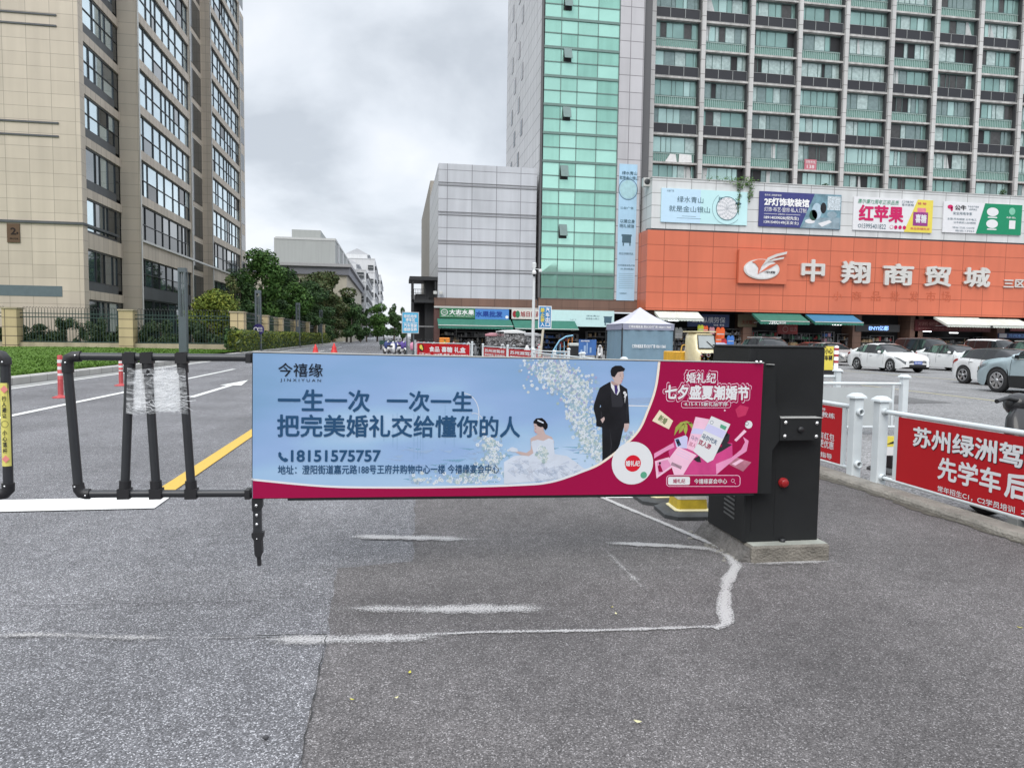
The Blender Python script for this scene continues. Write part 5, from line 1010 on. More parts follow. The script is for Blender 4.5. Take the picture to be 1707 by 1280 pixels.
for q, mt in ((((272, 660), (284, 663), (283, 667)), HAIR), (((268, 640), (285, 640), (284, 644)), HAIR), (((275, 688), (288, 690), (280, 697)), CRIL)): PG(q, mt, 4.7, c1)
blossoms([c1(330, 850), c1(345, 890), c1(360, 925)], 6.5, 170, (6, 7, 0, 1, 1, 4, 0), 5.0)
# the groom in his dark suit
PG([(872, 630), (1068, 640), (1052, 700), (1030, 800), (985, 905), (958, 932), (875, 972)], SUIT, 3.6, c1)
PG([(945, 246), (885, 278), (850, 302), (825, 370), (800, 450), (796, 485), (820, 580), (820, 640), (875, 652), (1066, 656), (1074, 622), (1116, 620), (1112, 540), (1104, 400), (1096, 312), (1028, 266), (1000, 300)], SUIT, 3.9, c1)
PG([(948, 246), (1024, 268), (1030, 330), (1008, 366), (985, 352), (952, 296)], WHP, 4.3, c1); PG([(980, 276), (1004, 277), (1014, 325), (1000, 364), (986, 348)], mat('printed_violet_tie', (.05, .03, .14), .4, var=0), 4.6, c1); PG([(946, 285), (985, 352), (1008, 366), (1034, 320), (1062, 440), (1050, 470), (960, 470)], SUIT2, 4.45, c1)
for q in (((945, 250), (950, 300), (975, 460), (955, 400)), ((1030, 270), (1040, 330), (1020, 460), (1046, 380)), ((860, 500), (868, 640), (872, 640), (870, 520)), ((940, 660), (960, 800), (938, 940), (950, 800)), ((1090, 340), (1100, 480), (1088, 600), (1092, 470))): PG(q, SUIT2, 4.5, c1)
PG([(857, 450), (862, 468), (852, 476)], SKYP2, 4.5, c1); PG([(955, 192), (985, 190), (1000, 160), (1058, 146), (1066, 190), (1060, 222), (1050, 238), (1044, 262), (1024, 272), (985, 256), (966, 215)], SKIN, 4.7, c1); PG([(975, 246), (1024, 270), (1000, 300), (952, 262), (955, 235)], SKIN2, 4.5, c1)
PG([(947, 150), (958, 122), (988, 104), (1040, 104), (1076, 130), (1068, 152), (1012, 162), (992, 192), (985, 206), (964, 202), (952, 188)], HAIR, 4.95, c1)
for q in (((1020, 182), (1042, 178), (1042, 182)), ((1052, 176), (1064, 176), (1063, 180)), ((1024, 196), (1040, 194), (1036, 199)), ((1054, 192), (1064, 191), (1062, 196))): PG(q, HAIR, 5.0, c1)
PG([(1044, 200), (1058, 222), (1046, 226)], SKIN2, 5.0, c1); PG([(1034, 240), (1054, 238), (1046, 245)], CRIL, 5.0, c1); PG([(1070, 618), (1112, 616), (1110, 650), (1092, 690), (1072, 692), (1066, 656)], SKIN, 4.6, c1); PG([(1080, 640), (1084, 690), (1078, 690)], SKIN2, 4.8, c1); PG([(1092, 640), (1092, 680), (1088, 684)], SKIN2, 4.8, c1); PG([(858, 582), (890, 558), (896, 580), (876, 614)], SKIN, 4.6, c1)
for a, b_, r_ in ((1072, 345, .010), (1082, 362, .010), (1076, 380, .007), (1078, 395, .004)): DC(a, b_, r_, WHP, 5.0, c1, 8)
PG([(1072, 395), (1080, 395), (1074, 440)], WHP, 5.0, c1)
# crimson field with its pale edge
cur = spline([(410, 797), (422, 799), (542, 810), (647, 812), (760, 811), (860, 808), (917, 803), (969, 786), (1007, 768), (1059, 724), (1080, 683), (1093, 644), (1099, 598)], 8)
n_ = len(cur)
for i in range(n_-1):
    a, c = U(cur[i]), U(cur[i+1]); w_ = .012+.004*(i/n_)
    da = V((c[0]-a[0], c[1]-a[1])); 
    if da.length < 1e-5: continue
    nn = V((-da.y, da.x)).normalized()*w_*.5
    B.poly(m, [(a[0]-nn.x, a[1]-nn.y), (c[0]-nn.x, c[1]-nn.y), (c[0]+nn.x, c[1]+nn.y), (a[0]+nn.x, a[1]+nn.y)], CREAMP if i > n_*.6 else WHP, 7.4)
    if c[0] > a[0]: B.poly(m, [(a[0], vb), (c[0], vb), c, a], CRI, 7)
xe = U(cur[-1])[0]; B.rect(m, xe, vb, ur, vt, CRI, 7)
# lettering on the blue field
TX('今禧缘', 205, 97, 485, 182, DKT, f=c7, bold=.008); TX('J I N X I Y U A N', 218, 195, 475, 218, DKT, f=c7); TX('一生一次', 205, 265, 782, 400, NAVT, f=c7, bold=.021); TX('一次一生', 893, 275, 1430, 400, NAVT, f=c7, bold=.021); TX('把完美婚礼交给懂你的人', 462.5, 692.5, 866.5, 728, NAVT, bold=.021)
TX('18151575757', 287, 646, 850, 716, NAVT, f=c7, bold=.026); TX('地址：澄阳街道嘉元路188号王府井购物中心一楼 今禧缘宴会中心', 203, 737, 1600, 794, NAVT, f=c7, bold=.012)
PG([(205, 662), (215, 655), (226, 668), (222, 678), (240, 697), (250, 692), (266, 702), (264, 714), (246, 720), (222, 706), (206, 684)], NAVT, 6, c7)
# lettering and little pictures on the crimson field
for s_, bx in (('婚礼纪', (1177, 160, 1368, 226)), ('七夕盛夏潮婚节', (1042, 244, 1580, 332))):
    for k, (bo, mt, g_) in enumerate(((.10, PINKL, 10), (.082, CRI, 8), (.038 if len(s_) > 3 else .018, WHP, 0))):
        TX(s_, bx[0]-g_, bx[1]-g_, bx[2]+g_, bx[3]+g_, mt, f=c8, lay=8+k*.8, bold=bo)
TX('·8.15-9.15豪礼抽不停·', 1160, 351, 1450, 375, WHP, f=c8, lay=10.5, bold=.01)
def outline(x0, y0, x1, y1, f, w_, mt, lay, r=14):
    pts = []
    for cx, cy, a0 in ((x1-r, y0+r, -90), (x1-r, y1-r, 0), (x0+r, y1-r, 90), (x0+r, y0+r, 180)):
        for k in range(5): t = math.radians(a0+k*22.5); pts.append(U(f(cx+r*math.cos(t), cy+r*math.sin(t))))
    B.line(m, pts+pts[:1], w_, mt, lay); return pts
outline(1146, 344, 1464, 386, c8, .003, PINKL, 8.2); outline(1050, 822, 1525, 893, c8, .004, PINKL, 8.2, 20)
q = outline(1060, 832, 1200, 882, c8, .002, WHP, 8.4, 10); B.poly(m, q[::-1], WHP, 8.3); TX('婚礼纪', 1092, 845, 1170, 872, CRI, f=c8, lay=9, bold=.02); TX('今禧缘宴会中心', 1228, 843, 1440, 876, WHP, f=c8, lay=9, bold=.01); B.ring(m, *B.uv(*c8(1478, 856)), .0125, .0125, .0025, PINKL, 9, 20); B.line(m, [B.uv(*c8(1488, 868)), B.uv(*c8(1496, 878))], .003, PINKL, 9)
DC(1054.0, 771.5, .139, WHP, 8.6, n=48); DC(1054.5, 772, .054, mat('scarlet_vinyl', (.60, .012, .03), .4, var=0), 9.2, n=36); TX('婚礼纪', 1042.5, 767.5, 1066, 776.5, WHP, lay=9.8, bold=.03); DC(902, 820, .022, GRNV, 9.2, c8)
PG([(1005, 400), (1092, 470), (1065, 525), (957, 470)], mat('cream_card_print', (.76, .66, .50), .4, var=.06), 8.2, c8); u, v = B.uv(*c8(1026, 462)); B.text(m, '新婚', u-.03, v-.02, u+.03, v+.02, mat('dark_green_print', (.10, .16, .05), .4, var=0), lay=9, rot=-.55, bold=.02)
for q in (((640, 350), (560, 310), (480, 330), (420, 390), (400, 500), (440, 440), (500, 370), (560, 340)), ((520, 340), (470, 400), (460, 470), (500, 440), (540, 380)), ((540, 340), (520, 430), (545, 490), (570, 420), (565, 360)), ((570, 340), (620, 330), (650, 380), (630, 420), (600, 370))): PG(q, OLIVE, 8.2, c9)
PG([(400, 560), (1130, 590), (1135, 760), (930, 985), (400, 985), (330, 700)], CRIL, 8.1, c9); PG([(880, 700), (1060, 585), (1128, 610), (1000, 690), (900, 740)], SUIT2, 8.3, c9)
PG([(670, 260), (845, 292), (640, 690), (555, 655)], PINKL, 8.5, c9); PG([(640, 400), (790, 420), (760, 480), (610, 470)], LILAC, 8.8, c9); u, v = B.uv(*c9(655, 530)); B.text(m, '马尔', u-.026, v-.014, u+.026, v+.014, NAVT, lay=9, rot=-.35); u, v = B.uv(*c9(635, 610)); B.text(m, '双人', u-.026, v-.014, u+.022, v+.014, CRI, lay=9, rot=-.35)
PG([(1020, 450), (1100, 480), (1090, 560), (1010, 650), (930, 720), (905, 690), (1000, 560)], SUIT2, 8.7, c9); DC(1050, 478, .014, HAIR, 8.9, c9); DC(985, 620, .010, CRI, 8.95, c9)
PG([(868, 250), (1106, 352), (890, 800), (820, 835), (640, 690)], WHP, 9.2, c9); PG([(828, 345), (1055, 445), (1010, 535), (775, 430)], LILAC, 9.5, c9); u, v = B.uv(*c9(845, 540)); B.text(m, '马尔代夫', u-.058, v-.016, u+.058, v+.016, NAVT, lay=10, rot=-.42, bold=.02); u, v = B.uv(*c9(785, 605)); B.text(m, '双人游', u-.046, v-.017, u+.046, v+.017, CRI, lay=10, rot=-.42, bold=.03); PG([(985, 350), (1062, 385), (1040, 428), (975, 395)], GRNV, 9.8, c9); B.ring(m, *B.uv(*c9(872, 330)), .012, .012, .002, NAVT, 9.8, 16)
PG([(405, 538), (545, 490), (572, 520), (560, 660), (430, 640)], LILAC, 9.0, c9); PG([(415, 545), (455, 535), (490, 610), (450, 632)], SUIT, 9.3, c9); DC(440, 552, .008, NAVT, 9.5, c9); DC(465, 605, .008, NAVT, 9.5, c9)
PG([(450, 632), (682, 740), (595, 850), (515, 985), (400, 985), (335, 785)], PINKL, 9.7, c9)
for k in range(9): PG([(375+k*14, 826+k*6), (383+k*14, 830+k*6), (372+k*14, 868+k*6), (364+k*14, 864+k*6)], SUIT2, 10, c9)
for k in range(3): PG([(455-k*14, 668+k*26), (610-k*14, 742+k*26), (608-k*14, 746+k*26), (453-k*14, 672+k*26)], LILAC, 10, c9)
PG([(640, 790), (720, 742), (740, 830), (690, 825)], SUIT2, 9.1, c9)
PG([(150, 720), (390, 585), (405, 640), (300, 690), (150, 782)], PINKP, 8.9, c9); PG([(1265, 512), (1335, 560), (1310, 690), (1160, 790), (930, 985), (925, 850), (1120, 770), (1240, 670), (1290, 575)], PINKP, 8.9, c9); PG([(160, 815), (335, 765), (395, 880), (180, 1032)], PINKL, 8.4, c9); PG([(185, 830), (320, 795), (365, 870), (205, 985)], PINKP, 8.6, c9); DC(222, 840, .008, HAIR, 8.8, c9); PG([(195, 880), (225, 850), (262, 950), (210, 950)], CRI, 8.8, c9)
PG([(1155, 550), (1280, 420), (1310, 445), (1180, 570)], PINKL, 8.6, c9); DC(1336, 358, .026, WHP, 8.9, c9); DC(1312, 345, .013, SUIT2, 9.2, c9); DC(1312, 345, .010, WHP, 9.5, c9)
PG([(1060, 840), (1175, 765), (1370, 830), (1265, 945)], mat('rose_grey_print', (.42, .16, .22), .4, var=.3, vs=14), 8.4, c9); PG([(1125, 850), (1230, 790), (1275, 805), (1170, 870)], PINKL, 8.7, c9); DC(1036, 180, .006, PINKL, 8.6, c9); PG([(1170, 170), (1230, 110), (1340, 140), (1300, 240), (1200, 270)], mat('deep_rose_print', (.46, .03, .10), .4, var=.2, vs=9), 7.6, c9)
bo = m.build('advertising_panel', arm)
# ---- folding rails left of the board
def tube_part(nm, a, b_, r, mt=PIPE): q = MB(); q.cyl(a, b_, r, mt, 14); return q.build(nm, arm)
YR = YB+.03; P3 = lambda px, py: AY(px, py, YR)
tube_part('rail_tube', P3(116, 594), P3(422, 596.5), .0225); tube_part('rail_tube', P3(136, 823), P3(420, 822), .0225)
end = MB(); end.tube([P3(135, 594.2), P3(122, 594.5), P3(114.5, 597.5), P3(112.5, 606), P3(113.5, 621)], [.031]*5, RUB, 14); end.build('elbow_joint', arm)
end = MB(); end.tube([P3(130, 806), P3(132, 816), P3(136, 821.5), P3(143, 823), P3(150, 823)], [.031]*5, RUB, 14); end.build('elbow_joint', arm)
tube_part('rail_post', P3(113, 615), P3(130.5, 812), .0255)
for a, b_ in (((216.6, 597), (208, 822)), ((245.6, 597), (261, 822)), ((303.5, 597), (319.5, 822))):
    A_, B_ = P3(*a), P3(*b_); tube_part('rail_post', A_, B_, .0245)
    d = (B_-A_).normalized(); q = MB(); q.cyl(A_-d*.035, A_+d*.085, .031, RUB, 14); q.bar(A_-X*.032, A_+X*.032, .064, .06, RUB); q.build('sleeve_joint', arm)
    q = MB(); q.cyl(B_-d*.075, B_+d*.03, .032, RUB, 14); q.bar(B_-X*.033, B_+X*.033, .064, .06, RUB); q.build('sleeve_joint', arm)
for p in ((125, 592.5), (109, 604.5), (124.5, 811.5), (142, 826)):
    c = AY(p[0], p[1], YR-.033); q = MB(); q.lathe([(.0055, 0), (.0055, .004), (.003, .006), (0, .006)], c, CHROME, 10, ax=(0, -1, 0)); q.build('screw', arm)
for p, z in (((417, 596.5), 0), ((415.5, 822), 0)): c = P3(*p); q = MB(); q.bbox((c.x-.022, YR-.035, c.z-.03), (c.x+.012, YR+.035, c.z+.03), RUB, .006); q.build('end_clamp', arm)
# prop that hangs below the board
pr = thing('support_prop', 'telescopic dark prop with black rubber tip hanging below the left end of the board', 'prop', P3(430, 900))
w4 = lambda px, py, y=YR: AY(px, py, y)
def slabpx(mm, pts, mt, y0=YR-.018, th=.036): mm.prism([AY(a, b_, y0) for a, b_ in pts], (0, th, 0), mt)
q = MB(); slabpx(q, [(419.5, 830), (437, 830), (437, 845), (435.5, 849), (420, 852)], BLACK, YR-.024, .048); q.build('bracket', pr)
q = MB(); slabpx(q, [(421.6, 851), (435, 847), (435.6, 890), (422, 890)], PIPE); 
q.build('inner_tube', pr)
q = MB(); slabpx(q, [(419.2, 888.5), (438.8, 887.5), (438.6, 896), (436, 901), (437, 924), (434, 928.5), (426.5, 928.5), (424, 924), (423, 901), (419.4, 896)], RUB, YR-.026, .05); slabpx(q, [(428, 928), (434, 928), (435.2, 942.5), (429, 943.5)], RUB, YR-.012, .024); q.build('rubber_tip', pr)
for p in ((427, 842.5), (427.8, 858.5), (428, 874), (428, 898)):
    c = AY(p[0], p[1], YR-.026); q = MB(); r_ = .009 if p[1] < 890 else .004; q.lathe([(r_, -.006), (r_, .004), (0, .005)], c, CHROME, 12, ax=(0, -1, 0)); q.build('screw', pr)
# hinge plate and bracket that tie the arm to the cabinet
ap_ = lambda x, y, yy=YB+.03: AY(1180+x*.3046, 560+y*.3046, yy)
hp = MB(); hp.prism([ap_(*p) for p in ((280, 156), (372, 158), (370, 370), (398, 452), (398, 562), (352, 628), (345, 862), (270, 862))], (0, .05, 0), CHAR); hp.build('hinge_plate', arm)
q = MB(); a, c = ap_(396, 450), ap_(616, 568); q.bbox((a.x, YB+.02, c.z), (c.x, bya-.001, a.z), CHAR, .005); a2 = ap_(396, 447); q.box((a2.x, YB+.015, a.z+.0005), (c.x+.004, bya-.001, a.z+.004), ALU); q.build('mounting_bracket', arm)
for p in ((425, 473), (596, 476), (420, 547), (592, 549)):
    c = ap_(p[0], p[1], YB+.018); q = MB(); q.lathe([(.014, 0), (.014, .003), (.009, .004), (.009, .011), (.006, .013), (0, .013)], c, CHROME, 6, ax=(0, -1, 0), smooth=False); q.build('bolt', arm)
c = ap_(507, 512, YB+.018); q = MB(); q.lathe([(.02, 0), (.02, .012), (0, .013)], c, RUB, 14, ax=(0, -1, 0)); q.build('pivot_cap', arm)
q = MB(); c = ap_(262, 152, YB-.01); 
for dx_ in (0, .03): q.lathe([(.009, 0), (.009, .012), (0, .014)], (c.x+dx_, YB-.02, TR.z+.008), CHROME, 8)
q.bar(AY(1278, 607, YB+.02), AY(1290, 607.6, YB+.02), .02, .004, ALU); q.build('top_screws', arm)
# cling film wrapped round the folding rails
film = bpy.data.materials.new('cling_film'); film.use_nodes = True; n = film.node_tree.nodes; l = film.node_tree.links; p = n['Principled BSDF']
p.inputs['Base Color'].default_value = (.80, .82, .84, 1); p.inputs['Roughness'].default_value = .22; t = n.new('ShaderNodeTexCoord'); mp = n.new('ShaderNodeMapping'); mp.inputs['Scale'].default_value = (9, 9, 26); mp.inputs['Rotation'].default_value = (0, .5, 0); l.new(t.outputs['Object'], mp.inputs[0])
a = n.new('ShaderNodeTexNoise'); a.inputs['Scale'].default_value = 1; a.inputs['Detail'].default_value = 8; a.inputs['Distortion'].default_value = 2.5; l.new(mp.outputs[0], a.inputs['Vector']); r = n.new('ShaderNodeMapRange'); r.inputs['From Min'].default_value = .35; r.inputs['From Max'].default_value = .68; r.inputs['To Min'].default_value = .03; r.inputs['To Max'].default_value = .55; l.new(a.outputs[0], r.inputs[0]); l.new(r.outputs[0], p.inputs['Alpha'])
bm_ = n.new('ShaderNodeBump'); bm_.inputs['Strength'].default_value = 1; bm_.inputs['Distance'].default_value = .02; l.new(a.outputs[0], bm_.inputs['Height']); l.new(bm_.outputs[0], p.inputs['Normal'])
pw = thing('plastic_wrap', 'crumpled cling film and white paper wrapped round the slanted rails', 'plastic film', P3(262, 650)); PAPER = mat('white_paper', (.74, .76, .78), .6, var=.10, vs=14, bump=.6, bs=18)
q = MB(); NX, NZ = 16, 12; vs = []
def filmpt(s_, t, side):
    x0, x1 = 212+(-2)*t, 309+5*t; x = x0+(x1-x0)*s_; y = 613+76*t+2.5*math.sin(s_*7); k = math.sin(s_*9.4)*.3
    return AY(x, y, YR-side*(.030+.004*math.sin(9*s_+7*t)+random.uniform(-.0025, .0025)))
for side in (1, -1):
    vs = [filmpt(i/NX, j/NZ, side) for i in range(NX+1) for j in range(NZ+1)]; q.add(vs, [(i*(NZ+1)+j, i*(NZ+1)+j+1, (i+1)*(NZ+1)+j+1, (i+1)*(NZ+1)+j) for i in range(NX) for j in range(NZ)], film, True)
fq = q
for (x0, y0, x1, y1) in ((222, 616, 242, 684), (256, 617, 300, 686)):
    q = MB(); NX = 8; vs = [AY(x0+(x1-x0)*i/NX+(2 if x0 < 230 else 0)*j/8, y0+(y1-y0)*j/8, YR-.0+random.uniform(-.006, .006)) for i in range(NX+1) for j in range(9)]; q.add(vs, [(i*9+j, i*9+j+1, (i+1)*9+j+1, (i+1)*9+j) for i in range(NX) for j in range(8)], PAPER, True); q.build('paper_sheet', pw)
q = fq; FILMW = mat('film_fold', (.82, .84, .86), .25, var=.1)
for k in range(26):
    i = random.random(); y = random.choice((623, 632, 668, 672, 676, 664))+random.uniform(-6, 6); x = 210+i*88; L_ = random.uniform(8, 34); pts = [AY(x+L_*t/4, y+random.uniform(-3, 3)+random.uniform(-.3, .5)*t*2, YR-.037) for t in range(5)]; q.tube(pts, [random.uniform(.0006, .0017) for _ in pts], FILMW, 5)
q.build('film', pw)
# end of the neighbouring barrier arm at the picture edge
ar2 = thing('barrier_gate', 'rounded end of a second dark barrier arm with a yellow warning sticker', 'barrier gate', AY(-40, 700, YR))
q = MB(); q.cyl(AY(8.5, 603, YR), AY(14.0, 812, YR), .0255, PIPE, 16); q.build('rail_post', ar2)
q = MB(); q.tube([AY(-40, 592, YR), AY(-8, 591.5, YR), AY(3, 594, YR), AY(8, 600, YR), AY(8.6, 608, YR)], .033, RUB, 14); q.build('elbow_joint', ar2)
q = MB(); q.tube([AY(13.6, 805, YR), AY(13.8, 816, YR), AY(8, 822, YR), AY(-4, 823.5, YR), AY(-40, 824, YR)], .033, RUB, 14); q.build('elbow_joint', ar2)
q = MB(); a0_, a1_ = AY(-40, 592, YR), AY(-40, 824, YR); q.cyl(a0_, (-5.2, YR, a0_.z), .0225, PIPE); q.build('rail_tube', ar2); q = MB(); q.cyl(a1_, (-5.2, YR, a1_.z), .0225, PIPE); q.build('rail_tube', ar2); q = MB(); q.bbox((-5.62, YR-.2, 0), (-5.19, YR+.3, 1.46), CHAR, .01); q.build('cabinet', ar2)
for p in ((3.5, 603.5), (7.5, 810.5)): q = MB(); q.lathe([(.0055, 0), (.0055, .004), (0, .006)], AY(p[0], p[1], YR-.034), CHROME, 10, ax=(0, -1, 0)); q.build('screw', ar2)
ST = mat('yellow_sticker', (.68, .62, .16), .45, var=.06); q = MB(); A0, A1 = AY(8.9, 638, YR), AY(13.1, 776, YR)
NS = 8; ring = []
for P_ in (A0, A1):
    for k in range(NS+1): t = math.radians(-68+136*k/NS); ring.append(P_+V((.0265*math.sin(t), -.0265*math.cos(t), 0)))
q.add(ring, [(k, NS+1+k, NS+2+k, k+1) for k in range(NS)][::1], ST, True)
sp2 = Plane((0, YR-.0285, 0), X, Z, .0004)
for i, ch in enumerate('行人避让'): sp2.ptext(q, ch, 3.0+i*.2, 660.5+i*9.2, 10.2+i*.2, 668.6+i*9.2, DKT, bold=.02)
for i, ch in enumerate('小心落杆'): sp2.ptext(q, ch, 4.2+i*.2, 717+i*10, 11.4+i*.2, 725.4+i*10, DKT, bold=.02)
sp2.ring(q, *sp2.uv(8, 707), .019, .019, .0022, DKT, 1, 20)
for y, x in ((649, 6.8), (765, 9.5)): u, v = sp2.uv(x, y); sp2.poly(q, [(u-.02, v), (u, v-.022), (u+.02, v), (u, v+.022)], mat('pink_diamond', (.72, .25, .22), .4, var=0), 1)
q.build('warning_sticker', ar2)
# ================================================================ CONES, BOLLARDS
CY_ = mat('worn_yellow_plastic', (.50, .36, .03), .5, var=.25, vs=12); WB = mat('scuffed_white_band', (.55, .53, .48), .55, var=.3, vs=10); RBASE = mat('dusty_rubber_base', (.055, .058, .06), .8, var=.3, vs=8)
def cone(px, py, s_, label):
    c = G(px, py); r = thing('traffic_cone', label, 'traffic cone', c, 'weighted yellow cones beside the cabinet', rz=random.uniform(-.15, .1))
    def sq(h, z, k=.25): e_ = h*k; return [(-h+e_, -h, z), (h-e_, -h, z), (h, -h+e_, z), (h, h-e_, z), (h-e_, h, z), (-h+e_, h, z), (-h, h-e_, z), (-h, -h+e_, z)]
    def loft(mm, rings, mt):
        vs = [p for g_ in rings for p in g_]; fs = [(i*8+k, i*8+(k+1) % 8, i*8+8+(k+1) % 8, i*8+8+k) for i in range(len(rings)-1) for k in range(8)]; mm.add(vs, fs+[tuple(range(len(vs)-8, len(vs)))], mt)
    q = MB(); loft(q, [sq(.25*s_, 0, .35), sq(.25*s_, .035, .35), sq(.225*s_, .05, .35), sq(.17*s_, .055, .3)], RBASE); q.build('rubber_base', r, local=True)
    q = MB(); loft(q, [sq(.155*s_, .052, .2), sq(.157*s_, .062, .2), sq(.135*s_, .072, .15)], mat('cream_edge', (.66, .60, .36), .6, var=.1)); loft(q, [sq(.134*s_, .07, .15), sq(.126*s_, .15, .15), sq(.122*s_, .152, .15)], CY_); q.build('body', r, local=True); q = MB(); loft(q, [sq(.096*s_, .38, .15), sq(.06*s_, .58, .2), sq(.035*s_, .68, .3)], CY_); q.build('tip', r, local=True)
    q = MB(); loft(q, [sq(.1275*s_, .153, .15), sq(.101*s_, .379, .15)], WB); q.build('reflective_band', r, local=True)
cone(1146, 856, 1.0, 'yellow cone with dark rubber base nearest the barrier cabinet'); cone(1105, 833, 1.05, 'yellow cone half hidden under the board behind the nearest cone')
RDP = mat('bollard_red', (.42, .05, .055), .5, var=.2, vs=10); WHR = mat('reflective_white', (.70, .70, .70), .4, var=.06)
def post(px, yb, yt, label):
    c = G(px, yb); h = AY(px, yt, c.y).z; r = thing('delineator_post', label, 'delineator', c, 'red and white lane posts'); q = MB(); q.lathe([(.17, 0), (.17, .02), (.07, .05), (.055, .06), (.052, h-.02), (.04, h), (0, h)], (0, 0, 0), RDP, 18); q.build('tube', r, local=True)
    q = MB()
    for k in range(3): z = h*(.50+.16*k); q.lathe([(.0535, z), (.0535, z+h*.075)], (0, 0, 0), WHR, 18)
    for k in range(12): z = .09+k*.028; q.lathe([(.056, z), (.058, z+.007), (.056, z+.014)], (0, 0, 0), RDP, 14)
    q.build('reflective_rings', r, local=True)
post(101.5, 663, 592, 'red and white post at the outer folding rail'); post(202, 643, 597, 'red and white post behind the plastic-wrapped rails')
RC = mat('bright_red_plastic', (.62, .03, .03), .45, var=.12)
for px, py, lb in ((526, 590, 'red water-filled barrier on the road left of its twin'), (557, 588, 'red barrier with orange white foot right of its twin')):
    c = G(px, py+4); r = thing('road_barrier', lb, 'road barrier', c, 'red barriers in the road')
    s_ = (c.y)/1184; q = MB(); q.lathe([(5.5*s_, 0), (5.5*s_, 5*s_), (4.2*s_, 8*s_), (3.4*s_, 11*s_), (3.4*s_, 13*s_), (1.5*s_, 16*s_), (1.2*s_, 19*s_), (0, 19.5*s_)], (0, 0, 0), RC, 18); q.build('body', r, local=True)
    q = MB(); q.lathe([(5.7*s_, .02), (5.7*s_, 4.5*s_)], (0, 0, 0), WHR if px < 540 else mat('orange_white_foot', (.6, .3, .2), .5, var=.6, vs=8), 12); q.build('foot_band', r, local=True)
# ================================================================ WHITE RAILINGS WITH RED BANNERS
WM = mat('white_rail_enamel', (.60, .645, .665), .42, var=.10, vs=3, streak=.12); RB_ = mat('red_banner_vinyl', (.42, .010, .016), .45, var=.06, vs=2); GBP = mat('pale_grey_panel', (.44, .47, .475), .5, var=.06, vs=1.5, streak=.1)
def cap_post(mm, x, y, h, w_=.105, z0=.0):
    mm.bbox((x-w_/2, y-w_/2, z0), (x+w_/2, y+w_/2, h), WM, .006); c = w_*.72
    mm.add([(x-c, y-c, h), (x+c, y-c, h), (x+c, y+c, h), (x-c, y+c, h), (x-c*.95, y-c*.95, h+.02), (x+c*.95, y-c*.95, h+.02), (x+c*.95, y+c*.95, h+.02), (x-c*.95, y+c*.95, h+.02), (x-c*.45, y-c*.45, h+.055), (x+c*.45, y-c*.45, h+.055), (x+c*.45, y+c*.45, h+.055), (x-c*.45, y+c*.45, h+.055)],
           [(3, 2, 1, 0), (0, 1, 5, 4), (1, 2, 6, 5), (2, 3, 7, 6), (3, 0, 4, 7), (4, 5, 9, 8), (5, 6, 10, 9), (6, 7, 11, 10), (7, 4, 8, 11), (8, 9, 10, 11)], WM)
XR = 4.92; y1, y2 = AX(1425, 730, XR).y, AX(1466, 740, XR).y; zt_, zb_ = .80, .125
rA = thing('banner_railing', 'white kerb railing with a large red driving-school banner at the right edge', 'railing', (XR, y2, .1), 'white railings with red banners')
q = MB(); cap_post(q, XR, y2, .90, z0=.0); q.build('post', rA); ye = 2.9
q = MB(); cap_post(q, XR, ye-.06, .90, z0=.0); q.build('post', rA); q = MB(); ys_ = AX(1695, 865, XR).y; q.bbox((XR-.04, ys_-.05, .0), (XR+.04, ys_+.05, .12), mat('grey_foot_metal', (.2, .21, .21), .5, metal=.3), .004); q.build('foot', rA)
for z, r_ in ((zt_, .024), (zb_, .019)):
    q = MB(); q.cyl((XR, y2-.05, z), (XR, ye, z), r_, WM, 14); q.build('rail', rA); q = MB(); q.lathe([(.036, 0), (.036, .012), (.03, .02), (.03, .045)], (XR, y2-.05, z), WM, 16, ax=(0, -1, 0)); q.build('collar', rA)
ya_ = AX(1497, 760, XR).y; q = MB(); q.box((XR-.012, ya_, zb_+.02), (XR+.012, ya_+.055, zt_-.02), WM); q.build('upright', rA)
BP = Plane((XR-.016, 0, 0), (0, -1, 0), Z, .0012); q = MB(); q.box((XR-.015, ye, zb_+.015), (XR+.008, ya_-.002, zt_-.03), RB_); q.box((XR-.0155, ye, zt_-.075), (XR-.0151, ya_-.002, zt_-.03), RB_)
def rows(s_, xa, ya0, yb0, xb, ybm, mt=WHP, sh=None, bold=.027):
    u0, u1 = BP.uv(xa, (ya0+yb0)/2)[0], BP.uv(xb, ybm)[0]; v0, v1 = BP.uv(xa+(yb0-ya0)*.4, yb0)[1], BP.uv(xa+(yb0-ya0)*.4, ya0)[1]
    if sh: BP.text(q, s_, u0+sh, v0-sh, u1+sh, v1-sh, BLK, lay=1, bold=bold)
    BP.text(q, s_, u0, v0, u1, v1, mt, lay=2, bold=bold); return u0, u1, v0, v1
u0, u1, v0, v1 = rows('苏州绿洲驾', 1523, 713, 745, 1704, 775, sh=.006); k = (u1-u0)/5; BP.text(q, '校', u1+k*.1, v0, u1+k*.95, v1, WHP, lay=2, bold=.03)
u0, u1, v0, v1 = rows('先学车', 1564.5, 764, 801, 1668, 803, bold=.027); k = (u1-u0)/3; BP.text(q, '后付费', u1+k*.22, v0, u1+k*3.2, v1, WHP, lay=2, bold=.035)
u0, u1, v0, v1 = rows('常年招生C1，C2学员培训', 1563.5, 810, 820, 1692, 846, bold=.012); BP.text(q, '本校一对一指导', u1+.06, v0, u1+.75, v1, WHP, lay=2, bold=.012)
q.build('banner', rA)
rB = thing('banner_railing', 'white kerb railing whose red banner is half hidden by the gate cabinet', 'railing', (XR, y1, .1), 'white railings with red banners')
q = MB(); cap_post(q, XR, y1, .90, z0=.0); q.build('post', rB)
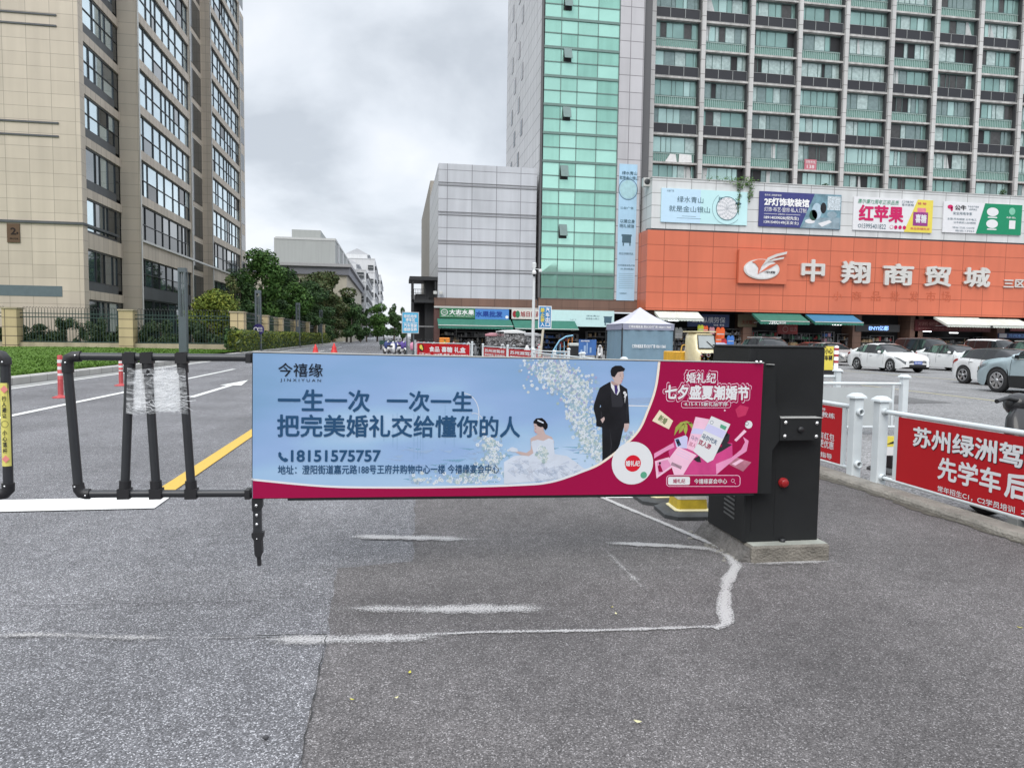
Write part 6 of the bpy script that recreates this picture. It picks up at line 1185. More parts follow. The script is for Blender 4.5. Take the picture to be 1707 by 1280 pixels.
for z in (.755, .19): q = MB(); q.lathe([(.035, 0), (.04, .01), (.036, .05), (.028, .05), (.024, .02)], (XR, y1-.05, z), WM, 18, ax=(0, -1, 0)); q.build('socket', rB)
yc = AX(1405, 700, XR).y; yd = yc+2.6
for z, r_ in ((zt_, .024), (zb_, .019)): q = MB(); q.cyl((XR, y1+.05, z), (XR, yd+.3, z), r_, WM, 14); q.build('rail', rB)
q = MB(); q.box((XR-.012, yc-.06, zb_+.02), (XR+.012, yc-.003, zt_-.02), WM); q.build('upright', rB); q = MB(); cap_post(q, XR, yd+.35, .9, z0=.0); q.build('post', rB)
q = MB(); q.box((XR-.015, yc, zb_+.015), (XR+.008, yd, zt_-.03), RB_)
for s_, x0_, y0_, x1_, y1_ in (('联系电话请找号', 1310, 679, 1377, 684), ('138 1234 5678 陈教练', 1300, 688, 1392, 697), ('学车有红包', 1350, 722, 1391, 734), ('价格更优惠', 1350, 735, 1390, 748), ('一对一指导', 1340, 755, 1387, 764)):
    a, c = BP.uv(x0_, (y0_+y1_)/2-3)[0], BP.uv(x1_, (y0_+y1_)/2)[0]; v0, v1 = BP.uv(x1_-8, y1_)[1], BP.uv(x1_-8, y0_)[1]; BP.text(q, s_, a, v0, c, v1, WHP, lay=2, bold=.01)
q.build('banner', rB)
def rail_run(label, xa, ya, xb, yb, h, panel=None, posts=2, group='white railings with red banners', txt=None, pz=(.18, .12)):
    r = thing('panel_railing' if panel is not RB_ else 'banner_railing', label, 'railing', ((xa+xb)/2, (ya+yb)/2, 0), group)
    d = V((xb-xa, yb-ya, 0)); L_ = d.length; d.normalize()
    for k in range(posts): t = k/(posts-1); q = MB(); cap_post(q, xa+(xb-xa)*t, ya+(yb-ya)*t, h+.06, .10); q.build('post', r)
    for z in (h-.04, .14): q = MB(); q.cyl(V((xa, ya, z))+d*.06, V((xb, yb, z))-d*.06, .024, WM, 10); q.build('rail', r)
    if panel is not None:
        n_ = posts-1
        for k in range(n_):
            p0 = V((xa, ya, 0))+d*(L_*k/n_+.22); p1 = V((xa, ya, 0))+d*(L_*(k+1)/n_-.22); PP = Plane(p0, d, Z, .003); PP.o = p0; w_ = (p1-p0).length; q = MB()
            PP.slab(q, 0, pz[0], w_, h-pz[1], -.012, .012, panel); PP.o = p0+PP.n*.012
            if txt:
                for (s_, a0, b0, a1, b1, mt) in txt: PP.text(q, s_, w_*a0, pz[0]+(h-pz[0]-pz[1])*(1-b1), w_*a1, pz[0]+(h-pz[0]-pz[1])*(1-b0), mt, lay=2, bold=.025)
            q.build('banner' if panel is RB_ else 'panel', r)
            for uu in (-.05, w_+.01): q = MB(); PP.slab(q, uu, .15, uu+.04, h-.05, -.03, 0, WM); q.build('upright', r)
    return r
e1 = AD(1507, 643, 11.5); rail_run('white railing with a plain pale grey panel in the car park entrance', 5.0, e1.y+.1, e1.x, e1.y, .88, GBP, pz=(.13, .10)); e2_ = AD(1396, 630, 13.6); rail_run('white railing with empty frame behind the grey panel', 4.6, e2_.y+.1, e2_.x, e2_.y, .88)
q1, q2 = AD(677, 570, 47), AD(787, 574, 43); TX1 = [('食品 喜糖 礼盒', .25, .18, .93, .55, WHP), ('三区1412、1418号 电话 13913178753', .04, .64, .98, .82, WHP)]
ra = rail_run('far white railing with a red confectionery banner below the blue sign', q1.x+.6, q1.y, q2.x, q2.y, 1.12, RB_, txt=TX1, pz=(.1, .1))
pp = Plane((q1.x+.6, q1.y, 0), V((q2.x-q1.x-.6, q2.y-q1.y, 0)), Z, .003); pp.o += pp.n*.014; q = MB(); pp.disc(q, .72, .74, .26, .24, BLK, 2.5); pp.disc(q, .66, .80, .16, .14, YEL, 3.5); pp.disc(q, .80, .68, .08, .10, YEL, 3.5); q.build('picture', ra)
q1, q2 = AD(805, 576, 42), AD(899, 581, 33); rail_run('far white railing with two red banners in front of the canopied tricycles', q1.x, q1.y, q2.x, q2.y, 1.0, RB_, posts=3, txt=[('苏州洲驾校', .06, .10, .94, .34, WHP), ('常年招生 学员培训', .06, .42, .94, .58, WHP), ('地址 电话 13812345', .06, .66, .94, .80, WHP)], pz=(.1, .1))
q1, q2 = AD(889, 585, 27), AD(969, 592, 21); rail_run('white railing with two low red banners behind the advertising board', q1.x, q1.y, q2.x, q2.y, .98, RB_, posts=3, txt=[('驾校报名', .1, .15, .9, .5, WHP), ('学车热线', .1, .6, .7, .85, WHP)], pz=(.1, .28)); q1, q2 = AD(888, 582, 31), AD(948, 583.5, 29.6); rail_run('short white railing with a red strip near the orange rack', q1.x, q1.y, q2.x, q2.y, .98, RB_, pz=(.1, .30)); q1, q2 = AD(972, 594, 20.5), AD(1040, 604, 15.5); rail_run('white railing in front of the blue tent', q1.x, q1.y, q2.x, q2.y, 1.0)
dp = thing('delineator_post', 'white lane post on a black foot behind the grey panel', 'delineator', AD(1393, 620, 34)); c = dp.location; dp.location.z = 0
q = MB(); q.lathe([(.3, 0), (.26, .12), (.1, .16), (.1, 1.3), (.0, 1.34)], (0, 0, 0), WHR, 14); q.build('tube', dp, local=True); q = MB(); q.lathe([(.31, .0), (.27, .13), (.11, .17)], (0, 0, 0), RUB, 14); q.build('foot', dp, local=True)
q = MB()
for z in (.5, .8, 1.1): q.lathe([(.102, z), (.102, z+.12)], (0, 0, 0), RDP, 14)
q.build('red_rings', dp, local=True)
yb2 = thing('warning_board', 'yellow warning board standing beside the white lane post', 'sign', AD(1381, 620, 33)); yb2.location.z = 0; c = yb2.location; q = MB(); q.box((-.3, -.03, .2), (.2, .03, 1.3), YEL); Pw = Plane((c.x, c.y-.034, 0), X, Z, .004); q2b = MB(); q.build('panel', yb2, local=True); Pw.text(q2b, '小心', -.24, .95, .14, 1.2, BLK, bold=.03); Pw.text(q2b, '车辆', -.24, .65, .14, .88, BLK, bold=.03); q2b.build('lettering', yb2); q = MB(); q.box((-.35, -.15, 0), (.25, .15, .2), RUB); q.build('foot', yb2, local=True)
wp = thing('warning_post', 'low yellow and white post on a black rubber foot behind the red banner railing', 'delineator', G(1487, 787)); q = MB(); q.bbox((-.2, -.2, 0), (.2, .2, .05), RBASE, .02); q.bbox((-.05, -.05, .05), (.12, .05, .2), RUB, .01); q.build('rubber_foot', wp, local=True); q = MB(); q.box((-.12, -.015, .2), (.14, .015, .30), WHR); q.box((-.12, -.015, .302), (.14, .015, .42), YEL); q.prism([(-.1, -.017, .33), (.1, -.017, .35), (.12, -.017, .38), (-.02, -.017, .365)], (0, -.002, 0), BLK); q.build('panel', wp, local=True)
# ================================================================ VEHICLES
TYRE = mat('tyre_rubber', (.018, .018, .019), .8, var=.2, vs=6); RIM = mat('alloy_rim', (.46, .46, .47), .3, metal=.8, var=.05); CGL = mat('car_glass', (.010, .012, .014), .04, spec=.32, var=0); UNDER = mat('car_underbody', (.012, .012, .013), .8, var=0); TRIM = mat('car_black_trim', (.014, .014, .015), .45, var=0); HLAMP = mat('headlamp_lens', (.16, .17, .18), .08, metal=.25, var=.3, vs=9, coat=1.0); TLAMP = mat('tail_lamp_lens', (.35, .01, .012), .15, var=0, coat=1.0); PLB = mat('blue_number_plate', (.03, .09, .42), .4, var=0); SEAM = mat('panel_gap', (.006, .006, .006), .9, var=0)
def paintm(n_, c, metal=0): return mat(n_, c, .36, metal=metal, var=.03, vs=1.5, coat=.35, spec=.5 if max(c) > .2 else .22)
CWHITE = paintm('white_car_paint', (.72, .73, .73)); CSILV = paintm('silver_car_paint', (.42, .41, .40), .5); CBLK = paintm('black_car_paint', (.012, .013, .014)); CTEAL = paintm('pale_teal_car_paint', (.33, .41, .44), .2); CGREY = paintm('dark_grey_car_paint', (.05, .055, .06)); CRED = paintm('dark_red_car_paint', (.14, .012, .014))
def lerp(P, s_): return float(np.interp(s_, [p[0] for p in P], [p[1] for p in P]))
TYPES = {
 'sedan': dict(L=4.62, W=.885, H=1.47, R=.325, wf=.93, wr=3.60, top=[(0, .62), (.04, .74), (.30, .86), (.9, .97), (1.28, 1.02), (1.9, 1.36), (2.25, 1.45), (2.75, 1.475), (3.3, 1.42), (3.75, 1.24), (4.05, 1.12), (4.4, 1.08), (4.57, 1.02), (4.62, .75)], belt=[(0, .58), (.3, .74), (.9, .86), (1.3, .92), (2.6, .96), (3.7, 1.01), (4.4, .98), (4.62, .7)], ws=(1.28, 2.2), rw=(3.35, 4.02), gl=(1.55, 3.72), pil=[(2.62, 2.74), (3.36, 3.42)]),
 'hatch': dict(L=4.0, W=.87, H=1.36, R=.33, wf=.78, wr=3.30, top=[(0, .56), (.05, .68), (.3, .80), (.85, .93), (1.1, .98), (1.75, 1.28), (2.1, 1.345), (2.6, 1.36), (3.2, 1.33), (3.5, 1.25), (3.8, 1.0), (3.95, .92), (4.0, .7)], belt=[(0, .5), (.3, .66), (.9, .84), (2, .92), (3.2, .98), (3.8, .93), (4.0, .66)], ws=(1.1, 1.95), rw=(3.3, 3.82), gl=(1.32, 3.45), pil=[(2.42, 2.52), (3.05, 3.1)]),
 'suv': dict(L=4.85, W=.96, H=1.74, R=.375, wf=.98, wr=3.88, top=[(0, .72), (.03, .86), (.25, .98), (.9, 1.09), (1.35, 1.14), (2.0, 1.58), (2.4, 1.70), (3.0, 1.74), (3.8, 1.69), (4.3, 1.55), (4.65, 1.2), (4.82, 1.08), (4.85, .8)], belt=[(0, .7), (.3, .86), (.9, .98), (1.4, 1.04), (3.5, 1.12), (4.5, 1.12), (4.85, .78)], ws=(1.35, 2.3), rw=(4.25, 4.66), gl=(1.6, 4.2), pil=[(2.8, 2.9), (3.75, 3.82)]),
 'van': dict(L=5.0, W=.93, H=1.88, R=.34, wf=.95, wr=4.0, top=[(0, .70), (.04, .86), (.3, .98), (.75, 1.10), (1.0, 1.18), (1.75, 1.72), (2.1, 1.84), (2.8, 1.88), (4.2, 1.87), (4.7, 1.80), (4.93, 1.4), (4.98, 1.1), (5.0, .8)], belt=[(0, .66), (.4, .88), (1.0, 1.02), (3, 1.06), (4.8, 1.08), (5.0, .78)], ws=(1.0, 1.95), rw=(4.72, 4.93), gl=(1.22, 4.75), pil=[(2.42, 2.52), (3.62, 3.72)])}
def car(kind, x, y, label, paint_, front=-1, roof=None, name='parked_car', plate=True, lift=0., spoke=5, rim=RIM):
    D = TYPES[kind]; L_, W, R = D['L'], D['W'], D['R']; top, belt = spline(D['top'], 5), spline(D['belt'], 5)
    hw = spline([(0, W*.72), (.12, W*.87), (.5, W*.97), (1.1, W), (L_-1.0, W), (L_-.4, W*.96), (L_-.08, W*.86), (L_, W*.74)], 5)
    r = thing(name, label, 'car', (x, y, lift), 'cars parked on the lot', rz=0 if front < 0 else math.pi)
    st = set(np.round(np.arange(0, L_+.001, .12), 3)) | {0.02, .06, L_-.02, L_-.06, *D['ws'], *D['rw'], *D['gl']} | {q for p in D['pil'] for q in p}
    for c in (D['wf'], D['wr']): st |= {round(c+(R+.055)*math.cos(math.pi*k/12), 3) for k in range(13)}
    st = sorted(s_ for s_ in st if 0 <= s_ <= L_); st = [s_ for i, s_ in enumerate(st) if i == 0 or s_-st[i-1] > .006]
    body, glass, bot = MB(), MB(), .20; rings = []
    for s_ in st:
        zt = lerp(top, s_); w_ = lerp(hw, s_); zb = bot+.10*max(0, 1-s_/.35)+.12*max(0, 1-(L_-s_)/.4); zl = zb
        for c in (D['wf'], D['wr']):
            d = abs(s_-c)
            if d < R+.055: zl = max(zl, R+math.sqrt(max(0, (R+.055)**2-d*d)))
        ze = min(lerp(belt, s_), zt-.015); ze = max(ze, zl+.04); zt = max(zt, ze+.012); cab = min(1, max(0, (zt-ze-.08)/.28)); wr_ = w_*(.90-.20*cab)
        rings.append([(0, zb), (w_*.86, zb), (w_*.965, zl), (w_*1.0, zl+(ze-zl)*.42), (w_*.99, zl+(ze-zl)*.78), (w_*.945, ze), (wr_, ze+(zt-ze)*.86), (wr_*.80, ze+(zt-ze)*.965), (0, zt)])
    yo = -L_/2; NP = 9
    for sd in (1, -1):
        vs = [(sd*a, s_+yo, z) for s_, rg_ in zip(st, rings) for a, z in rg_]; groups = {}
        for i in range(len(st)-1):
            sm_ = (st[i]+st[i+1])/2
            for k in range(NP-1):
                q = (i*NP+k, (i+1)*NP+k, (i+1)*NP+k+1, i*NP+k+1); q = q if sd > 0 else q[::-1]
                mt = paint_
                if k < 2: mt = UNDER
                elif k == 5 and D['gl'][0] < sm_ < D['gl'][1]: mt = TRIM if any(a < sm_ < b_ for a, b_ in D['pil']) else CGL
                elif k >= 6:
                    if D['ws'][0] < sm_ < D['ws'][1] or D['rw'][0] < sm_ < D['rw'][1]: mt = CGL
                    elif roof is not None and D['ws'][1] <= sm_ <= D['rw'][0]: mt = roof
                elif k == 2 and bot < .5 and D['wf']+R < sm_ < D['wr']-R and kind == 'suv': mt = TRIM
                groups.setdefault(mt, []).append(q)
        for mt, fs in groups.items(): (glass if mt in (CGL, TRIM) and mt is CGL else body).add(vs, fs, mt, True)
        ends = [(0, tuple(range(NP)))]
        body.add([(sd*a, st[0]+yo, z) for a, z in rings[0]], [tuple(range(NP)) if sd < 0 else tuple(range(NP-1, -1, -1))], paint_); body.add([(sd*a, st[-1]+yo, z) for a, z in rings[-1]], [tuple(range(NP)) if sd > 0 else tuple(range(NP-1, -1, -1))], paint_)
    bo = body.build('body', r, local=True); glass.build('window', r, local=True)
    q = MB()                                                    # panel gaps and sills
    for s_ in (D['gl'][0]-.12, (D['pil'][0][0]+D['pil'][0][1])/2, D['wr']-R*.9 if kind != 'van' else D['pil'][1][0]):
        rg_ = [np.interp(s_, st, [rings[i][k][0] for i in range(len(st))]) for k in range(NP)]; rz_ = [np.interp(s_, st, [rings[i][k][1] for i in range(len(st))]) for k in range(NP)]
        for sd in (1, -1): q.tube([(sd*(rg_[k]+.001), s_+yo, rz_[k]+(.10 if k == 2 else 0)) for k in range(2, 6)], .006, SEAM, 4)
    for sd in (1, -1):
        q.tube([(sd*(lerp(hw, s_)*.945+.004), s_+yo, np.interp(s_, st, [rg_[5][1] for rg_ in rings])+.004) for s_ in np.linspace(D['gl'][0]-.05, D['gl'][1]+.05, 10)], .012, TRIM if kind != 'suv' else ALU, 5)
    q.build('trim', r, local=True)
    for sd in (1, -1):
        for s_ in ((D['pil'][0][0]-.22), (D['pil'][1][0]-.12 if kind != 'van' else D['pil'][1][0]-.3)):
            q = MB(); w_ = lerp(hw, s_); z = lerp(belt, s_)-.11; q.bbox((sd*(w_-.012), s_+yo-.09, z-.016), (sd*(w_+.022), s_+yo+.09, z+.016), paint_, .006); q.build('door_handle', r, local=True)
        q = MB(); s_ = D['gl'][0]+.1; w_ = lerp(hw, s_); z = lerp(belt, s_)+.08; q.ell((sd*(w_+.07), s_+yo, z), (.10, .07, .075), paint_ if kind != 'hatch' else CBLK, 12, 8); q.bar((sd*(w_-.06), s_+yo, z-.05), (sd*(w_+.05), s_+yo, z-.04), .05, .03, TRIM); q.box((sd*(w_+.01), s_+yo+.066, z-.05), (sd*(w_+.14), s_+yo+.07, z+.05), CGL); q.build('wing_mirror', r, local=True)
        # lamps hug the corner of the body
        def skin(s_, f): 
            ze = np.interp(s_, st, [rg_[5][1] for rg_ in rings]); w_ = lerp(hw, s_); return (sd*(w_*(.985-.06*f)+.006), s_+yo, ze-.03-.16*f)
        q = MB(); zh = .66 if kind in ('sedan', 'hatch') else .82; pts_u = []; pts_l = []
        for i in range(7):
            s_ = .015+.62*(i/6)**1.3; w_ = lerp(hw, s_)*.99+.006; zz_ = lerp(belt, s_); pts_u.append((sd*w_*(.99), s_+yo-.004, zz_-.02-.0*i)); pts_l.append((sd*(w_+.002), s_+yo-.004, zz_-.02-.15*(1-i/6)-.01))
        pts_u.insert(0, (sd*lerp(hw, 0)*.45, yo-.012, lerp(belt, .0)+.05)); pts_l.insert(0, (sd*lerp(hw, 0)*.5, yo-.012, lerp(belt, 0)-.06)); n_ = len(pts_u)
        q.add(pts_u+pts_l, [((i, i+1, n_+i+1, n_+i) if sd > 0 else (n_+i, n_+i+1, i+1, i)) for i in range(n_-1)], HLAMP, True); q.build('headlight', r, local=True)
        q = MB(); pts_u = []; pts_l = []
        for i in range(6):
            s_ = L_-.012-.42*(i/5)**1.2; w_ = lerp(hw, s_)*.985+.008; zz_ = np.interp(s_, st, [rg_[5][1] for rg_ in rings]); pts_u.append((sd*w_, s_+yo+.004, zz_-.03)); pts_l.append((sd*w_, s_+yo+.004, zz_-.17+.06*i/5))
        n_ = 6; q.add(pts_u+pts_l, [((i, n_+i, n_+i+1, i+1) if sd > 0 else (i+1, n_+i+1, n_+i, i)) for i in range(n_-1)], TLAMP, True); q.build('tail_light', r, local=True)
        for c in (D['wf'], D['wr']):
            cx = sd*(W*.985-.11); ax = (sd, 0, 0); t = MB(); t.lathe([(R*.66, -.10), (R*.92, -.105), (R, -.07), (R, .07), (R*.93, .105), (R*.70, .108), (R*.66, .095)], (cx, c+yo, R), TYRE, 30, ax=ax); to = t.build('wheel', r, local=True)
            m = MB(); m.lathe([(R*.67, .06), (R*.66, .10), (R*.60, .095), (R*.58, .04), (0, .02)], (cx, c+yo, R), mat('rim_shadow', (.03, .03, .032), .5, metal=.4, var=0), 28, ax=ax); m.lathe([(R*.68, .085), (R*.685, .107), (R*.62, .108), (R*.60, .09)], (cx, c+yo, R), rim, 28, ax=ax)
            for k in range(spoke):
                a = 2*math.pi*k/spoke+.3
                for da in (-.16, .16): p0 = V((cx+sd*.085, c+yo+math.cos(a)*R*.12, R+math.sin(a)*R*.12)); p1 = V((cx+sd*.10, c+yo+math.cos(a+da)*R*.64, R+math.sin(a+da)*R*.64)); m.bar(p0, p1, R*.13, .03, rim, up=ax)
            m.lathe([(R*.17, .08), (R*.17, .108), (0, .112)], (cx, c+yo, R), rim, 14, ax=ax); m.build('rim', to, local=True)
    q = MB(); wg = lerp(hw, 0); zb_ = lerp(belt, 0); q.box((-wg*.62, yo-.016, zb_-.07), (wg*.62, yo+.02, zb_+.02), TRIM); q.box((-wg*.75, yo-.012, .30), (wg*.75, yo+.02, .42), TRIM)
    for k in range(3): q.box((-wg*.6, yo-.02, zb_-.06+k*.028), (wg*.6, yo-.0165, zb_-.05+k*.028), CHROME)
    q.build('grille', r, local=True)
    if plate:
        q = MB(); q.box((-.22, yo-.03, .44), (.22, yo-.018, .58), PLB); q.box((-.22, L_+yo-.0, .62), (.22, L_+yo+.012, .76), PLB); q.build('number_plate', r, local=True)
    if kind in ('sedan', 'suv'):
        q = MB(); q.box((-.05, yo+D['ws'][1]+.15, D['H']-.01), (.05, yo+D['ws'][1]+.3, D['H']+.02), TRIM) if kind == 'sedan' else [q.bar((sd*W*.62, yo+2.3, D['H']-.02), (sd*W*.62, yo+4.0, D['H']-.03), .04, .05, ALU) for sd in (1, -1)]; q.build('roof_fitting', r, local=True)
    return r
car('sedan', 25.85, 34.15, 'white saloon with a blue number plate, nearest to the gate cabinet', CWHITE)
car('sedan', 30.7, 35.0, 'white saloon with black roof behind the white hatchback', CWHITE, roof=CBLK, spoke=6)
car('hatch', 21.95, 22.35, 'low white hatchback with black roof beside the pale teal car', CWHITE, roof=CBLK)
car('suv', 19.45, 17.95, 'pale teal sport utility car cut off by the right picture edge', CTEAL, front=1, spoke=7)
car('van', 35.2, 42.6, 'black people carrier behind the white saloons', CBLK)
car('sedan', 28.6, 43.2, 'silver saloon beside the warning board', CSILV)
car('suv', 21.6, 38.6, 'dark grey car whose roof shows above the gate cabinet', CGREY)
car('hatch', 21.2, 46.5, 'small white car showing only its roof left above the gate cabinet', CWHITE)
car('van', 43.3, 45.5, 'white van whose roof shows behind the black people carrier', CWHITE)
car('suv', 36.8, 35.2, 'black sport utility car with silver roof rails at the right picture edge', CBLK)
car('sedan', 32.6, 51.5, 'dark red car in front of the lit blue shop sign', CRED)
def text_on(r, s_, x0, z0, x1, z1, yy):
    P = Plane((r.location.x, r.location.y+yy, 0), X, Z, .002); q = MB(); P.text(q, s_, x0, z0, x1, z1, WH, lay=2, bold=.02); q.build('plate_lettering', r)
text_on(bpy.data.objects['parked_car'], '苏E·8K57', -.19, .47, .19, .55, -2.34)
# ---------------------------------------------------------------- scooters
def scooter(label, x, y, rz, shell, seat=TRIM, name='electric_scooter', cover=None, mirrors=True, group='electric scooters parked along the railing'):
    r = thing(name, label, 'scooter', (x, y, 0), group, rz)
    for nm, yy in (('wheel', -.62), ('wheel', .62)):
        q = MB(); q.lathe([(.13, -.05), (.21, -.055), (.235, -.02), (.235, .02), (.21, .055), (.13, .05), (.13, -.05)], (0, yy, .235), TYRE, 20, ax=X); o = q.build(nm, r, local=True); m = MB(); m.lathe([(.135, -.03), (.06, -.045), (.04, -.06), (.04, .06), (.06, .045), (.135, .03)], (0, yy, .235), RIM, 14, ax=X); m.build('rim', o, local=True)
    def loft(mm, rings, mt):
        vs = []; n_ = 10
        for (yy, w_, z0, z1) in rings:
            for k in range(n_): t = 2*math.pi*k/n_; vs.append((w_*math.copysign(abs(math.cos(t))**.6, math.cos(t)), yy, (z0+z1)/2+(z1-z0)/2*math.copysign(abs(math.sin(t))**.6, math.sin(t))))
        mm.add(vs, [(i*n_+k, i*n_+(k+1) % n_, (i+1)*n_+(k+1) % n_, (i+1)*n_+k) for i in range(len(rings)-1) for k in range(n_)]+[tuple(range(n_-1, -1, -1)), tuple(range(len(vs)-n_, len(vs)))], mt, True)
    q = MB(); loft(q, [(-.15, .14, .22, .30), (.0, .15, .22, .31), (.15, .15, .22, .50), (.35, .16, .30, .68), (.62, .14, .42, .70), (.82, .08, .52, .68)], shell); loft(q, [(-.34, .02, .30, .98), (-.30, .17, .26, 1.0), (-.24, .19, .24, .98), (-.15, .15, .22, .40)], shell); loft(q, [(-.86, .05, .36, .46), (-.74, .09, .44, .54), (-.55, .09, .46, .56), (-.42, .06, .36, .50)], shell); q.build('body', r, local=True)
    q = MB(); loft(q, [(.05, .08, .66, .74), (.14, .15, .66, .79), (.45, .16, .67, .80), (.70, .13, .70, .83), (.80, .06, .74, .82)], seat); q.build('seat', r, local=True)
    q = MB(); q.tube([(0, -.62, .24), (0, -.50, .55), (0, -.30, 1.02)], .025, TRIM, 8); q.build('fork', r, local=True)
    q = MB(); q.tube([(-.34, -.20, 1.04), (-.18, -.27, 1.06), (0, -.30, 1.03), (.18, -.27, 1.06), (.34, -.20, 1.04)], .018, TRIM, 8)
    q.build('handlebar', r, local=True); q = MB(); q.ell((0, -.34, 1.0), (.11, .10, .10), shell, 12, 8); q.lathe([(.07, 0), (.05, .03), (0, .035)], (0, -.42, 1.0), HLAMP, 14, ax=(0, -1, 0)); q.build('headlight', r, local=True)
    for sd in ((1, -1) if mirrors else ()): q = MB(); q.tube([(sd*.24, -.24, 1.06), (sd*.28, -.26, 1.20)], .008, TRIM, 5); q.ell((sd*.28, -.26, 1.24), (.06, .015, .045), TRIM, 10, 6); q.build('mirror', r, local=True)
    if cover is not None:
        q = MB(); loft(q, [(-.44, .16, .62, .92), (-.38, .30, .5, 1.02), (-.30, .33, .46, 1.08), (-.24, .26, .5, 1.02)], cover); q.build('wind_cover', r, local=True)
    return r
SWH, SGR, SRD, SBL, SBK, SPK = paintm('white_scooter', (.62, .62, .62)), paintm('grey_scooter', (.22, .23, .24)), paintm('red_scooter', (.35, .02, .03)), paintm('blue_scooter', (.08, .22, .42)), paintm('black_scooter', (.02, .02, .022)), paintm('pink_scooter', (.5, .2, .3))
PURC = mat('purple_wind_cover', (.10, .06, .28), .6, var=.2); PNKC = mat('pink_wind_cover', (.55, .22, .34), .6, var=.3, vs=6); BLUC = mat('navy_wind_cover', (.03, .05, .18), .6, var=.2)
near = scooter('black scooter behind the big red banner at the right edge', 5.14, AX(1640, 860, 5.14).y-.62, math.pi, SBK, group=None, mirrors=False)
kinds = [('white scooter with a navy wind cover at the railing end', SWH, BLUC), ('white scooter with a purple wind cover beside the blue sign', SWH, PURC), ('white scooter with a pink wind cover below the blue sign', SGR, PNKC), ('plain red scooter left of the confectionery banner', SRD, None), ('plain white scooter behind the confectionery banner', SWH, None), ('black scooter behind the confectionery banner', SBK, None), ('blue scooter behind the confectionery banner', SBL, None), ('grey scooter in the gap between the two banner railings', SGR, None)]
spots = [(653, 52), (662, 54), (690, 51), (704, 53), (722, 50), (748, 49), (771, 48), (792, 46)]
protos = []
for (lb, c, cv), (px, dp_) in zip(kinds, spots):
    q = AD(px, 570, dp_); protos.append(scooter(lb, q.x, q.y, random.uniform(-.35, .35)+(0 if random.random() < .6 else math.pi), c, cover=cv))
extra = [('white scooter at the road end of the parked row', 0, 645, 56), ('second white scooter with purple cover behind the posts', 1, 671, 57), ('red scooter farther behind the blue sign', 3, 697, 58), ('black scooter under the fruit-shop awning', 5, 716, 57), ('grey scooter under the fruit-shop awning', 7, 736, 57), ('red scooter under the wholesale-shop awning', 3, 757, 57), ('white scooter under the wholesale-shop awning', 4, 781, 55), ('black scooter left of the canopied tricycles', 5, 802, 47), ('white scooter in front of the white canopy tricycle', 4, 838, 43), ('grey scooter in front of the white canopy tricycle', 7, 858, 41), ('white scooter beside the camera pole', 4, 879, 38), ('red scooter behind the camera pole', 3, 900, 45), ('white scooter left of the blue tent', 4, 1001, 47)]
for lb, k, px, dp_ in extra:
    c = copy_tree(protos[k]); q = AD(px, 570, dp_); c.location = (q.x, q.y, 0); c.rotation_euler.z = random.uniform(-.5, .5)+(0 if random.random() < .6 else math.pi); c['label'] = lb
bx = thing('delivery_box', 'orange delivery box on a scooter behind the confectionery banner', 'box', AD(741, 566, 49)); q = bx.location; m = MB(); m.bbox((q.x-.35, q.y-.25, .85), (q.x+.35, q.y+.25, 1.42), mat('delivery_orange', (.75, .25, .03), .5, var=.1), .03); m.box((q.x-.353, q.y-.253, 1.3), (q.x+.353, q.y+.253, 1.32), SEAM); m.box((q.x-.06, q.y-.256, 1.0), (q.x+.06, q.y-.251, 1.25), YEL); m.build('shell', bx)
# canopied tricycles
RAINC = bpy.data.materials.new('clear_rain_cover'); RAINC.use_nodes = True; n = RAINC.node_tree.nodes; l = RAINC.node_tree.links; p = n['Principled BSDF']; p.inputs['Roughness'].default_value = .12; a = n.new('ShaderNodeTexNoise'); a.inputs['Scale'].default_value = 5; a.inputs['Detail'].default_value = 6; a.inputs['Distortion'].default_value = 2; r_ = n.new('ShaderNodeValToRGB'); l.new(a.outputs[0], r_.inputs[0]); r_.color_ramp.elements[0].position = .42; r_.color_ramp.elements[0].color = (.03, .03, .032, 1); r_.color_ramp.elements[1].position = .7; r_.color_ramp.elements[1].color = (.5, .5, .51, 1); l.new(r_.outputs[0], p.inputs['Base Color']); bm_ = n.new('ShaderNodeBump'); bm_.inputs['Strength'].default_value = .8; l.new(a.outputs[0], bm_.inputs['Height']); l.new(bm_.outputs[0], p.inputs['Normal'])
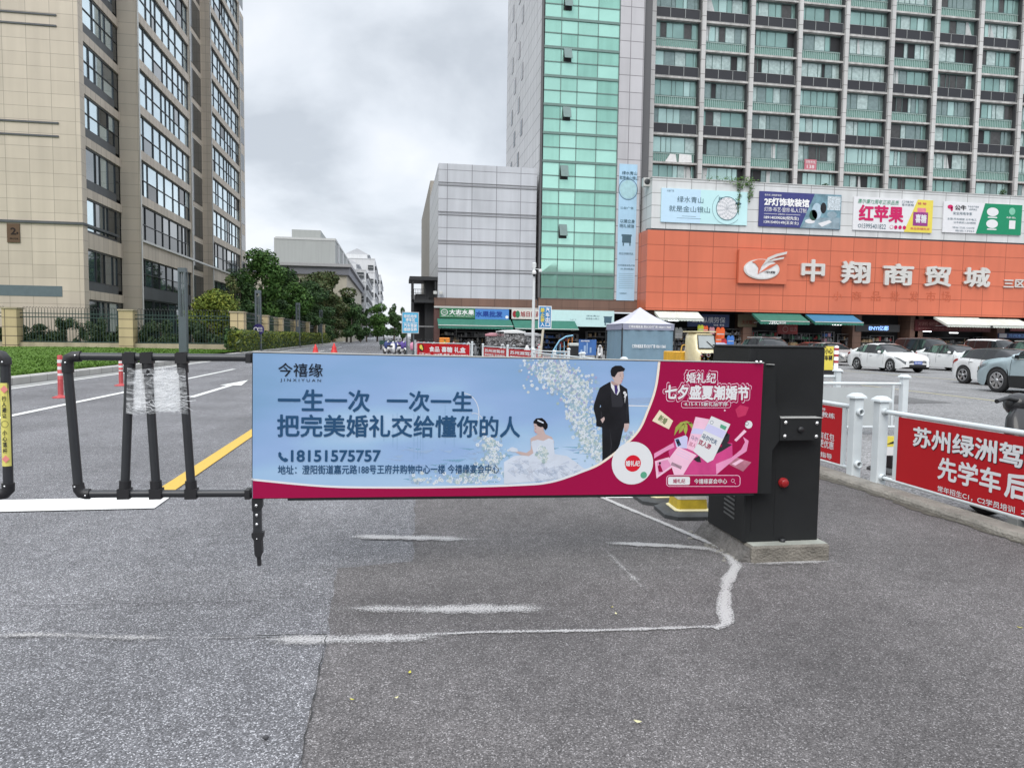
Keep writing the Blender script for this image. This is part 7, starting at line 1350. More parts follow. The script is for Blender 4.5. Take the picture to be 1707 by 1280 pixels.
def trike(px, dp_, wd, ht, canopy, label, rz):
    q0 = AD(px, 570, dp_); r = thing('canopied_tricycle', label, 'tricycle', (q0.x, q0.y, 0), 'canopied tricycles before the green awning', rz)
    for x_, y_ in ((-wd*.42, .6), (wd*.42, .6), (0, -.75)): q = MB(); q.lathe([(.2, -.05), (.27, -.05), (.28, 0), (.27, .05), (.2, .05), (0, .02)], (x_, y_, .28), TYRE, 18, ax=X); q.build('wheel', r, local=True)
    q = MB(); q.bbox((-wd*.45, .05, .35), (wd*.45, 1.0, .95), SGR, .06); q.bbox((-wd*.3, -.75, .35), (wd*.3, .05, .5), SGR, .04); q.bbox((-wd*.3, -.85, .35), (wd*.3, -.7, 1.05), SGR, .05); q.build('body', r, local=True)
    q = MB(); n_ = 9; vs = [(-wd*.52+wd*1.04*i/(n_-1), yy, ht-.03-.10*abs(2*i/(n_-1)-1)**2.2-(.08 if yy in (-1.05, 1.15) else 0)) for yy in (-1.05, -.9, 0, 1, 1.15) for i in range(n_)]; vs2 = [(a_, b_, c_-.05) for a_, b_, c_ in vs]; fs = [(j*n_+i, j*n_+i+1, (j+1)*n_+i+1, (j+1)*n_+i) for j in range(4) for i in range(n_-1)]; q.add(vs, fs, canopy, True); q.add(vs2, [f[::-1] for f in fs], canopy, True)
    for j in range(2): q.bbox((-wd*.52, -1.06+j*2.2, ht-.24), (wd*.52, -1.03+j*2.2, ht-.1), canopy, .005)
    q.build('canopy', r, local=True); q = MB()
    for x_ in (-wd*.45, wd*.45):
        for y_ in (-.95, 1.0): q.bar((x_, y_, .4), (x_, y_, ht-.15), .03, .03, SS)
    q.build('frame', r, local=True); q = MB(); q.bbox((-wd*.5, -.99, .95), (wd*.5, 1.06, ht-.2), RAINC, .08); q.build('rain_cover', r, local=True)
trike(851, 45, 1.30, 2.0, mat('white_canopy', (.62, .63, .63), .5), 'tricycle with the broad white canopy before the green awning', .1); trike(823, 47, .95, 1.82, mat('faded_pink_canopy', (.42, .20, .23), .5, var=.3), 'tricycle with a faded pink canopy left of the white canopy', -.2); trike(879, 47, 1.1, 1.86, mat('grey_canopy', (.36, .36, .37), .5), 'tricycle with a grey canopy right of the white canopy', .2)
# flatbed cart at the road end
q0 = G(646, 583); ct = thing('flatbed_tricycle', 'dark green flatbed tricycle parked at the road end', 'cargo tricycle', q0); GRC = mat('dark_green_cart', (.02, .07, .055), .5, var=.2)
q = MB(); q.bbox((-.85, -.9, .55), (.85, 1.1, .62), GRC, .01); [q.box(a_, b_, GRC) for a_, b_ in (((-.85, -.9, .62), (-.8, 1.1, 1.0)), ((.8, -.9, .62), (.85, 1.1, 1.0)), ((-.8, 1.05, .62), (.8, 1.1, 1.0)), ((-.8, -.9, .62), (.8, -.85, 1.0)))]; q.build('cargo_bed', ct, local=True)
for x_, y_ in ((-.7, .3), (.7, .3), (.55, -1.5)): q = MB(); q.lathe([(.2, -.06), (.29, -.06), (.3, 0), (.29, .06), (.2, .06), (0, .02)], (x_, y_, .3), TYRE, 16, ax=X); q.build('wheel', ct, local=True)
q = MB(); q.tube([(.55, -1.5, .3), (.55, -1.3, .9), (.55, -1.25, 1.15)], .03, SS, 6); q.tube([(.25, -1.2, 1.12), (.85, -1.2, 1.12)], .02, SS, 6); q.bar((.5, -1.4, .45), (.3, -.8, .5), .06, .06, GRC); q.bbox((.4, -1.1, .5), (.7, -.9, .85), SS, .03); q.build('front_frame', ct, local=True)
# cream three wheeler with a yellow cargo bed
q0 = AD(1168, 580, 31); tk = thing('cab_tricycle', 'cream three wheeler cab with a yellow cargo bed before the tool shop', 'tricycle', (q0.x, q0.y, 0), rz=.12); CRM = mat('cream_cab_paint', (.66, .58, .36), .35, var=.12, vs=5, coat=.5); YCG = mat('yellow_cargo_paint', (.62, .34, .03), .45, var=.25, vs=4)
q = MB(); rings = [(-.62, .36, .5, .95), (-.60, .46, .42, 1.05), (-.45, .52, .40, 1.15), (-.28, .52, .40, 1.78), (-.1, .52, .40, 1.86), (.45, .50, .40, 1.86), (.5, .48, .42, 1.82)]
vs = []; n_ = 12
for yy, w_, z0, z1 in rings:
    for k in range(n_): t = 2*math.pi*(k+.5)/n_; vs.append((w_*math.copysign(abs(math.cos(t))**.35, math.cos(t)), yy, (z0+z1)/2+(z1-z0)/2*math.copysign(abs(math.sin(t))**.35, math.sin(t))))
q.add(vs, [(i*n_+k, i*n_+(k+1) % n_, (i+1)*n_+(k+1) % n_, (i+1)*n_+k) for i in range(len(rings)-1) for k in range(n_)]+[tuple(range(n_)), tuple(range(len(vs)-1, len(vs)-n_-1, -1))], CRM, True); q.box((-.55, -.3, 1.84), (.55, .6, 1.89), CRM); q.build('cab', tk, local=True)
q = MB(); q.prism([(-.40, -.52, 1.17), (.40, -.52, 1.17), (.38, -.36, 1.70), (-.38, -.36, 1.70)], (0, -.02, .0), mat('windscreen_glass', (.35, .38, .38), .08, var=.1, coat=1.0)); q.build('windscreen', tk, local=True); q = MB()
for a_, b_ in (((-.42, -.545, 1.15), (.42, -.545, 1.15)), ((-.42, -.545, 1.15), (-.40, -.385, 1.72)), ((.42, -.545, 1.15), (.40, -.385, 1.72)), ((-.40, -.385, 1.72), (.40, -.385, 1.72)), ((.3, -.55, 1.18), (.0, -.47, 1.45))): q.bar(a_, b_, .03, .03, TRIM)
q.build('windscreen_frame', tk, local=True)
for sd in (1, -1): q = MB(); q.lathe([(.07, 0), (.05, .04), (0, .045)], (sd*.33, -.60, .84), HLAMP, 14, ax=(0, -1, 0)); q.build('headlight', tk, local=True)
q = MB(); q.ring if False else None; Pk = Plane((0, -.645, 0), X, Z, .004); Pk.ring(q, 0, .87, .09, .09, .02, ALU, 1, 18); rg = random.Random(4)
for k in range(26): a_, b_ = rg.uniform(-.4, .4), rg.uniform(.62, 1.0); Pk.disc(q, a_, b_, rg.uniform(.012, .035), rg.uniform(.012, .03), rg.choice((GOODS[5], GOODS[2], GOODS[0], YCG)), 1+k*.05, 7)
q.build('painted_flowers', tk, local=True)
q = MB(); q.tube([(-.16, -.66, .36), (-.14, -.66, .56), (0, -.68, .62), (.14, -.66, .56), (.16, -.66, .36)], .07, TRIM, 8); q.build('mudguard', tk, local=True)
q = MB(); q.bbox((-.62, .6, .5), (.62, 2.1, .56), YCG, .01); [q.box(a_, b_, YCG) for a_, b_ in (((-.62, .6, .56), (-.58, 2.1, .95)), ((.58, .6, .56), (.62, 2.1, .95)), ((-.58, .6, .56), (.58, .64, .95)))]; q.tube([(-.62, .62, .95), (-.55, .62, 1.25), (-.2, .62, 1.35)], .025, YCG, 6); q.build('cargo_bed', tk, local=True)
for x_, y_ in ((-.5, 1.5), (.5, 1.5), (0, -.55)): q = MB(); q.lathe([(.18, -.06), (.25, -.06), (.26, 0), (.25, .06), (.18, .06), (0, .02)], (x_, y_, .26), TYRE, 16, ax=X); q.build('wheel', tk, local=True)
q0 = AD(1137, 590, 34); yc = thing('cargo_tricycle', 'yellow cargo tricycle left of the cream three wheeler', 'tricycle', (q0.x, q0.y, 0)); q = MB(); q.bbox((-.55, -.3, .45), (.55, 1.0, .95), YCG, .03); q.build('cargo_bed', yc, local=True)
for x_, y_ in ((-.5, .5), (.5, .5), (0, -1.1)): q = MB(); q.lathe([(.2, -.05), (.27, -.05), (.28, 0), (.27, .05), (.2, .05), (0, .02)], (x_, y_, .28), TYRE, 16, ax=X); q.build('wheel', yc, local=True)
q = MB(); q.tube([(0, -1.1, .28), (0, -.95, .8), (0, -.9, 1.05)], .03, SS, 6); q.tube([(-.3, -.85, 1.05), (.3, -.85, 1.05)], .018, SS, 6); q.bar((0, -.95, .5), (0, -.2, .5), .08, .06, YCG); q.bbox((-.12, -.5, .55), (.12, -.25, .85), SS, .03); q.build('front_frame', yc, local=True)
# ---------------------------------------------------------------- tent, boards, poles
q0 = AD(1065, 580, 41); TN = thing('market_tent', 'pop-up tent with a pale roof and dusty blue side walls', 'tent', (q0.x, q0.y, 0)); TCL = mat('dusty_blue_tent_cloth', (.16, .25, .32), .75, var=.10, vs=1.2, bump=.5, bs=2.5); TRF = mat('pale_tent_roof', (.48, .475, .54), .7, var=.06, vs=1.0); TVL = mat('grey_violet_valance', (.26, .27, .36), .7, var=.08)
hw_ = 1.52; ze, zv, zp = 2.36, 2.02, 3.32; q = MB(); NS = 10
def roofpt(a_, t): k = math.copysign(1, a_); return None
for sx_, sy_, ux, uy in ((-1, -1, 1, 0), (1, -1, 0, 1), (1, 1, -1, 0), (-1, 1, 0, -1)):
    rows_ = []
    for j in range(NS+1):
        t = j/NS; h = ze+(zp-ze)*(t**1.45); k = (1-t)*hw_+.02
        rows_.append([(sx_*k+ux*2*k*i/6, sy_*k+uy*2*k*i/6, h-.05*math.sin(math.pi*i/6)*(1-t)) for i in range(7)])
    vs = [p for r_ in rows_ for p in r_]; q.add(vs, [(j*7+i, j*7+i+1, (j+1)*7+i+1, (j+1)*7+i) for j in range(NS) for i in range(6)], TRF, True)
q.build('roof', TN, local=True); q = MB()
for a_, b_ in (((-hw_, -hw_, zv), (hw_, -hw_+.02, ze)), ((-hw_, hw_-.02, zv), (hw_, hw_, ze)), ((-hw_, -hw_, zv), (-hw_+.02, hw_, ze)), ((hw_-.02, -hw_, zv), (hw_, hw_, ze))): q.box(a_, b_, TVL)
PT = Plane((0, -hw_-.004, 0), X, Z, .004); PT.text(q, '仁明长租批发 苏2C5DT厂房 18261113665', -1.15, zv+.10, 1.3, zv+.25, WH, bold=.02); q.build('valance', TN, local=True); q = MB()
NX, NZ = 40, 12
for side in range(2):
    vs = []
    for i in range(NX+1):
        for j in range(NZ+1):
            u, v = -1+2*i/NX, j/NZ; z = zv*v; f = .035*math.sin(u*14+4*v)*(1-v*.3)+.05*math.exp(-((u-.1-(.5-.5*v)*math.sin(6*u))**2)*6)*(1-v)
            vs.append((u*(hw_-.05), -hw_+.05-f, z+.0) if side == 0 else (-hw_+.05-f*.5, u*(hw_-.05), z))
    q.add(vs, [(i*(NZ+1)+j, (i+1)*(NZ+1)+j, (i+1)*(NZ+1)+j+1, i*(NZ+1)+j+1) for i in range(NX) for j in range(NZ)], TCL, True)
PT2 = Plane((0, -hw_-.06, 0), X, Z, .004); PT2.text(q, '仁明长租批发 苏2C5DT厂房 18261113665', -.95, 1.02, 1.0, 1.22, WH, bold=.02); q.build('side_wall', TN, local=True)
for x_ in (-hw_, hw_):
    for y_ in (-hw_, hw_): q = MB(); q.box((x_-.03, y_-.03, 0), (x_+.03, y_+.03, zv+.1), SS); q.build('pole', TN, local=True)
PWH = mat('white_pole_paint', (.60, .62, .63), .45, var=.06); pc = AY(888, 600, 31.5); pt_ = AY(893, 446, 31.5).z; cp = thing('camera_pole', 'tall white pole with a small surveillance camera on top', 'pole', (pc.x, 31.5, 0)); q = MB(); q.tube([(0, 0, 0), (0, 0, 1.2), (0, 0, pt_)], [.10, .075, .06], PWH, 14); q.lathe([(.17, 0), (.17, .03), (.1, .05)], (0, 0, 0), PWH, 14); q.build('pole', cp, local=True)
q = MB(); q.ell((-.02, -.12, pt_-.25), (.10, .10, .12), WHR, 12, 8); q.ell((-.02, -.14, pt_-.34), (.07, .07, .07), CGL, 10, 6); q.bar((0, 0, pt_-.18), (-.02, -.14, pt_-.16), .05, .05, PWH); q.bbox((-.09, -.05, pt_), (.09, .05, pt_+.22), PWH, .03); q.bar((0, 0, pt_-.05), (.28, -.1, pt_-.1), .03, .03, PWH); q.bbox((.2, -.2, pt_-.2), (.32, -.02, pt_-.08), WHR, .02); q.build('camera', cp, local=True)
SIGB = mat('road_sign_blue', (.03, .22, .48), .4, var=.08); sp3 = Plane((0, 30.9, 0), X, Z, .008); a_ = sp3.pxbox(899, 511.5, 918, 546); rs2 = thing('road_sign', 'blue upright sign with white and yellow characters on a pale pole', 'road sign', ((a_[0]+a_[2])/2-.15, 30.9, 0)); q = MB(); sp3.slab(q, a_[0]-.04, a_[1]-.04, a_[2]+.04, a_[3]+.04, -.04, -.004, WHR); sp3.slab(q, *a_, -.003, 0, SIGB)
for i, (c1_, c2_) in enumerate(zip('禁止驶入', '汽车出口')): y0_ = 513.5+i*8; sp3.ptext(q, c1_, 901, y0_, 907.5, y0_+7, YEL if i < 3 else WH, bold=.03); sp3.ptext(q, c2_, 909.5, y0_-.3, 916, y0_+6.7, WH, bold=.03)
q.build('panel', rs2); q = MB(); b_ = AY(902, 590, 30.95); t_ = AY(908, 546, 30.95); q.cyl((b_.x-.1, 30.96, 0), (t_.x, 30.96, t_.z+.6), .055, mat('cream_pole', (.52, .48, .38), .6, var=.1), 10); q.build('pole', rs2)
LBL = mat('light_blue_sign', (.06, .38, .62), .4, var=.1); sp4 = Plane((0, 47.2, 0), X, Z, .01); a_ = sp4.pxbox(671, 521.5, 697, 554.5); bs_ = thing('notice_sign', 'light blue sign on two posts above the parked scooters', 'sign', ((a_[0]+a_[2])/2, 47.2, 0)); q = MB(); sp4.slab(q, a_[0]-.05, a_[1]-.05, a_[2]+.05, a_[3]+.05, -.05, -.004, mat('sign_back_grey', (.4, .42, .43), .5)); sp4.slab(q, *a_, -.003, 0, LBL); W_, H_ = a_[2]-a_[0], a_[3]-a_[1]
for s_, u0, v0, u1, v1 in (('非机动车', .08, .74, .92, .92), ('停车区', .2, .55, .8, .73), ('汽车驾驶', .08, .27, .92, .45), ('维修保养', .08, .07, .92, .25)): sp4.text(q, s_, a_[0]+W_*u0, a_[1]+H_*v0, a_[0]+W_*u1, a_[1]+H_*v1, WH, bold=.02)
sp4.rect(q, a_[0]+.05, a_[1]+H_*.49, a_[2]-.05, a_[1]+H_*.51, WH, 1); q.build('panel', bs_)
for k in (.28, .72): q = MB(); q.cyl((a_[0]+W_*k, 47.28, 0), (a_[0]+W_*k, 47.28, a_[1]+.5), .04, LP, 8); q.build('post', bs_)
q0 = AY(979, 590, 40); pb = thing('poster_stand', 'standing blue poster board left of the blue tent', 'poster stand', (q0.x, 40, 0)); sp5 = Plane((0, 40, 0), X, Z, .01); a_ = sp5.pxbox(965, 566, 994, 592); q = MB(); sp5.slab(q, a_[0], a_[1], a_[2], a_[3], -.06, 0, mat('deep_blue_poster', (.05, .14, .38), .4, var=.4, vs=.9)); W_, H_ = a_[2]-a_[0], a_[3]-a_[1]
for k, (u0, v0, u1, v1) in enumerate(((.28, .2, .40, .62), (.44, .1, .50, .8), (.62, .15, .72, .5), (.1, .05, .2, .35))): sp5.rect(q, a_[0]+W_*u0, a_[1]+H_*v0, a_[0]+W_*u1, a_[1]+H_*v1, SKYP2, 1+k*.1)
sp5.text(q, '苏州园林', a_[0]+W_*.1, a_[1]+H_*.86, a_[0]+W_*.6, a_[1]+H_*.95, WH, bold=.02); q.build('panel', pb); q = MB(); q.box((a_[0], 40.02, 0), (a_[0]+.06, 40.08, a_[1]+.1), SS); q.box((a_[2]-.06, 40.02, 0), (a_[2], 40.08, a_[1]+.1), SS); q.build('leg', pb)
q0 = AD(935, 590, 44); bg_ = thing('folding_gate', 'pale blue bent tube frame with bars before the shop row', 'folding gate', (q0.x, q0.y, 0)); BT = mat('pale_blue_tube', (.20, .42, .58), .5, var=.1); q = MB(); q.tube([(-.6, 0, 0), (-.5, 0, .7), (-.1, 0, 1.35), (.3, 0, 1.6), (.75, 0, 1.68)], .05, BT, 8); q.build('bent_tube', bg_, local=True); q = MB()
for k in range(5): q.bar((-.3+k*.25, 0, 0), (-.3+k*.25, 0, 1.0+.14*k), .04, .04, BT if k < 3 else GOODS[7])
q.bar((-.45, 0, .6), (.7, 0, .6), .04, .04, BT); q.build('bar', bg_, local=True)
q0 = AD(957, 585, 43); bn = thing('dark_bin', 'dark upright bin with a pale lid beside the blue poster', 'bin', (q0.x, q0.y, 0)); q = MB(); q.bbox((-.3, -.3, .02), (.3, .3, 1.05), SS, .04); q.build('body', bn, local=True); q = MB(); q.bbox((-.33, -.33, 1.052), (.33, .33, 1.22), mat('pale_bin_lid', (.45, .47, .45), .5), .05); q.build('lid', bn, local=True)
q0 = AD(1197, 590, 33); rb2 = thing('red_stall_box', 'red box counter with white characters right of the cream three wheeler', 'stall box', (q0.x, q0.y, 0)); q = MB(); q.bbox((-.45, -.4, .05), (.5, .5, 1.15), mat('deep_red_box', (.32, .02, .04), .5, var=.1), .03); Pq = Plane((0, -.405, 0), X, Z, .004); Pq.text(q, '烟', -.1, .6, .15, .95, WH, bold=.03); Pq.text(q, '酒', .18, .6, .43, .95, WH, bold=.03); q.build('body', rb2, local=True); q = MB(); q.add([(-.5, -.45, 1.152), (.55, -.45, 1.152), (.55, .55, 1.152), (-.5, .55, 1.152), (-.3, .05, 1.4), (.3, .05, 1.4)], [(0, 1, 5, 4), (1, 2, 5), (2, 3, 4, 5), (3, 0, 4), (3, 2, 1, 0)], TVL); q.build('sloped_lid', rb2, local=True)
# ================================================================ TREES, SHRUBS, HEDGES
def leafm(n_, c): return mat(n_, c, .75, var=.22, vs=.9, spec=.25)
LEAF = {'dark': [leafm('dark_leaf_a', (0.027, 0.061, 0.020)), leafm('dark_leaf_b', (0.046, 0.095, 0.029)), leafm('dark_leaf_c', (0.067, 0.122, 0.037))],
        'mid': [leafm('mid_leaf_a', (0.043, 0.104, 0.022)), leafm('mid_leaf_b', (0.073, 0.152, 0.034)), leafm('mid_leaf_c', (0.104, 0.195, 0.044))],
        'rust': [leafm('rust_leaf_a', (0.049, 0.071, 0.024)), leafm('rust_leaf_b', (0.073, 0.104, 0.034)), leafm('rust_leaf_c', (0.107, 0.107, 0.041))],
        'lime': [leafm('lime_leaf_a', (.075, .11, .016)), leafm('lime_leaf_b', (.13, .17, .025)), leafm('lime_leaf_c', (.20, .22, .035))],
        'shrub': [leafm('shrub_leaf_a', (.03, .06, .02)), leafm('shrub_leaf_b', (.055, .085, .035)), leafm('shrub_leaf_c', (.10, .13, .07))]}
BARK = mat('grey_bark', (.09, .075, .06), .9, var=.3, vs=6, bump=.8, bs=14)
def leaves(mb, blobs, n, size, pal, rg, fill=.35):
    tot = sum(b_[3]*b_[4]*b_[5] for b_ in blobs) or 1
    for (cx, cy, cz, a, b_, c) in blobs:
        k_ = max(8, int(n*(a*b_*c)**.75/sum((q[3]*q[4]*q[5])**.75 for q in blobs)))
        for _ in range(k_):
            d = V((rg.gauss(0, 1), rg.gauss(0, 1), rg.gauss(0, 1))).normalized(); r_ = 1-fill*rg.random()**1.5+rg.gauss(0, .05)
            p = V((cx+d.x*a*r_, cy+d.y*b_*r_, cz+d.z*c*r_)); s_ = size*rg.uniform(.55, 1.35)
            nrm = (d*.7+V((rg.uniform(-1, 1), rg.uniform(-1, 1), rg.uniform(-.3, 1.1)))).normalized(); t = nrm.orthogonal().normalized(); t = (t*math.cos(rg.random()*6.28)+nrm.cross(t)*math.sin(rg.random()*6.28)).normalized(); bt = nrm.cross(t)
            m = pal[rg.choices((0, 1, 2), (4, 4, 2))[0]]
            mb.add([p-t*s_, p-bt*s_*.45+t*s_*.1, p+t*s_*1.1, p+bt*s_*.45-t*s_*.05], [(0, 1, 2, 3)], m)
def tree(px, py_top, dep, wpx, pal, label, n=3200, leaf=.16, zg=.22, name='tree', crown_from=.25, seed=1, group=None, cat='tree'):
    rg = random.Random(seed); q = AD(px, 560, dep); zt = AD(px, py_top, dep).z; w_ = wpx*dep/1184/2; r = thing(name, label, cat, (q.x, q.y, zg), group); H = zt-zg
    t = MB(); top_ = (rg.uniform(-.1, .1)*w_, 0, H*.72); t.tube([(0, 0, -.1), (rg.uniform(-.05, .05), 0, H*.25), (top_[0]*.6, 0, H*.5), top_], [H*.022+.03, H*.018+.02, H*.012+.015, .02], BARK, 8)
    blobs = []; NB = 13
    for k in range(NB):
        f = rg.random(); zc = H*(crown_from+.12+(.80-crown_from)*f); e_ = math.sin(math.pi*min(1, max(.12, (zc/H-crown_from)/(1.02-crown_from))))**.6; a = rg.random()*6.28; rr_ = w_*e_*rg.uniform(.3, .72); s_ = w_*rg.uniform(.30, .50)
        c = (rr_*math.cos(a), rr_*math.sin(a), zc); blobs.append((*c, s_, s_, s_*rg.uniform(.7, 1.05)*min(1.3, H*.3/max(w_, .1))))
        if k < 8: t.tube([(top_[0]*.4, 0, H*rg.uniform(.25, .5)), (c[0]*.5, c[1]*.5, c[2]*.82), c], [.045, .03, .012], BARK, 5)
    blobs.append((0, 0, H*.9, w_*.28, w_*.28, H*.10)); t.build('trunk', r, local=True)
    c_ = MB(); leaves(c_, blobs, n, leaf, pal, rg); c_.build('crown', r, local=True); return r
T_ = 'trees behind the roadside fence'
D_, M_, R_ = LEAF['dark'], LEAF['mid'], LEAF['rust']
tree(434, 417, 80, 86, M_, 'tallest mid-green tree behind the fence corner', 6200, .20, seed=2, group=T_, crown_from=.12)
tree(403, 448, 76, 50, D_, 'narrow dark tree touching the tower end', 3200, .20, seed=3, group=T_, crown_from=.1)
tree(470, 446, 104, 96, D_, 'dark tree in front of the grey building', 6200, .25, seed=4, group=T_, crown_from=.1)
tree(512, 460, 122, 84, R_, 'rusty-brown tree below the grey building cornice', 5200, .27, seed=5, group=T_, crown_from=.1)
tree(552, 453, 136, 98, R_, 'broad olive tree right of the rusty-brown tree', 7800, .29, seed=6, group=T_, crown_from=.08)
tree(492, 500, 96, 90, D_, 'low dark tree behind the middle lamp post', 4600, .22, seed=7, group=T_, crown_from=.05)
tree(578, 490, 140, 52, D_, 'rightmost dark tree reaching over the road verge', 3600, .28, seed=8, group=T_, crown_from=.1)
tree(446, 492, 84, 90, D_, 'low dark tree behind the first receding pier', 4600, .19, seed=17, group=T_, crown_from=.04)
tree(532, 508, 118, 84, D_, 'low dark tree behind the last receding piers', 4600, .25, seed=18, group=T_, crown_from=.04)
tree(414, 500, 72, 60, D_, 'low dark tree behind the fence corner pier', 3600, .17, seed=19, group=T_, crown_from=.03)
tree(520, 468, 110, 84, D_, 'dark tree between the rusty-brown and olive trees', 5200, .25, seed=21, group=T_, crown_from=.05)
tree(552, 486, 126, 80, R_, 'olive tree low before the grey building corner', 5000, .26, seed=22, group=T_, crown_from=.03)
tree(486, 470, 92, 70, M_, 'mid-green tree left of the rusty-brown tree', 4200, .22, seed=23, group=T_, crown_from=.05)
tree(585, 512, 134, 50, D_, 'low dark tree at the right end of the verge', 3200, .26, seed=24, group=T_, crown_from=.03)
tree(629, 508, 178, 44, M_, 'small round tree before the white apartment blocks', 3200, .30, zg=0, seed=9, crown_from=.04); tree(657, 506, 200, 26, D_, 'small dark tree at the end of the road', 2600, .34, zg=0, seed=10, crown_from=.04); tree(671, 512, 190, 22, D_, 'dark tree beside the steel landing', 2200, .34, zg=0, seed=12, crown_from=.04); tree(611, 515, 170, 14, D_, 'slim dark tree left of the small round tree', 1500, .28, zg=0, seed=14, crown_from=.04); tree(640, 524, 230, 30, D_, 'low dark tree between the small round tree and the road end', 1800, .36, zg=0, seed=15, crown_from=.02); tree(601, 520, 158, 26, D_, 'low dark tree before the corner of the cream wall', 1600, .28, zg=0, seed=16, crown_from=.02)
q = AY(358, 560, YF+2.6); zt_ = AY(358, 479, YF+2.6).z; r = thing('garden_shrub', 'big rounded yellow-green shrub behind the fence', 'shrub', (q.x, YF+2.6, .3)); H = zt_-.3; rg = random.Random(11); t = MB()
for k in range(5): t.tube([(rg.uniform(-.2, .2), 0, -.1), (rg.uniform(-.7, .7), rg.uniform(-.4, .4), H*.4), (rg.uniform(-1.4, 1.4), rg.uniform(-.6, .6), H*.75)], [.08, .05, .02], BARK, 6)
t.build('stem', r, local=True); c_ = MB(); bl = [(0, 0, H*.42, 1.75, 1.3, H*.42), (.2, 0, H*.66, 1.45, 1.2, H*.31)]
for k in range(16): a = rg.uniform(-.3, math.pi+.3); bl.append((1.65*math.cos(a), rg.uniform(-1.3, -.2), H*(.36+.48*max(0, math.sin(a))*rg.uniform(.6, 1)), .62, .55, .55))
leaves(c_, bl, 11000, .115, LEAF['lime'], rg, .3); c_.build('crown', r, local=True)
tree(388, 455, YF+4.5, 34, R_, 'thin sparse brown tree between the yellow-green shrub and the tower end', 700, .13, seed=13, cat='tree')
# shrubs seen through the front fence
S_ = LEAF['shrub']; sh_group = 'shrubs behind the front fence'
def shrub(px, ytop, wpx, label, seed, pal=S_, n=1500, y=YF+1.0):
    rg = random.Random(seed); q = AY(px, 580, y); H = AY(px, ytop, y).z-.3; w_ = wpx*y/1184/2*1.1; r = thing('garden_shrub', label, 'shrub', (q.x, y, .3), sh_group); t = MB()
    for k in range(4): t.tube([(rg.uniform(-.1, .1), 0, -.1), (rg.uniform(-.3, .3)*w_, rg.uniform(-.2, .2), H*.5), (rg.uniform(-.6, .6)*w_, rg.uniform(-.3, .3), H*.85)], [.03, .02, .01], BARK, 5)
    t.build('stem', r, local=True); c = MB(); leaves(c, [(rg.uniform(-.7, .7)*w_, rg.uniform(-.4, .4), H*rg.uniform(.15, .85), w_*rg.uniform(.25, .45), .5, H*rg.uniform(.12, .24)) for _ in range(9)], n, .10, pal, rg, .6); c.build('foliage', r, local=True)
for k, (px, yt, wd, lb) in enumerate(((-40, 534, 50, 'shrub behind the fence left of the first stone pier in view'), (8, 540, 26, 'shrub behind the fence at the left picture edge'), (50, 532, 34, 'shrub just right of the leftmost stone pier'), (78, 536, 36, 'low shrub under the slate band of the tower'), (105, 528, 26, 'upright shrub left of the pale gap in the fence'), (133, 530, 16, 'thin shrub in the pale gap of the fence'), (165, 525, 40, 'dense shrub below the tower corner windows'), (196, 540, 24, 'low shrub left of the middle stone pier'), (240, 527, 34, 'shrub right of the middle stone pier'), (272, 530, 44, 'broad dark shrub left of the lamp post'), (318, 530, 36, 'shrub behind the lamp post'), (345, 532, 40, 'shrub under the yellow-green bush'), (378, 535, 30, 'shrub left of the corner pier'))): shrub(px, yt, wd, lb, 30+k, n=1900 if wd > 20 else 600)
# clipped hedge along the road
rg = random.Random(50); hx0, hx1 = KX-.75, KX-.12; hy0, hy1 = YF-3, 118.; hg = thing('clipped_hedge', 'long clipped yellow-green hedge in front of the receding piers', 'hedge', ((hx0+hx1)/2, hy0, .2)); m = MB(); HZ = 1.62
core = mat('hedge_core', (.03, .045, .012), .9, var=.3, vs=2); m.bbox((hx0+.12, hy0+.12, .2), (hx1-.12, hy1, HZ-.12), core, .08)
for k in range(17000):
    y = hy0+(hy1-hy0)*rg.random()**1.7; f = rg.random()
    if f < .45: p = V((hx1+rg.gauss(0, .05), y, .25+rg.random()*(HZ-.25)))
    elif f < .8: p = V((rg.uniform(hx0, hx1), y, HZ+rg.gauss(0, .05)+.03*math.sin(y*1.7)))
    else: p = V((rg.uniform(hx0, hx1), hy0+rg.gauss(0, .05), .25+rg.random()*(HZ-.25)))
    s_ = rg.uniform(.045, .11)*(1+(y-hy0)/60); nr = V((rg.uniform(-.3, 1), rg.uniform(-1, .3), rg.uniform(-.2, 1))).normalized(); t = nr.orthogonal().normalized(); bt = nr.cross(t); pal = LEAF['lime'] if rg.random() < (.62 if p.z > .8 else .35) else LEAF['shrub']
    m.add([p-t*s_, p-bt*s_*.5, p+t*s_, p+bt*s_*.5], [(0, 1, 2, 3)], pal[rg.choice((0, 1, 1, 2))])
m.build('foliage', hg)
q = AD(404, 572, 50); r = thing('garden_shrub', 'dark bushy shrub at the hedge end beside the corner pier', 'shrub', (KX-.8, YF-1.2, .2)); m = MB(); leaves(m, [(rg.uniform(-.4, .4), rg.uniform(-.5, .5), rg.uniform(.4, 1.5), .45, .5, .4) for _ in range(8)], 1800, .10, D_, rg, .6); m.build('foliage', r, local=True)
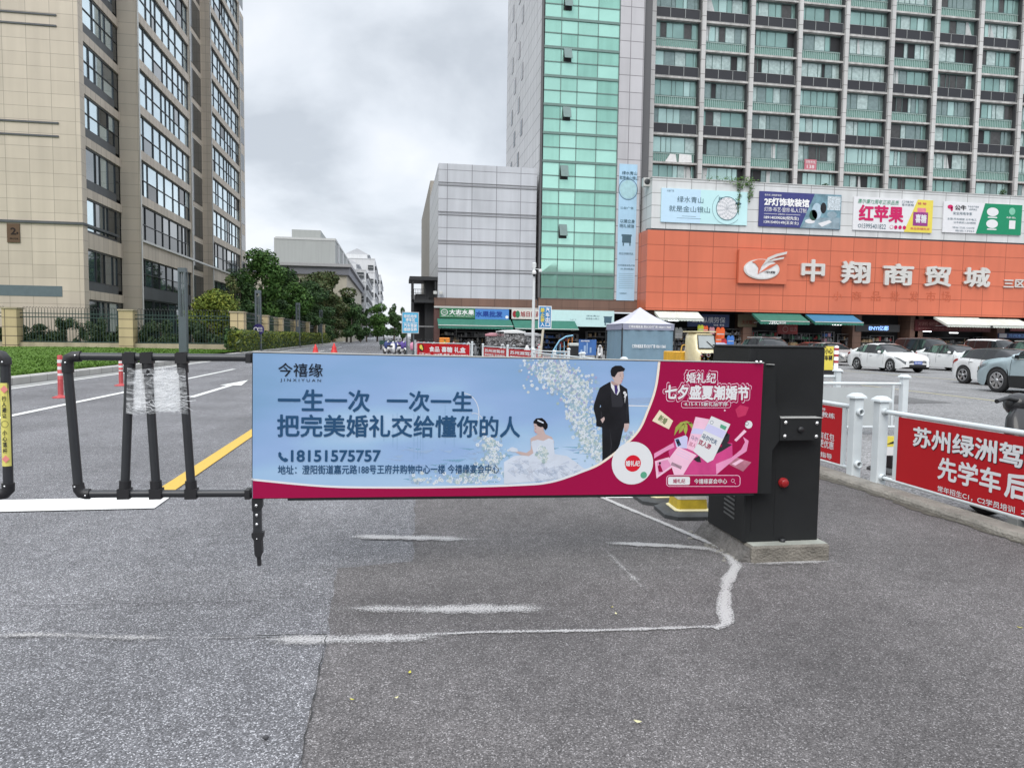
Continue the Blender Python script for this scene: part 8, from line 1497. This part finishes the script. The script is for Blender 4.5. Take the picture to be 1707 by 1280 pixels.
# creepers on the podium roof edge
rg = random.Random(61); cr = thing('roof_creeper', 'creeper trailing over the white parapet above the lattice billboard', 'climbing plant', AY(1225, 303, YM)); m = MB(); zt = wz1
for px, ln in ((1231, 10), (1233, 55), (1238, 16), (1246, 12), (1251, 38), (1255, 28), (1215, 6), (1222, 8), (1200, 5), (1190, 4)):
    p = AY(px, 300, YM-.3); z = zt+.15
    for k in range(int(ln*2.6)+10):
        zz_ = z-ln*.052*rg.random()**1.2; c = V((p.x+rg.gauss(0, .10 if zz_ < zt-.3 else .3), YM-.22+rg.uniform(-.08, .05 if zz_ < zt else .4), zz_+(rg.random()*.35 if zz_ > zt-.1 else 0))); s_ = rg.uniform(.05, .12); t = V((rg.gauss(0, 1), rg.gauss(0, 1), rg.gauss(0, 1))).normalized(); bt = t.orthogonal().normalized(); m.add([c-t*s_, c-bt*s_*.6, c+t*s_, c+bt*s_*.6], [(0, 1, 2, 3)], M_[rg.choice((0, 1, 2))])
m.build('foliage', cr); m = MB(); p = AY(1233, 303, YM-.27); m.tube([(p.x, p.y, zt+.1), (p.x+.1, p.y, zt-1), (p.x-.05, p.y, zt-2), (p.x, p.y, zt-3)], .02, BARK, 5); m.build('stem', cr)
for k, (px, lb) in enumerate(((1375, 'potted shrub on the podium roof above the navy billboard'), (1560, 'bare potted plant on the roof above the candy billboard'), (1672, 'dark potted tree on the podium roof at the right edge'))):
    q = AY(px, 318, YA-1.2); r = thing('potted_plant', lb, 'potted plant', (q.x, q.y, zt-.6)); m = MB(); m.lathe([(.0, 0), (.3, 0), (.38, .5), (.34, .52)], (0, 0, 0), GOODS[0], 12); m.build('pot', r, local=True); m = MB(); m.tube([(0, 0, .45), (.05, 0, 1.0), (-.05, 0, 1.6)], [.04, .03, .01], BARK, 5); leaves(m, [(rg.uniform(-.3, .3), rg.uniform(-.2, .2), rg.uniform(.9, 1.9), .35, .3, .35) for _ in range(5)], 240 if k != 1 else 40, .09, D_, rg, .7); m.build('foliage', r, local=True)
ac_ = thing('roof_fan_unit', 'round grey fan unit on the parapet corner', 'fan unit', AY(1079, 303, YM+.6)); q = ac_.location; m = MB(); m.bbox((q.x-.35, q.y, q.z-.4), (q.x+.3, q.y+.5, q.z+.35), ALU, .03); m.lathe([(.28, 0), (.24, .04), (0, .02)], (q.x, q.y, q.z), FRAME, 16, ax=(0, -1, 0)); m.build('casing', ac_)
# fallen leaves and a pebble on the asphalt
FL_ = [mat('fallen_leaf_yellow', (.48, .44, .06), .7, var=.3, vs=40), mat('fallen_leaf_pale', (.55, .52, .30), .7, var=.2, vs=40)]
for k, (px, py, lb) in enumerate(((683, 1121, 'curled yellow-green leaf on the newer asphalt nearest the joint'), (661, 1163, 'small pale leaf below the curled yellow-green leaf'), (587, 1166, 'tiny yellow leaf on the dark asphalt near the joint'), (1063, 1203, 'pale curled leaf on the asphalt in the lower middle'), (1020, 1012, 'yellow leaf left of the broken white trace'), (1027, 1023, 'small leaf beside the yellow leaf by the white trace'), (1700, 1046, 'yellow leaf on the asphalt at the right edge'))):
    c = G(px, py, .012); rg = random.Random(90+k); r = rg.random()*6.28; s_ = rg.uniform(.009, .016)*(1.3 if k in (0, 3) else .9); m = MB(); vs = []
    for i in range(5):
        t = i/4*2-1; w_ = .45*(1-t*t)*s_+.0004; x_ = t*s_; vs += [(x_, -w_, .004*t*t+.002), (x_, 0, .0005+.003*t*t), (x_, w_, .0035+.003*t*t)]
    m.T = Matrix.Translation(c) @ Matrix.Rotation(r, 4, 'Z'); m.add(vs, [(i*3+j, i*3+j+3, i*3+j+4, i*3+j+1) for i in range(4) for j in range(2)], FL_[k % 2], True); tag(m.build('fallen_leaf'), lb, 'leaf', 'fallen leaves on the asphalt')
c = G(443, 1228, .012); m = MB(); m.ell((c.x, c.y, c.z-.001), (.012, .009, .008), mat('dark_pebble', (.05, .05, .055), .8, var=.3, vs=60), 9, 6); tag(m.build('pebble'), 'dark pebble on the old asphalt near the bottom of the picture', 'pebble')
